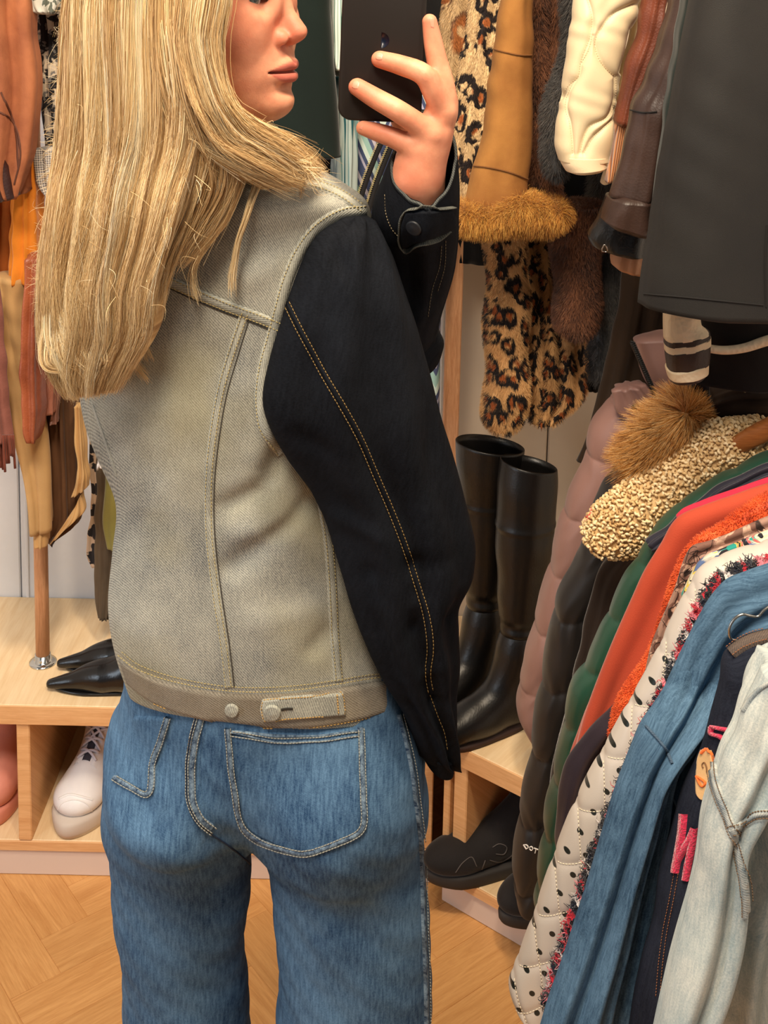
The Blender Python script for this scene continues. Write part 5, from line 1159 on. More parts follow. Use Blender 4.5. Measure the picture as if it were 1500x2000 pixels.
# --- upper rail on the right: furs
TANg, BRN, BLK = S(226, 182, 128), S(172, 98, 46), S(28, 20, 18)
def fp(n, L, w=0.00045, **k): d = dict(n=n, length=L, width=w); d.update(k); return d
o, g, L = single('pony_hair_jacket', 'cream and brown blotched pony hair jacket just right of the raised finger', 'jacket', [(868, -80, 950, -80), (866, 0, 948, 0), (860, 80, 935, 80), (858, 140, 922, 140), (862, 200, 905, 205), (872, 240, 895, 245)], 2.10, 0.03, leopard('blotched_hide', S(226, 190, 140), S(158, 94, 46), S(96, 62, 40), 9, thr=(0.34, 0.40)), folds(0.003, 2, 70), furp=fp(9000, 0.004, spread=0.25, lean=(0, 0, -1.4)))
o, g, L = single('leopard_coat', 'sleek leopard print coat hanging between the hand and the mustard suede coat', 'coat', [(928, -80, 1010, -80), (918, 0, 1005, 0), (908, 80, 995, 80), (893, 150, 985, 160), (885, 230, 970, 240), (878, 310, 960, 320), (886, 380, 945, 390), (900, 425, 935, 430)], 2.04, 0.028, leopard('leopard_hide', S(236, 200, 150), S(160, 88, 42), S(28, 18, 16), 23, thr=(0.17, 0.47)), folds(0.003, 2, 71), furp=fp(14000, 0.0032, spread=0.25, lean=(0, 0, -1.4)))
m_must = leather('mustard_suede', S(166, 114, 54), 0.9, S(138, 88, 38), 700, 0.2)
o, g, L = single('shearling_coat', 'mustard suede coat sleeve with a shaggy golden fur cuff', 'coat', [(985, -80, 1040, -80), (978, 0, 1040, 0), (965, 90, 1040, 90), (955, 160, 1040, 165), (947, 230, 1040, 235), (935, 300, 1036, 310), (922, 335, 1030, 352), (912, 380, 1030, 390), (905, 412, 1030, 405)], 1.94, 0.035, m_must, folds(0.003, 1.5, 72, 0.0015), part='sleeve')
bv = g.bvh(); each('seam', o, leather('brown_seam', S(120, 76, 34), 0.9), bv, [[(962, 95), (990, 103), (1020, 108), (1038, 108)], [(922, 324), (960, 328), (1000, 338), (1030, 350)]], 3.5, 0.0022, 4)
m_gold = furm('golden_fur', [(0.1, S(112, 62, 18)), (0.45, S(196, 128, 44)), (0.9, S(240, 188, 96))], zr=0.8)
L = Loft(rws([(902, 402, 900, 430), (940, 406, 940, 438), (985, 398, 990, 434), (1010, 380, 1020, 434), (1035, 388, 1050, 436), (1070, 395, 1085, 430), (1092, 400, 1094, 420)], 1.925, 0.035), 40, 30, 1.0, None); g = L.geo(); fur(g, 26000, 0.017, 0.00034, lean=(-0.2, 0, -0.9), spread=0.45, seg=6, seed=5, curl=0.002); g2 = Geo(); 
mk('fur_cuff', g, m_gold, o)['label'] = 'shaggy golden fur cuff'
m_leo2 = leopard('leopard_fur', S(236, 182, 120), S(156, 80, 32), S(24, 15, 12), 27, thr=(0.17, 0.47))
o = garment('leopard_fur_coat', 'plush leopard print fur coat hanging low below the golden cuff', 'coat', 2.08, (990, 830))
bf = lambda U, v, th, u: 0.004 * np.sin(v * 40 + u * 20)
piece('sleeve', o, vert((400, 948, 1024), (500, 950, 1028), (600, 950, 1030), (700, 949, 1030), (780, 947, 1028), (822, 949, 1020), (834, 958, 1010)), 2.10, 0.034, m_leo2, bf, furp=fp(20000, 0.0055, 0.0004, spread=0.4, lean=(0, 0, -0.9)))
piece('body_panel', o, vert((400, 1010, 1120), (500, 1018, 1130), (600, 1022, 1140), (700, 1026, 1150), (780, 1030, 1138), (822, 1036, 1088)), 2.16, 0.028, m_leo2, folds(0.008, 3, 73), furp=fp(15000, 0.0055, 0.0004, spread=0.4, lean=(0, 0, -0.9)))
m_mink = furm('brown_mink', [(0.1, S(44, 24, 14)), (0.5, S(104, 62, 38)), (0.95, S(158, 104, 68))], zr=0.5, sc=16)
o = garment('mink_coat', 'brown mink fur coat hanging right of the mustard suede coat', 'coat', 1.98, (1120, 640))
piece('body_panel', o, [(1024, -80, 1075, -80), (1026, 0, 1072, 0), (1024, 120, 1068, 120), (1026, 230, 1066, 235), (1030, 310, 1078, 315), (1036, 370, 1095, 380), (1060, 410, 1110, 410)], 2.01, 0.026, m_mink, bf, furp=fp(14000, 0.008, 0.0004, spread=0.45, lean=(0, 0, -0.9)))
piece('front_edge', o, [(1068, -80, 1125, -80), (1066, 0, 1120, 0), (1062, 120, 1112, 120), (1062, 230, 1098, 235), (1060, 310, 1090, 312)], 2.02, 0.026, m_mink, bf, furp=fp(10000, 0.008, 0.0004, spread=0.45, lean=(0, 0, -0.9)))
piece('sleeve', o, vert((400, 1080, 1175), (480, 1082, 1172), (560, 1084, 1168), (610, 1086, 1164), (640, 1096, 1154), (648, 1112, 1140)), 2.03, 0.04, m_mink, bf, furp=fp(14000, 0.007, 0.0004, spread=0.45, lean=(0, 0, -0.9)))
m_gryf = furm('charcoal_fur', [(0.1, S(26, 26, 28)), (0.5, S(66, 64, 62)), (0.95, S(104, 98, 92))], zr=0.5)
o = garment('grey_fur_coat', 'charcoal grey fur coat between the brown mink and the white quilted coat', 'coat', 1.94, (1170, 740))
piece('sleeve', o, [(1108, -80, 1160, -80), (1104, 0, 1150, 0), (1098, 80, 1140, 80), (1088, 150, 1130, 155), (1066, 205, 1120, 215), (1058, 260, 1110, 270), (1062, 310, 1104, 318), (1074, 336, 1096, 338)], 1.91, 0.028, m_gryf, bf, furp=fp(8000, 0.009, 0.0004, spread=0.45, lean=(0, 0, -0.9)))
piece('body_panel', o, vert((330, 1150, 1240), (450, 1160, 1230), (560, 1160, 1215), (640, 1154, 1200), (700, 1153, 1192), (740, 1162, 1184)), 2.10, 0.022, m_gryf, bf, furp=fp(6000, 0.009, 0.0004, spread=0.45, lean=(0, 0, -0.9)))
single('black_evening_coat', 'black coat deep in the rail behind the mink sleeve', 'coat', vert((330, 1040, 1230), (430, 1060, 1230), (560, 1140, 1230), (640, 1130, 1210), (760, 1140, 1190)), 2.2, 0.018, cloth('black_satin', S(12, 10, 12), 0.1), folds(0.005, 3, 74))

# --- upper rail on the right: quilted and leather
m_wht = cloth('ivory_nylon', S(222, 202, 164), 0.05, 0.5, 0.1, 500, 0.15, 8, spec=0.35)
o = garment('quilted_coat', 'ivory onion-quilted coat sleeve, the brightest piece on the upper rail', 'coat', 1.86, (1140, 330))
quilt = [[(1140, -20), (1156, 40), (1152, 70), (1134, 120), (1128, 150), (1112, 165), (1096, 190)], [(1240, 8), (1195, 30), (1172, 60), (1162, 80), (1170, 115), (1190, 140), (1203, 150)], [(1203, 150), (1200, 200), (1188, 228), (1150, 250), (1140, 270), (1132, 300)], [(1128, 150), (1110, 180), (1104, 210), (1112, 240), (1116, 270), (1118, 300)], [(1156, 70), (1150, 95), (1134, 125)], [(1200, 200), (1204, 222), (1180, 250), (1160, 268), (1140, 300)], [(1234, 60), (1226, 100), (1214, 140)]]
qw = lambda U, v, th, u: 0.0008 * np.sin(70 * v + 110 * u + 3 * np.sin(40 * u + 9 * v)) * (0.5 + 0.5 * np.sin(24 * v + 31 * u)) + 0.0006 * np.sin(160 * v - 90 * u + 2 * np.sin(60 * v))
_, L, g = piece('sleeve', o, [(1130, -80, 1262, -80), (1124, 0, 1248, 0), (1115, 70, 1228, 70), (1104, 140, 1212, 140), (1095, 200, 1204, 200), (1089, 260, 1198, 255), (1090, 298, 1190, 302), (1096, 312, 1188, 312)], 1.84, 0.042, m_wht, qw, n=220, m=150, gr=(quilt, 4, 0.005, 0.003))
bv = g.bvh(); gd = Geo()
for q in quilt: dashes(bv, q, gd, 0, 3, 1.8, 0.0003, 0.0002)
mk('quilting', gd, cloth('quilt_thread', S(214, 192, 152), 0.05), o)['kind'] = 'stuff'
piece('cuff', o, [(1093, 302, 1190, 302), (1096, 318, 1187, 314), (1104, 332, 1186, 322)], 1.84, 0.046, cloth('ivory_binding', S(240, 216, 178), 0.04), None, n=16, m=50)
single('sherpa_lining', 'cream knitted lining strip between the ivory coat and the rust leather sleeve', 'coat', [(1240, -80, 1275, -80), (1238, 0, 1262, 0), (1222, 80, 1250, 80), (1206, 150, 1235, 150), (1202, 220, 1222, 220), (1190, 300, 1208, 300), (1178, 356, 1192, 350)], 1.88, 0.02, cloth('cream_knit', S(226, 200, 160), 0.1, 0.9, 0.2, 200, 0.8), bf, part='lining')
m_rl = leather('rust_leather', S(112, 52, 26), 0.55, S(72, 32, 17), 300, 0.4)
o = garment('bomber_jacket', 'rust leather bomber sleeve with a ribbed tan cuff', 'jacket', 1.8, (1195, 350))
piece('sleeve', o, [(1262, -80, 1320, -80), (1254, 0, 1305, 0), (1240, 70, 1290, 70), (1222, 130, 1266, 130), (1208, 180, 1246, 185), (1201, 236, 1226, 243)], 1.79, 0.03, m_rl, folds(0.002, 2, 75, 0.002))
m_rib = M_('rib_knit', 0.9, 0.2); u, v = m_rib.xy(); sr = m_rib.mth('SINE', m_rib.mth('MULTIPLY', u, 2200)); m_rib.col(m_rib.mix(m_rib.mr(sr, -1, 1), S(110, 62, 34), S(196, 132, 84))); m_rib.bump(sr, 0.8, 0.001)
piece('rib_cuff', o, [(1201, 238, 1226, 244), (1200, 262, 1222, 265), (1192, 310, 1212, 312), (1182, 352, 1194, 354)], 1.79, 0.018, m_rib.m, None, n=24, planar=False)
m_bl = leather('dark_brown_leather', S(62, 44, 37), 0.45, S(42, 28, 24), 300, 0.2)
o = garment('brown_leather_coat', 'dark brown leather coat sleeve with turned cuff, left of the big charcoal coat', 'coat', 1.72, (1180, 430))
_, L, g = piece('sleeve', o, [(1318, -80, 1370, -80), (1312, 0, 1356, 0), (1294, 70, 1342, 70), (1268, 140, 1326, 150), (1236, 205, 1300, 215), (1226, 260, 1295, 270), (1206, 330, 1290, 340), (1190, 380, 1282, 392)], 1.70, 0.04, m_bl, folds(0.004, 2, 76, 0.002))
bv = g.bvh(); gg = Geo(); strip(bv, [(1232, 215), (1260, 220), (1284, 218)], 3, 0.002, gg, 4); mk('seam', gg, black_thread, o)
piece('cuff', o, [(1188, 385, 1284, 392), (1178, 408, 1278, 432), (1176, 428, 1274, 458)], 1.695, 0.044, m_bl, folds(0.002, 2, 77, 0.002), n=20)
m_bkl = leather('black_leather', S(26, 25, 25), 0.35, S(14, 13, 13), 300, 0.3)
o = garment('black_leather_jacket', 'black leather jacket sleeve end with a zip pull under the brown cuff', 'jacket', 1.74, (1150, 470))
piece('sleeve', o, [(1182, 380, 1275, 400), (1166, 425, 1272, 450), (1150, 466, 1268, 494), (1156, 478, 1266, 500)], 1.74, 0.036, m_bkl, folds(0.002, 2, 78, 0.002), n=30)
g = Geo(); tube(g, [Q(x, y, 1.70) for x, y in ((1180, 478), (1176, 486), (1176, 491), (1184, 492), (1187, 488), (1183, 478))], 0.0012, 6, True); mk('zip_pull', g, metal, o)
single('tan_leather_jacket', 'tan leather cuff edge peeking out below the black leather sleeve', 'jacket', [(1196, 488, 1270, 500), (1192, 505, 1268, 522), (1194, 516, 1262, 534)], 1.78, 0.03, leather('tan_leather', S(196, 142, 104), 0.5), folds(0.002, 2, 79), part='cuff', n=20)
single('forest_jacket', 'dark green jacket sleeve squeezed between brown leather and charcoal coat', 'jacket', [(1338, -80, 1400, -80), (1330, 0, 1390, 0), (1316, 90, 1370, 90), (1296, 200, 1350, 200), (1284, 300, 1330, 300), (1276, 380, 1310, 390), (1272, 450, 1296, 455)], 1.66, 0.03, cloth('forest_cloth', S(26, 34, 32), 0.15), folds(0.003, 2, 80), part='sleeve')
m_chr = leather('charcoal_coating', S(32, 30, 28), 0.7, S(23, 22, 22), 900, 0.15, sc=5)
o = garment('charcoal_coat', 'large smooth charcoal coat filling the top right corner', 'coat', 1.5, (1400, 610))
_, L, g = piece('body_panel', o, [(1362, -90, 1640, -90), (1350, 0, 1640, 0), (1328, 120, 1640, 120), (1305, 250, 1640, 250), (1284, 370, 1640, 370), (1268, 480, 1640, 480), (1256, 560, 1640, 585), (1252, 596, 1640, 622)], 1.50, 0.045, m_chr, folds(0.004, 1.2, 81, 0.0006, 1.0), n=80, e=0.7)
bv = g.bvh(); each('seam', o, black_thread, bv, [[(1498, 440), (1494, 520), (1496, 600)], [(1258, 574), (1330, 580), (1410, 588), (1490, 596)]], 3.5, 0.0012)
single('dark_olive_coat', 'long dark brown coat hanging behind the pink puffer collar', 'coat', [(1200, 360, 1330, 360), (1215, 450, 1335, 450), (1212, 560, 1340, 560), (1190, 680, 1330, 680), (1168, 780, 1310, 780), (1148, 860, 1290, 860), (1134, 905, 1200, 905)], 1.99, 0.022, cloth('dark_olive_wool', S(46, 32, 19), 0.15, 0.95, 0.1), folds(0.007, 3, 82))
# striped varsity sleeve under the charcoal coat
m_cream = leather('cream_leather', S(232, 212, 180), 0.55, S(214, 188, 150), 180, 0.8); m_dkst = leather('dark_brown_stripe', S(54, 34, 22), 0.55)
o = garment('varsity_jacket', 'black jacket with cream and brown striped cuff below the charcoal coat', 'jacket', 1.58, (1320, 730))
V1 = [(1299, 610, 1365, 612), (1299, 640, 1366, 640), (1300, 655, 1382, 648), (1301, 672, 1385, 656), (1303, 688, 1384, 672), (1305, 712, 1382, 700), (1307, 738, 1380, 724)]
wr = lambda U, v, th, u: 0.0005 * np.sin(140 * v + 90 * u + 3 * np.sin(60 * u)) + 0.0006 * np.sin(260 * u + 50 * v)
for nm, a, b, mt, ex in (('cuff', [(1299, 600, 1366, 602), (1297, 636, 1368, 634), (1298, 662, 1384, 646)], 0, m_cream, 0), ('stripe', [(1298, 661, 1384, 645), (1298, 672, 1385, 656)], 0, m_dkst, 0), ('stripe', [(1298, 671, 1386, 654), (1299, 685, 1385, 668)], 0, m_cream, 0), ('stripe', [(1299, 684, 1385, 667), (1304, 722, 1382, 703)], 0, m_dkst, 0), ('stripe', [(1301, 721, 1382, 702), (1306, 737, 1380, 722)], 0, m_cream, 0.002), ('stripe', [(1306, 736, 1380, 721), (1310, 742, 1376, 728)], 0, m_dkst, 0)):
    piece(nm, o, a, 1.575, 0.030 + ex, mt, wr, n=18, m=40, e=0.8)
piece('body_panel', o, [(1360, 600, 1640, 610), (1366, 640, 1640, 640), (1370, 720, 1640, 720), (1350, 745, 1640, 760)], 1.62, 0.03, cloth('black_jersey', S(18, 14, 13), 0.15), folds(0.004, 2, 83), n=30)
q = piece('waist_stripe', o, [(1378, 672, 1380, 688), (1410, 676, 1412, 692), (1450, 672, 1454, 688), (1490, 658, 1496, 676), (1560, 640, 1566, 660)], 1.585, 0.006, m_cream, None, n=30)
# ------------------------------------------------------------------ lower rail on the right, far to near
m_pink = cloth('dusty_pink_nylon', S(140, 104, 94), 0.06, 0.5, 0.1, 500, 0.1, 6, spec=0.45)
o = garment('pink_puffer_coat', 'dusty pink long puffer coat with stand collar, leftmost on the lower rail', 'coat', 1.9, (1030, 1430))
_, L, g = piece('body_panel', o, [(1192, 778, 1330, 800), (1168, 812, 1300, 840), (1150, 860, 1260, 890), (1138, 910, 1240, 940), (1112, 965, 1220, 985), (1092, 1025, 1190, 1045), (1078, 1090, 1160, 1110), (1056, 1165, 1135, 1180), (1042, 1230, 1110, 1245), (1028, 1290, 1098, 1300), (1014, 1340, 1086, 1350), (1014, 1390, 1070, 1400), (1032, 1428, 1060, 1436)], 1.90, 0.045, m_pink, puff(0.104, 0.0072, 0.12, slope=0.35), n=260, m=60)
bv = g.bvh()
_, Lc, gc = piece('collar', o, [(1236, 664, 1330, 650), (1246, 690, 1350, 680), (1256, 720, 1370, 705), (1268, 752, 1390, 735), (1280, 785, 1380, 765), (1296, 812, 1370, 800)], 1.86, 0.028, m_pink, lambda U, v, th, u: 0.003 * np.sin(50 * v + 30 * u) + 0.002 * np.sin(140 * u + 40 * v), n=50)
piece('zip_flap', o, [(1196, 760, 1258, 748), (1200, 775, 1276, 768), (1205, 800, 1290, 796), (1240, 835, 1292, 812)], 1.855, 0.02, m_pink, folds(0.003, 2, 90), n=30)
bc = gc.bvh(); gg = Geo(); n_ = 34
for k in range(n_):
    t = k / (n_ - 1); x = 1236 + 60 * t; y = 668 + 138 * t; p = Q(x, y, 1.828); obox(gg, p, np.array([[.9, 0, -.4], [0, 1, 0], [.4, 0, .9]]), (0.0042, 0.003, 0.0012), 0.0006)
tube(gg, [Q(1234 + 60 * t, 668 + 138 * t, 1.833) for t in np.linspace(0, 1, 20)], 0.0036, 8); mk('zip', gg, plain('black_zip', S(22, 21, 20), 0.5), o)
c = Q(1242, 797, 1.829); gg = Geo(); disc(gg, c, (0, -1, .1), 0.0072, 0.003); mk('snap_button', gg, dk_metal, o)
m_blk = cloth('black_nylon', S(26, 22, 20), 0.12, 0.5, 0.1, 500, 0.1, 6, spec=0.45)
o = garment('black_puffer_coat', 'black long puffer coat with small white letters near its hem', 'coat', 1.84, (1030, 1740))
_, L, g = piece('body_panel', o, [(1262, 830, 1330, 850), (1215, 880, 1300, 920), (1175, 960, 1260, 1000), (1140, 1045, 1225, 1080), (1122, 1105, 1200, 1130), (1086, 1170, 1180, 1190), (1070, 1250, 1160, 1265), (1056, 1340, 1135, 1350), (1042, 1420, 1110, 1430), (1036, 1500, 1095, 1505), (1018, 1580, 1085, 1585), (1008, 1670, 1070, 1675), (1004, 1730, 1062, 1735), (1012, 1758, 1050, 1760)], 1.80, 0.040, m_blk, puff(0.118, 0.0085, 0.3, slope=0.3), n=260, m=60)
bv = g.bvh()
def letters(bv, strokes, w_px, h, mat, par, nm='lettering'):
    gg = Geo()
    for s_ in strokes: strip(bv, s_, w_px, h, gg, 2)
    return mk(nm, gg, mat, par)
letters(bv, [[(1023, 1650), (1028, 1658)], [(1023, 1650), (1029, 1650), (1032, 1655), (1028, 1658)], [(1034, 1655), (1038, 1653), (1041, 1657), (1038, 1661), (1034, 1657)], [(1043, 1656), (1051, 1659)], [(1047, 1658), (1045, 1666)]], 2.0, 0.0015, plain('white_print', S(235, 228, 220), 0.6), o)
single('brown_wool_coat', 'dark taupe wool coat between the black and green puffers', 'coat', [(1260, 1000, 1320, 1010), (1208, 1070, 1270, 1080), (1172, 1110, 1240, 1120), (1146, 1200, 1215, 1205), (1124, 1300, 1180, 1305), (1102, 1400, 1150, 1400), (1078, 1500, 1125, 1500), (1066, 1620, 1100, 1620), (1056, 1700, 1085, 1700)], 1.735, 0.018, cloth('taupe_wool', S(44, 34, 28), 0.2, 0.95, 0.3), folds(0.003, 2, 91))
m_prk = cloth('slate_nylon', S(38, 35, 39), 0.12, 0.6, 0.1, 500, 0.15, 8)
o = garment('hooded_parka', 'slate black parka with golden fur hood trim between the pink puffer and the cream fleece', 'coat', 1.78, (1200, 1000))
piece('body_panel', o, [(1330, 750, 1560, 735), (1300, 800, 1560, 790), (1262, 850, 1560, 850), (1222, 905, 1500, 915), (1190, 960, 1400, 975), (1165, 1010, 1300, 1040)], 1.73, 0.022, m_prk, folds(0.008, 3, 92, 0.002), n=60)
m_fox = furm('fox_fur', [(0.1, S(146, 88, 32)), (0.45, S(214, 148, 64)), (0.9, S(248, 212, 152))], zr=0.75, sc=20)
L = Loft(rws([(1320, 795, 1345, 800), (1300, 815, 1370, 835), (1270, 830, 1372, 870), (1255, 860, 1330, 890), (1244, 885, 1296, 905), (1236, 902, 1262, 916)], 1.69, 0.020), 30, 30, 1.0, None); g = L.geo(); fur(g, 16000, 0.030, 0.00035, lean=(-0.45, 0, -0.35), spread=0.35, seg=6, seed=9); mk('fur_trim', g, m_fox, o)['label'] = 'golden fox fur hood trim'
g = Geo(); cc = [(1330 + 6 * math.cos(a), 836 + 8 * math.sin(a)) for a in np.linspace(0.6, 5.6, 14)]; tube(g, [Q(x + 3 * i / 14, y, 1.665) for i, (x, y) in enumerate(cc)] + [Q(1352, 843, 1.665), Q(1364, 838, 1.672)], 0.0022, 8); tube(g, [Q(1336, 848, 1.665), Q(1358, 840, 1.667)], 0.0034, 10); mk('toggle', g, plain('gunmetal', S(50, 48, 46), 0.25, 0.9), o)
single('brown_hooded_jacket', 'crumpled dark brown jacket top under the black hooks by the right edge', 'jacket', [(1390, 765, 1400, 830), (1420, 752, 1425, 830), (1470, 745, 1475, 830), (1560, 740, 1560, 840)], 1.695, 0.018, cloth('espresso_cloth', S(44, 31, 22), 0.25), folds(0.007, 4, 93, 0.004), n=40)
# teddy fleece
m_ted = furm('cream_curl', [(0.1, S(196, 158, 104)), (0.4, S(226, 192, 138)), (0.9, S(250, 228, 184))], zr=0.8, sc=14)
o = garment('teddy_coat', 'curly cream teddy fleece shoulder lying over the green puffer', 'coat', 1.66, (1240, 1080))
L = Loft(rws([(1490, 822, 1510, 900), (1440, 826, 1470, 915), (1392, 832, 1425, 925), (1340, 875, 1390, 965), (1290, 910, 1350, 1000), (1240, 940, 1310, 1030), (1195, 970, 1265, 1065), (1160, 1005, 1220, 1078), (1142, 1040, 1180, 1072)], 1.645, 0.038), 90, 50, 0.85, None); g = L.geo()
bt = g.bvh(); rr = np.random.default_rng(5); V = g.V(); base = Geo().addg(g); cnt = 0
nm_ = L.nd.reshape(-1, 3); LV = L.V.reshape(-1, 3)
fc = ((LV - ORG) * nm_).sum(1) < 0.02
poly = np.flatnonzero(fc); cand = LV[rr.choice(poly, 30000)] + rr.normal(0, 0.004, (30000, 3)); pts = []; grid = {}
for p in cand:
    hcs = bt.find_nearest(Vector(p)); c = np.array(hcs[0]); key = tuple((c / 0.0044).astype(int))
    if any(np.linalg.norm(c - q) < 0.0044 for i in (-1, 0, 1) for j in (-1, 0, 1) for k in (-1, 0, 1) for q in grid.get((key[0] + i, key[1] + j, key[2] + k), ())): continue
    grid.setdefault(key, []).append(c); pts.append((c, np.array(hcs[1])))
print('curls', len(pts))
for c, nn_ in pts:
    if (nn_ * (c - ORG)).sum() > 0: nn_ = -nn_
    a = np.cross(nn_, rr.normal(0, 1, 3)); a /= np.linalg.norm(a); b = np.cross(nn_, a); R_ = 0.0020 + 0.0010 * rr.random(); ph = rr.random() * 6
    t = np.linspace(0, 2.6 + rr.random(), 6); path = c + (a[None] * np.cos(t + ph)[:, None] + b[None] * np.sin(t + ph)[:, None]) * R_ + nn_[None] * (0.0008 + 0.0034 * np.sin(t / 3.6 * PI))[:, None]
    tube(base, path, np.array([0.0013, 0.0019, 0.0021, 0.0021, 0.0018, 0.0010]), 6, p=np.tile([c[0], c[2], rr.random()], (36, 1)))
mk('fleece', base, m_ted, o)
letters(bt, [[(1147, 1000), (1150, 1012), (1156, 1010)], [(1150, 998), (1157, 990), (1160, 1002), (1152, 1014)], [(1148, 1020), (1156, 1016)]], 2.5, 0.006, plain('coral_embroidery', S(222, 104, 84), 0.8), o, 'tag_lettering')
# wooden hanger in the fleece
m_hang = wood('hanger_wood', S(178, 112, 58), S(132, 76, 36), 2.0, 0.35)
o = root('wooden_hanger', 'reddish wooden hanger arm sticking out of the cream fleece', 'hanger', Q(1440, 870, 1.62))
L = Loft([(1424, 858, 1432, 890, 1.62, 1.62, .009), (1450, 842, 1458, 880, 1.61, 1.61, .011), (1500, 815, 1505, 858, 1.60, 1.60, .012), (1600, 760, 1605, 812, 1.58, 1.58, .013)], 30, 24, 0.8); g = L.geo(); mk('hanger_arm', g, m_hang, o)
def hook(name, label, pts, Y, r=0.0017, mt=metal):
    Pp = crm([(*p, 0, 0) for p in pts], 40); g = Geo(); tube(g, [Q(a[0], a[1], Y) for a in Pp], r, 8); return tag(mk(name, g, mt), label, 'hanger')
hook('wire_hanger_hook', 'bent steel hanger wire above the dark brown jacket at the right edge', [(1454, 766), (1466, 748), (1476, 736), (1500, 734), (1540, 734)], 1.62)
hook('wire_hanger', 'thin wire hanger lying over the shoulder of the mid-blue denim jacket', [(1444, 1252), (1428, 1248), (1424, 1232), (1432, 1212), (1450, 1200), (1466, 1203), (1480, 1204), (1492, 1192), (1510, 1180)], 1.13, 0.0013)

m_grn = cloth('green_nylon', S(32, 70, 54), 0.12, 0.38, 0.1, 500, 0.1, 6, spec=0.5)
o = garment('green_puffer_coat', 'shiny bottle green puffer coat between dark coats and the coral coat', 'coat', 1.62, (1060, 1760))
piece('body_panel', o, [(1560, 870, 1560, 930), (1480, 898, 1500, 960), (1420, 925, 1440, 985), (1370, 958, 1395, 1015), (1330, 985, 1360, 1045), (1290, 1022, 1345, 1070), (1262, 1065, 1320, 1110), (1225, 1120, 1290, 1160), (1196, 1180, 1260, 1210), (1175, 1225, 1235, 1250), (1155, 1275, 1205, 1290), (1120, 1340, 1175, 1355), (1104, 1400, 1160, 1405), (1095, 1450, 1150, 1455), (1082, 1510, 1135, 1510), (1070, 1570, 1120, 1570), (1060, 1640, 1110, 1640), (1052, 1710, 1095, 1710), (1046, 1762, 1078, 1762)], 1.575, 0.026, m_grn, puff(0.085, 0.0055, 0.2, slope=0.5), n=240, m=50)
single('navy_quilted_jacket', 'thin navy quilted jacket edge behind the raspberry collar', 'jacket', [(1560, 900, 1560, 950), (1490, 915, 1500, 960), (1430, 945, 1440, 985), (1380, 975, 1390, 1010), (1340, 1005, 1350, 1035), (1300, 1040, 1325, 1070), (1268, 1066, 1290, 1080)], 1.54, 0.010, cloth('navy_nylon', S(42, 42, 54), 0.15, 0.5), folds(0.004, 4, 94, 0.002))
single('raspberry_jacket', 'raspberry red jacket edge just above the coral coat', 'jacket', [(1560, 918, 1560, 960), (1490, 936, 1500, 970), (1420, 962, 1430, 990), (1370, 980, 1380, 1005), (1332, 996, 1340, 1015), (1321, 1006, 1330, 1030)], 1.522, 0.008, cloth('raspberry_cloth', S(206, 48, 74), 0.12), folds(0.002, 3, 95, 0.001))
m_cor = cloth('coral_wool', S(184, 74, 50), 0.08, 0.85, 0.2, 600, 0.3, 5)
o = garment('coral_coat', 'coral red wool coat with a dark satin lining showing at its front', 'coat', 1.52, (1120, 1480))
_, L, g = piece('body_panel', o, [(1580, 925, 1580, 1010), (1500, 945, 1520, 1030), (1430, 968, 1460, 1060), (1370, 990, 1410, 1090), (1334, 1005, 1390, 1120), (1312, 1025, 1370, 1160), (1292, 1060, 1350, 1190), (1262, 1110, 1330, 1220), (1236, 1165, 1300, 1270), (1205, 1235, 1268, 1310), (1178, 1300, 1240, 1350), (1155, 1360, 1220, 1390), (1138, 1410, 1190, 1430), (1124, 1465, 1160, 1475), (1116, 1500, 1140, 1500)], 1.485, 0.024, m_cor, folds(0.004, 1.2, 96, 0.0004, 1.0), n=120)
piece('lining', o, [(1232, 1330, 1290, 1370), (1190, 1385, 1260, 1410), (1145, 1430, 1230, 1460), (1108, 1480, 1210, 1500), (1095, 1530, 1190, 1540), (1086, 1590, 1165, 1600), (1084, 1640, 1140, 1650), (1092, 1680, 1115, 1690)], 1.445, 0.016, cloth('plum_satin', S(50, 42, 50), 0.15, 0.45, 0.1, 500, 0.1), folds(0.007, 2, 97, 0.001), n=70)
m_of = furm('orange_fleece', [(0.1, S(190, 66, 26)), (0.5, S(236, 96, 42)), (0.95, S(250, 130, 70))], zr=0.4, sc=30)
o = garment('orange_fleece_jacket', 'vivid orange fleece jacket behind the coral and printed coats', 'jacket', 1.44, (1240, 1340))
piece('body_panel', o, [(1580, 945, 1580, 1020), (1500, 972, 1520, 1050), (1450, 998, 1480, 1070), (1400, 1025, 1440, 1100), (1360, 1045, 1410, 1130), (1338, 1075, 1390, 1160), (1326, 1110, 1370, 1200), (1310, 1160, 1350, 1230), (1285, 1220, 1330, 1270), (1258, 1280, 1300, 1320), (1235, 1330, 1270, 1370), (1205, 1390, 1235, 1420), (1188, 1440, 1215, 1460)], 1.418, 0.016, m_of, bf, furp=fp(16000, 0.0028, 0.0005, spread=0.8, lean=(0, 0, -0.2)), n=90)
m_bf = floral('taupe_floral', S(168, 132, 116), [(S(128, 92, 80), 42, 0.42), (S(58, 44, 40), 26, 0.17), (S(206, 168, 146), 55, 0.24)], 30)
o = garment('printed_blouse', 'taupe blouse with fine dark branch print left of the teal floral piece', 'blouse', 1.39, (1260, 1330))
_, L, g = piece('body_panel', o, [(1580, 985, 1580, 1060), (1500, 1012, 1520, 1080), (1440, 1036, 1470, 1100), (1390, 1056, 1430, 1120), (1352, 1070, 1400, 1150), (1336, 1100, 1380, 1180), (1322, 1140, 1360, 1210), (1304, 1185, 1340, 1240), (1288, 1230, 1320, 1270), (1270, 1280, 1300, 1310), (1262, 1330, 1280, 1340)], 1.378, 0.012, m_bf, folds(0.004, 3, 98, 0.001), n=90)
bvx = g.bvh(); gg = Geo(); rr = np.random.default_rng(8)
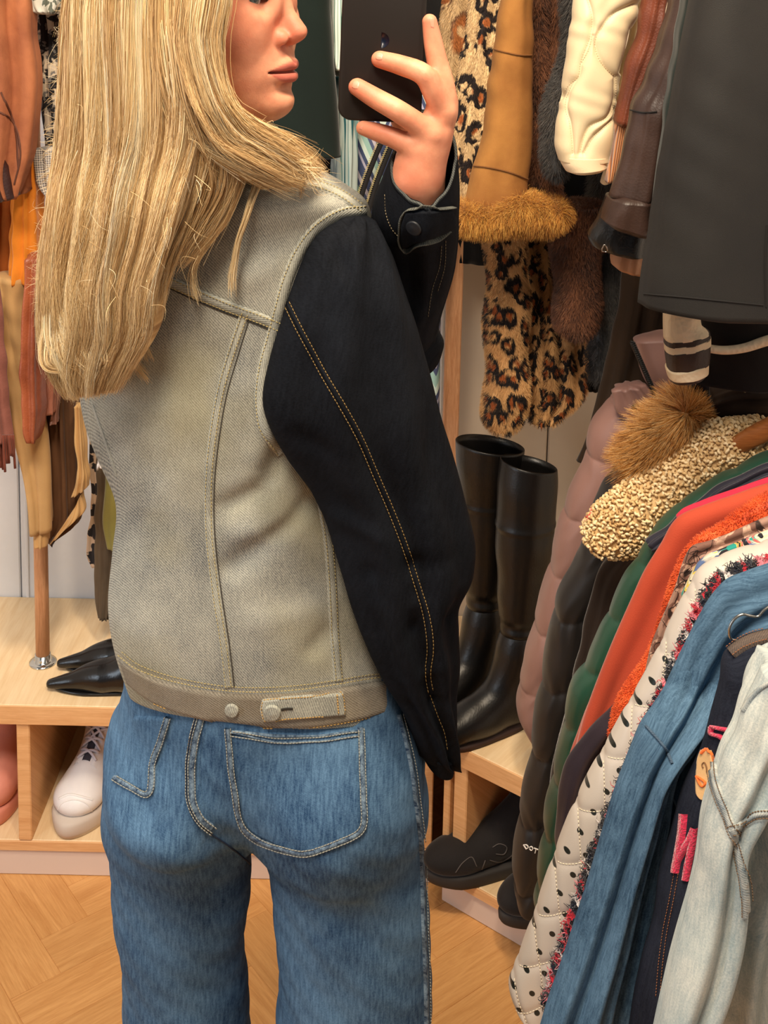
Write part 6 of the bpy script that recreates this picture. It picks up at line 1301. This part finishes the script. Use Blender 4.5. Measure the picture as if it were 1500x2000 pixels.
for k in range(26):
    x0_, y0_ = [(1350, 1090), (1330, 1150), (1310, 1190), (1300, 1240), (1370, 1080), (1345, 1120), (1290, 1270)][k % 7]; a = rr.random() * 6.28; pts = [(x0_ + rr.normal(0, 8), y0_ + rr.normal(0, 14))]
    for j in range(5): a += rr.normal(0, 0.7); pts.append((pts[-1][0] + 8 * math.cos(a), pts[-1][1] + 9 * math.sin(a)))
    strip(bvx, pts, 1.3, 0.0004, gg, 3, lim=0.02)
mk('branch_print', gg, plain('dark_print', S(52, 38, 36), 0.8), o)['kind'] = 'stuff'
m_tf = floral('teal_floral', S(226, 218, 190), [(S(40, 150, 140), 42, 0.34), (S(226, 200, 84), 46, 0.28), (S(92, 112, 156), 40, 0.26), (S(38, 36, 44), 70, 0.20), (S(214, 104, 100), 90, 0.12)], 30)
single('floral_blouse', 'cream blouse with teal, yellow and blue flowers above the polka dot coat', 'blouse', [(1580, 1015, 1580, 1080), (1500, 1038, 1520, 1110), (1450, 1058, 1480, 1130), (1410, 1075, 1440, 1150), (1380, 1088, 1410, 1170), (1362, 1105, 1390, 1190), (1346, 1135, 1370, 1210), (1332, 1165, 1355, 1220)], 1.345, 0.010, m_tf, folds(0.003, 3, 99, 0.001))
# polka dots
def polka():
    M = M_('polka_satin', 0.4, 0.1, 0.45); u, v = M.xy(); per = 0.030
    lin = lambda p, q, x, y: M.mth('ADD', M.mth('MULTIPLY', x, p), M.mth('MULTIPLY', y, q))
    fa = M.mth('SUBTRACT', M.mth('FRACT', lin(53.4, 27.2, u, v)), 0.5); fb = M.mth('SUBTRACT', M.mth('FRACT', lin(5.04, 40.3, u, v)), 0.5)
    x = lin(0.020, -0.0135, fa, fb); y = lin(-0.0025, 0.0265, fa, fb); d = M.mth('SQRT', M.mth('ADD', M.mth('MULTIPLY', x, x), M.mth('MULTIPLY', y, y)))
    M.col(M.mix(M.mr(d, 0.0036, 0.0031), M.mix(M.noise(5, 2), S(196, 186, 176), S(210, 202, 192)), S(30, 34, 30))); M.bump(M.noise(700, 1), 0.15, 0.0004); return M.m
o = garment('polka_dot_coat', 'off-white diamond-quilted coat with black polka dots', 'coat', 1.3, (1000, 1990))
pk = [(1600, 1040, 1600, 1120), (1500, 1064, 1520, 1150), (1440, 1082, 1480, 1190), (1398, 1098, 1460, 1230), (1368, 1118, 1440, 1270), (1346, 1150, 1420, 1310), (1318, 1200, 1400, 1350), (1292, 1250, 1375, 1400), (1262, 1310, 1350, 1440), (1228, 1370, 1320, 1490), (1192, 1440, 1290, 1550), (1160, 1500, 1265, 1610), (1128, 1565, 1240, 1670), (1098, 1635, 1215, 1730), (1070, 1705, 1190, 1790), (1042, 1780, 1165, 1850), (1016, 1850, 1140, 1915), (992, 1922, 1110, 1985), (1000, 1950, 1090, 2030)]
qd = lambda U, v, th, u: -0.0020 * np.exp(-(np.abs(((v * 0.85 + u * 1.0) / 0.058) % 1 - 0.5) / 0.09) ** 1.2) - 0.0020 * np.exp(-(np.abs(((v * 0.85 - u * 1.4) / 0.058) % 1 - 0.5) / 0.10) ** 1.3) + 0.002 * np.sin(18 * v)
_, L, g = piece('body_panel', o, pk, 1.30, 0.028, polka(), qd, n=360, m=150, e=0.85, planar=2)
bp = g.bvh(); gd = Geo()
# stitched lines follow the hollows of the quilting
Uq = L.u; Vq = L.v; front = slice(2, L.m // 2 - 2)
for sg, cf in ((1.0, 'a'), (-1.4, 'b')):
    F_ = (Vq * 0.85 + Uq * sg) / 0.058 - 0.5
    for k in range(int(F_[:, front].min()), int(F_[:, front].max()) + 1):
        pts = []
        for i in range(L.n):
            row = F_[i, front]; s_ = np.sign(row - k); z = np.flatnonzero(s_[:-1] * s_[1:] < 0)
            if len(z):
                j = z[0]; t = (k - row[j]) / (row[j + 1] - row[j]); pts.append(L.V[i, j + 2] * (1 - t) + L.V[i, j + 3] * t + L.nd[i, j + 2] * 0.0006)
        pts = np.array(pts)
        if len(pts) < 6: continue
        s = np.r_[0, np.cumsum(np.linalg.norm(np.diff(pts, axis=0), axis=1))]; q = 0
        while q + 0.003 < s[-1]:
            seg = np.array([[np.interp(z_, s, pts[:, c_]) for c_ in range(3)] for z_ in (q, q + 0.0015, q + 0.003)]); tube(gd, seg, 0.0005, 4); q += 0.0042
mk('quilting', gd, plain('cream_thread', S(240, 226, 200), 0.7), o)['kind'] = 'stuff'
gg = Geo(); tube(gg, [Q(x, y, 1.30) for x, y in ((997, 1922), (1000, 1938), (1009, 1952), (1026, 1972), (1046, 1998), (1072, 2030))], 0.0024, 8); mk('hem_binding', gg, black_thread, o)
# tweed
m_tw = M_('tweed', 0.9, 0.3); vc_ = m_tw.vor(170, m_tw.warp(m_tw.pat(), .004, 200), out='Color'); vs_ = m_tw.n('ShaderNodeSeparateColor', None, {0: vc_}).outputs[0]; m_tw.bump(m_tw.vor(170, m_tw.warp(m_tw.pat(), .004, 200)), 1.0, 0.004); m_tw.col(m_tw.ramp(m_tw.mth('ADD', m_tw.mth('MULTIPLY', vs_, 0.7), m_tw.mth('MULTIPLY', m_tw.noise(20, 2), 0.4)), [(0.0, S(24, 28, 44)), (0.3, S(30, 28, 34)), (0.48, S(214, 204, 200)), (0.56, S(40, 36, 40)), (0.66, S(190, 40, 56)), (0.8, S(214, 120, 132)), (0.9, S(30, 34, 50))], 'CONSTANT'))
L = Loft(rws([(1600, 1064, 1600, 1120), (1508, 1088, 1510, 1150), (1448, 1104, 1460, 1170), (1402, 1128, 1430, 1200), (1374, 1160, 1410, 1230), (1350, 1210, 1395, 1270), (1324, 1274, 1370, 1320), (1300, 1324, 1350, 1370), (1272, 1386, 1330, 1420), (1244, 1446, 1300, 1470), (1208, 1536, 1260, 1560), (1174, 1616, 1225, 1640), (1146, 1696, 1195, 1715), (1118, 1776, 1165, 1795), (1092, 1856, 1140, 1875), (1060, 1956, 1100, 1975)], 1.26, 0.014), 260, 30, 0.9, lambda U, v, th, u: 0.0018 * np.sin(v * 620 + 60 * u) + 0.0015 * np.sin(v * 930 + 4 * np.sin(v * 60))); g = L.geo()
fur(g, 4200, 0.0045, 0.0009, lean=(-0.3, 0, -0.3), spread=1.6, seg=5, seed=12, curl=0.003)
o = garment('tweed_jacket', 'black, red and white fringed tweed edge between polka dot coat and blue denim', 'jacket', 1.26, (1100, 1960)); mk('fringed_edge', g, m_tw.m, o)
# mid-blue denim jacket
d_mid = denim('mid_blue_denim', S(30, 54, 78), S(96, 128, 154), 0.0014, 0.0, 0.6, 8, 1.2, streak=0.6)
o = garment('blue_denim_jacket', 'plain mid-blue denim jacket hanging between the tweed and dark denim ones', 'jacket', 1.2, (1060, 2000))
def cf(U, v, th, u): return 0.010 * np.sin(U * 5.2 + 1.0 + 1.2 * v) + 0.006 * np.sin(U * 11 + 2.0 + 3 * v) + 0.0015 * np.sin(U * 19 + 7 * v)
_, L, g = piece('body_panel', o, [(1620, 1080, 1620, 1300), (1520, 1108, 1560, 1320), (1460, 1128, 1520, 1340), (1425, 1142, 1500, 1380), (1395, 1172, 1480, 1430), (1368, 1215, 1460, 1480), (1340, 1268, 1440, 1540), (1312, 1325, 1420, 1600), (1286, 1380, 1400, 1660), (1262, 1425, 1380, 1700)], 1.20, 0.026, d_mid, cf, n=300, m=130)
bs = g.bvh()
_, L, g = piece('sleeve', o, [(1345, 1290, 1430, 1380, .03, .5), (1318, 1335, 1410, 1410, .022, .7), (1290, 1380, 1380, 1440, .01, .9), (1258, 1430, 1330, 1480), (1232, 1490, 1308, 1530), (1205, 1560, 1295, 1600), (1180, 1640, 1275, 1680), (1155, 1720, 1262, 1750), (1128, 1800, 1250, 1830), (1100, 1880, 1235, 1905), (1070, 1960, 1225, 1985), (1045, 2040, 1215, 2060)], 1.17, 0.036, d_mid, cf, n=300, m=120); bm = g.bvh()
piece('sleeve', o, [(1330, 1480, 1430, 1500), (1310, 1560, 1400, 1570), (1288, 1620, 1370, 1640), (1268, 1690, 1330, 1700), (1254, 1760, 1305, 1770), (1240, 1820, 1280, 1830), (1232, 1866, 1256, 1868)], 1.20, 0.026, d_mid, cf, n=200, m=90)
gg = Geo(); strip(bs, [(1262, 1418), (1285, 1440), (1305, 1468), (1316, 1492)], 5, 0.002, gg, 4); strip(bm, [(1262, 1418), (1280, 1438), (1300, 1462), (1314, 1492)], 5, 0.002, gg, 4); mk('seam', gg, denim('seam_denim', S(24, 40, 60), S(90, 110, 130)), o)
# dark denim with letters
d_ind = denim('indigo_denim', S(14, 17, 27), S(40, 44, 56), 0.0014, 0.0, 0.5, 8, 1.1, streak=0.3)
o = garment('lettered_denim_jacket', 'dark indigo denim jacket with red chenille letters and a tan patch', 'jacket', 1.12, (1250, 2000))
_, L, g = piece('body_panel', o, [(1600, 1208, 1620, 1400), (1520, 1228, 1560, 1420), (1456, 1250, 1520, 1430), (1418, 1280, 1500, 1450), (1408, 1340, 1480, 1480), (1394, 1400, 1470, 1500), (1376, 1460, 1450, 1540), (1340, 1550, 1430, 1600), (1314, 1640, 1410, 1680), (1292, 1720, 1390, 1750), (1284, 1800, 1370, 1820), (1262, 1880, 1345, 1900), (1244, 1960, 1325, 1980), (1232, 2040, 1310, 2050)], 1.12, 0.028, d_ind, folds(0.004, 1.4, 101, 0.0012), n=260, m=100); bd = g.bvh()
m_chen = M_('red_chenille', 0.95, 0.5); nz = m_chen.noise(420, 2); m_chen.col(m_chen.mix(nz, S(150, 20, 50), S(236, 60, 96))); m_chen.bump(nz, 1.0, 0.002)
def letter(name, strokes, w_, hgt=0.004): 
    gg = Geo()
    for s_ in strokes: strip(bd, s_, w_, hgt, gg, 3, 0.9)
    return mk(name, gg, m_chen.m, o)
letter('letter', [[(1337, 1590), (1333, 1630), (1327, 1665), (1321, 1698)], [(1358, 1616), (1350, 1636), (1334, 1664), (1323, 1686), (1320, 1704)], [(1357, 1616), (1353, 1650), (1345, 1690), (1340, 1718)]], 13)
letter('letter', [[(1392, 1420), (1410, 1423), (1432, 1426)], [(1392, 1420), (1391, 1432), (1408, 1438), (1422, 1450)]], 7)
g = patch(bd, [(1372, 1462, 1390, 1464), (1364, 1480, 1394, 1482), (1360, 1510, 1398, 1512), (1359, 1535, 1394, 1536), (1364, 1556, 1384, 1560), (1374, 1564, 1380, 1566)], 0.0022, 16, 30); bpz = g.bvh(); mk('patch', g, cloth('tan_felt', S(206, 166, 116), 0.08), o)['label'] = 'oval tan felt patch'
gg = Geo(); strip(bpz, [(1370, 1472), (1378, 1464), (1388, 1470), (1393, 1485), (1397, 1505)], 5, 0.002, gg, 3); strip(bpz, [(1361, 1516), (1364, 1524), (1373, 1536), (1378, 1530), (1368, 1520), (1361, 1516)], 4, 0.002, gg, 3); mk('patch_trim', gg, cloth('orange_felt', S(232, 112, 52), 0.1), o)
gg = Geo(); strip(bpz, [(1374, 1500), (1372, 1494), (1376, 1489), (1380, 1496), (1381, 1508)], 2, 0.0012, gg, 2); mk('patch_stitching', gg, plain('brown_thread', S(120, 84, 52), 0.8), o)
gg = Geo(); strip(bd, [(1430, 1276), (1446, 1264), (1470, 1252), (1500, 1244), (1540, 1238)], 24, 0.004, gg); mk('collar_band', gg, denim('faded_band', S(48, 44, 46), S(110, 96, 86), streak=0.2), o)
gg = Geo(); dashes(bd, [(1430, 1276), (1446, 1264), (1470, 1252), (1500, 1244)], gg, -8, 4, 2, 0.0004, 0.005); dashes(bd, [(1430, 1276), (1446, 1264), (1470, 1252), (1500, 1244)], gg, 9, 4, 2, 0.0004, 0.005)
for of in (-4, 4): dashes(bd, [(1322, 1705), (1312, 1760), (1300, 1820), (1292, 1880), (1286, 1950)], gg, of, 4, 2, 0.0004, 0.001)
mk('stitching', gg, plain('rust_thread', S(150, 96, 60), 0.8), o)['kind'] = 'stuff'
# light denim jacket, nearest
d_lt = denim('light_denim', S(132, 150, 156), S(214, 216, 206), 0.0014, 0.0, 0.55, 9, 0.9, streak=0.35, tint=S(150, 176, 180))
d_lts = denim('light_seam', S(96, 116, 128), S(200, 200, 190), 0.0017, 0.3, 0.9, 60, 0.8)
o = garment('light_denim_jacket', 'pale bleached denim jacket nearest the viewer at the lower right', 'jacket', 1.03, (1330, 2000))
_, L, g = piece('body_panel', o, [(1640, 1240, 1700, 1500), (1540, 1262, 1660, 1520), (1494, 1280, 1650, 1560), (1470, 1310, 1650, 1610), (1456, 1370, 1650, 1680), (1470, 1450, 1650, 1780), (1480, 1600, 1660, 1900), (1440, 1760, 1640, 1980), (1420, 1900, 1640, 2060), (1405, 2040, 1640, 2100)], 1.045, 0.035, d_lt, cf, n=300, m=130); b1 = g.bvh()
_, L, g = piece('sleeve', o, [(1492, 1300, 1560, 1320), (1466, 1350, 1550, 1380), (1444, 1410, 1530, 1450), (1418, 1470, 1500, 1530), (1394, 1530, 1460, 1600), (1378, 1600, 1446, 1650), (1362, 1680, 1450, 1710), (1342, 1770, 1448, 1790), (1322, 1850, 1430, 1870), (1304, 1920, 1400, 1950), (1286, 2000, 1370, 2010), (1275, 2060, 1350, 2070)], 1.00, 0.036, d_lt, folds(0.005, 1.5, 102, 0.0015), n=300, m=120); b2 = g.bvh()
gg = Geo()
for b_ in (b2, b1):
    gg = Geo()
    strip(b_, [(1392, 1478), (1396, 1520), (1408, 1560), (1424, 1600), (1440, 1650), (1450, 1700), (1456, 1750), (1457, 1790)], 15, 0.003, gg, 4); strip(b_, [(1428, 1622), (1450, 1608), (1475, 1592), (1510, 1586), (1560, 1584)], 13, 0.003, gg, 4); strip(b_, [(1452, 1388), (1466, 1366), (1488, 1344), (1510, 1330)], 10, 0.002, gg, 4)
    mk('seam', gg, d_lts, o)
gg = Geo()
for b_ in (b1, b2):
    for of in (-7, 7): dashes(b_, [(1392, 1478), (1396, 1520), (1408, 1560), (1424, 1600), (1440, 1650), (1450, 1700), (1456, 1750), (1457, 1790)], gg, of, 4, 1.5, 0.0005, 0.003); dashes(b_, [(1428, 1622), (1450, 1608), (1475, 1592), (1510, 1586)], gg, of, 4, 1.5, 0.0005, 0.003)
mk('stitching', gg, plain('umber_thread', S(110, 88, 66), 0.8), o)['kind'] = 'stuff'
single('pale_denim_jacket', 'second pale denim jacket hem behind the bleached one in the lower right corner', 'jacket', [(1500, 1500, 1640, 1520), (1490, 1650, 1640, 1680), (1470, 1800, 1640, 1830), (1424, 1920, 1640, 1940), (1412, 2060, 1640, 2070)], 1.09, 0.016, denim('grey_denim', S(134, 142, 140), S(196, 196, 186), 0.0017, 0.35, 0.4), folds(0.006, 3, 103, 0.001))
# ------------------------------------------------------------------ shoes and boots
m_boot = leather('boot_leather', S(13, 10, 9), 0.38, S(6, 5, 4), 240, 0.15, 0.0); m_sole = plain('boot_sole', S(52, 30, 22), 0.6)
def frame(yaw):
    return np.array([[math.cos(yaw), math.sin(yaw), 0], [-math.sin(yaw), math.cos(yaw), 0], [0, 0, 1.0]])   # rows: forward, left, up
def shoe_field(c, R, size=0.25, hgt=0.14): 
    c = np.asarray(c); e = 0.2
    return Field(axis((c[0] - e, c[0] + e, .0032)), axis((c[1] - e, c[1] + e, .0032)), axis((c[2] - 0.004, c[2] + hgt, .003)))
def tall_boot(c, yaw, height, label, shaft_r=0.062, lean=(0, 0)):
    o = root('tall_boot', label, 'boot', c, 'tall black leather boots on the angled bench'); R = frame(yaw); P = lambda f, l, u: np.asarray(c) + (f * R[0] + l * R[1]) * (0.86 if u < 0.125 else 1) + u * R[2]
    F = shoe_field(P(.05, 0, 0), R, hgt=0.19)
    F.ell(P(0.125, 0, 0.034), (0.066, 0.036, 0.028), 0.02, R); F.ell(P(0.06, 0, 0.045), (0.068, 0.031, 0.038), 0.03, R); F.cone(P(0.0, 0, 0.05), P(0.005, 0, 0.17), 0.034, 0.033, 0.03); F.cone(P(0.05, 0, 0.07), P(0.015, 0, 0.14), 0.027, 0.031, 0.03); F.ell(P(0.175, 0, 0.026), (0.030, 0.027, 0.020), 0.02, R)
    v, f = F.mesh(); v[:, 2] = np.maximum(v[:, 2], c[2] + 0.007); g = Geo().add(v, f); mk('foot', g, m_boot, o)
    g = Geo(); th = np.linspace(0, 2 * PI, 60, endpoint=False); n = 90; V = []; Pt = []
    for i in range(n):
        t = i / (n - 1); z = 0.13 + (height - 0.13) * t; r = np.interp(t, [0, .12, .45, .72, 1], [.035, .036, .049, .055, shaft_r]); w_ = 0.0034 * math.sin(z * 210) * math.exp(-((t - 0.08) / 0.12) ** 2) + 0.0012 * math.sin(z * 60)
        cx = 0.004 + lean[0] * t ** 1.5; cy = lean[1] * t ** 1.5; seam = 0.0015 if abs(t - 0.70) < 0.012 else 0
        for a in th: rr = r + w_ * (1 + 0.6 * math.sin(a * 2 + z * 30)) + seam; V.append(P(cx + rr * math.cos(a), cy + rr * 0.92 * math.sin(a), z + (0.012 * math.cos(a) if i > n - 20 else 0) * (i - n + 20) / 20)); Pt.append((a * r, z, .5))
    for i in range(10):                            # the inside of the shaft
        t = 1 - i * 0.03; z = 0.13 + (height - 0.13) * t; r = np.interp(t, [0, .12, .45, .72, 1], [.035, .036, .049, .055, shaft_r]) - 0.003
        for a in th: V.append(P(0.004 + lean[0] * t ** 1.5 + r * math.cos(a), lean[1] * t ** 1.5 + r * 0.92 * math.sin(a), z + 0.012 * math.cos(a) - (0.001 if i else -0.0012))); Pt.append((a * r, z, .5))
    m = 60; n2 = n + 10; g.add(V, [(i * m + j, i * m + (j + 1) % m, (i + 1) * m + (j + 1) % m, (i + 1) * m + j) for i in range(n2 - 1) for j in range(m)], Pt); mk('shaft', g, m_boot, o)
    g = Geo(); k = 40; ol = []
    for j in range(k):
        a = 2 * PI * j / k; f_ = math.cos(a); ol.append((0.075 + 0.135 * f_ if f_ > 0 else 0.075 + 0.115 * f_, math.sin(a) * np.interp(f_, [-1, -.6, 0, .6, 1], [.030, .032, .034, .043, .034])))
    V = [P(x, y, z) for z, s_ in ((0.0008, 1), (0.010, 1.02)) for x, y in ol]; g.add(V, [tuple(range(k))[::-1], tuple(range(k, 2 * k))] + [(i, (i + 1) % k, k + (i + 1) % k, k + i) for i in range(k)]); mk('sole', g, m_sole, o)
    return o
b1_ = QZ(945, 1352, ZB2); b2_ = QZ(1012, 1412, ZB2)
tall_boot((b1_[0], b1_[1], ZB2), math.radians(-140), 0.49, 'tall black leather boot standing at the back, wide open shaft, half behind the sleeve', 0.068, (-0.002, -0.004))
tall_boot((b2_[0], b2_[1], ZB2), math.radians(-152), 0.485, 'tall black leather boot standing in front, toe over the bench edge', 0.054, (-0.018, -0.018))
def low_shoe(name, label, cat, c, yaw, length, mat, sole_mat, build, sole_h=0.03, sole_w=0.045, group=None, flare=1.0):
    o = root(name, label, cat, c, group); R = frame(yaw); P = lambda f, l, u: np.asarray(c) + f * R[0] + l * R[1] + u * R[2]
    F = shoe_field(P(0, 0, 0), R, hgt=0.17); build(F, P, R); v, f = F.mesh(); v[:, 2] = np.maximum(v[:, 2], c[2] + 0.004); g = Geo().add(v, f); mk('upper', g, mat, o); bv = g.bvh()
    g = Geo(); k = 56; L2 = length / 2; rings = ((0.0006, 0.97), (sole_h * 0.3, 1.0), (sole_h * 0.8, 1.01), (sole_h, 0.97)); V = []
    for z, s_ in rings:
        for j in range(k):
            a = 2 * PI * j / k; f_ = math.cos(a); wv = np.interp(f_, [-1, -.6, 0, .55, 1], [.80, .86, .84, 1.0, .8]) * sole_w; V.append(P(L2 * np.sign(f_) * abs(f_) ** (0.8 if sole_w < 0.055 else 0.62) * s_, math.sin(a) * wv * s_, z + max(0, f_) ** 3 * 0.008 * flare))
    nr = len(rings); g.add(V, [tuple(range(k))[::-1], tuple((nr - 1) * k + j for j in range(k))] + [(r_ * k + i, r_ * k + (i + 1) % k, (r_ + 1) * k + (i + 1) % k, (r_ + 1) * k + i) for r_ in range(nr - 1) for i in range(k)])
    mk('sole', g, sole_mat, o); return o, P, R, bv
# pointed black ankle boots on the long bench
def pointed(F, P, R):
    F.ell(P(0.0, 0, 0.030), (0.09, 0.034, 0.028), 0.02, R); F.cone(P(0.05, 0, 0.026), P(0.142, 0, 0.014), 0.026, 0.009, 0.02); F.cone(P(-0.05, 0, 0.03), P(-0.06, 0, 0.15), 0.032, 0.040, 0.03); F.cone(P(-0.0, 0, 0.045), P(-0.045, 0, 0.11), 0.026, 0.034, 0.03)
m_pat = leather('glossy_black_leather', S(20, 18, 18), 0.26, S(10, 9, 9), 240, 0.12, 0.15)
for (px, py, lab) in ((252, 1352, 'pointed black leather ankle boot on the long bench, nearer of the two'), (268, 1312, 'pointed black leather ankle boot on the long bench, half hidden behind its twin')):
    q = QZ(px, py - 6, ZT); low_shoe('pointed_boot', lab, 'boot', (q[0], q[1], ZT), math.radians(184), 0.27, m_pat, m_pat, pointed, 0.006, 0.026, 'pointed ankle boots', 0.3)
# chunky black sneakers
m_knit = cloth('black_knit', S(34, 31, 31), 0.15, 0.85, 0.2, 500, 0.6); m_rub = plain('grey_rubber', S(52, 48, 46), 0.7)
def runner(F, P, R):
    F.ell(P(0.065, 0, 0.044), (0.072, 0.042, 0.030), 0.02, R); F.ell(P(-0.06, 0, 0.052), (0.070, 0.038, 0.040), 0.03, R); F.cone(P(0.01, 0, 0.055), P(-0.07, 0, 0.115), 0.028, 0.034, 0.03); F.ell(P(-0.085, 0, 0.165), (0.036, 0.022, 0.055), 0.008, R, True)
for (px, py, z_, lab, yw) in ((965, 1712, ZS2, 'chunky black knit sneaker on the lower shelf of the angled bench', -160), (1045, 1775, ZS2, 'black rubber-toed sneaker on the lower shelf behind the puffer hems', -150)):
    q = QZ(px, py - 12, z_); o, P, R, bv = low_shoe('sneaker', lab, 'shoe', (q[0] + (0.0 if px < 1000 else 0.05), q[1] + 0.01, z_), math.radians(yw), 0.27, m_knit, m_rub, runner, 0.024, 0.045, 'black sneakers', 1.0)
    if px < 1000:
        gg = Geo()
        for pts in ([(890, 1704), (905, 1684), (921, 1674), (931, 1692)], [(935, 1712), (943, 1694), (948, 1680)], [(956, 1680), (975, 1684), (995, 1675), (1008, 1662)], [(962, 1655), (975, 1648), (990, 1655), (985, 1668), (968, 1668)]): strip(bv, pts, 2, 0.001, gg, 4, lim=0.03)
        mk('stitching', gg, plain('grey_thread', S(92, 86, 84), 0.8), o)
# white sneaker with laces
m_wl = leather('white_leather', S(242, 240, 240), 0.5, S(226, 222, 226), 300, 0.1); m_ws = plain('off_white_sole', S(206, 192, 180), 0.6)
def white(F, P, R):
    F.ell(P(0.086, 0, 0.050), (0.050, 0.047, 0.028), 0.015, R); F.ell(P(0.02, 0, 0.055), (0.075, 0.041, 0.036), 0.03, R); F.ell(P(-0.08, 0, 0.065), (0.060, 0.038, 0.055), 0.03, R); F.cone(P(0.05, 0, 0.066), P(-0.045, 0, 0.125), 0.026, 0.034, 0.02); F.cone(P(-0.05, 0, 0.11), P(-0.075, 0, 0.14), 0.038, 0.040, 0.02); F.ell(P(-0.085, 0, 0.165), (0.036, 0.026, 0.05), 0.008, R, True)
q = QZ(146, 1628, Zs); o, P, R, bv = low_shoe('sneaker', 'white leather sneaker with loose laces in the cubby of the long bench', 'shoe', (q[0] + 0.015, q[1] + 0.125, Zs), math.radians(-101), 0.30, m_wl, m_ws, white, 0.034, 0.056, None, 0.2)
def onb(f_, l_, lift=0.002):
    a = P(f_, l_, 0.25); hh = bv.ray_cast(Vector(a), Vector((0, 0, -1))); return (np.array(hh[0]) if hh[0] is not None else P(f_, l_, 0.08)) + np.array([0, 0, lift])
g = Geo(); pts = [onb(0.055 - 0.13 * t, 0, 0.0002) for t in np.linspace(0, 1, 14)]
Vt = []; 
for i, t in enumerate(np.linspace(0, 1, 14)):
    for l_ in (-0.011, -0.005, 0.0, 0.005, 0.011): Vt.append(onb(0.055 - 0.13 * t, l_, 0.0012 if abs(l_) < 0.01 else -0.001))
g.add(Vt, [(i * 5 + j, i * 5 + j + 1, (i + 1) * 5 + j + 1, (i + 1) * 5 + j) for i in range(13) for j in range(4)]); mk('tongue', g, plain('dark_tongue', S(58, 56, 66), 0.8), o)
for s_ in (-1, 1):
    g = Geo(); Vt = []
    for i, t in enumerate(np.linspace(0, 1, 14)):
        for l_ in (0.010, 0.014, 0.020, 0.026): Vt.append(onb(0.060 - 0.13 * t, s_ * l_, 0.0022 if 0.01 < l_ < 0.026 else -0.001))
    g.add(Vt, [(i * 4 + j, i * 4 + j + 1, (i + 1) * 4 + j + 1, (i + 1) * 4 + j) for i in range(13) for j in range(3)]); mk('eyestay', g, m_wl, o)
gg = Geo()
for k in range(7):
    f0 = 0.050 - k * 0.018
    for s_ in (-1, 1): tube(gg, [onb(f0 - 0.014 * t, s_ * 0.019 * (1 - 2 * t), 0.0035 + 0.003 * math.sin(t * PI)) for t in np.linspace(0, 1, 8)], 0.0026, 6)
rr = np.random.default_rng(2)
for s_ in (-1, 1):
    tube(gg, [onb(-0.055 + 0.050 * math.sin(t * PI), s_ * (0.008 + 0.030 * t), 0.004 + 0.006 * math.sin(t * 9)) for t in np.linspace(0, 1, 18)], 0.0024, 6)
    tube(gg, [onb(-0.050 + 0.075 * t, s_ * (0.010 + 0.022 * math.sin(t * 4)), 0.005) for t in np.linspace(0, 1, 18)], 0.0024, 6)
mk('laces', gg, plain('white_lace', S(214, 210, 222), 0.8), o)
g = Geo(); strip(bv, [(116, 1560), (135, 1552), (158, 1556), (180, 1562)], 5, 0.002, g, 4); strip(bv, [(108, 1598), (120, 1570), (145, 1562), (172, 1572), (186, 1600)], 3, 0.0016, g, 4); mk('toe_cap_seam', g, m_wl, o)
# pink boot, cut by the left edge
m_pb = leather('salmon_leather', S(232, 158, 138), 0.6, S(214, 134, 116), 400, 0.15)
def pinkb(F, P, R):
    F.ell(P(0.06, 0, 0.060), (0.070, 0.044, 0.044), 0.02, R); F.cone(P(-0.03, 0, 0.06), P(-0.04, 0, 0.15), 0.044, 0.046, 0.03); F.ell(P(0.0, 0, 0.06), (0.08, 0.042, 0.045), 0.03, R)
q = QZ(-25, 1608, Zs); o, P, R, bv = low_shoe('pink_boot', 'salmon pink chunky boot in the left cubby, cut by the photo edge', 'boot', (q[0] - 0.012, q[1] + 0.11, Zs), math.radians(-76), 0.26, m_pb, plain('salmon_sole', S(222, 142, 120), 0.6), pinkb, 0.032, 0.048, None, 0.3)
for o in bpy.data.objects:
    if '_o' in o: del o['_o']
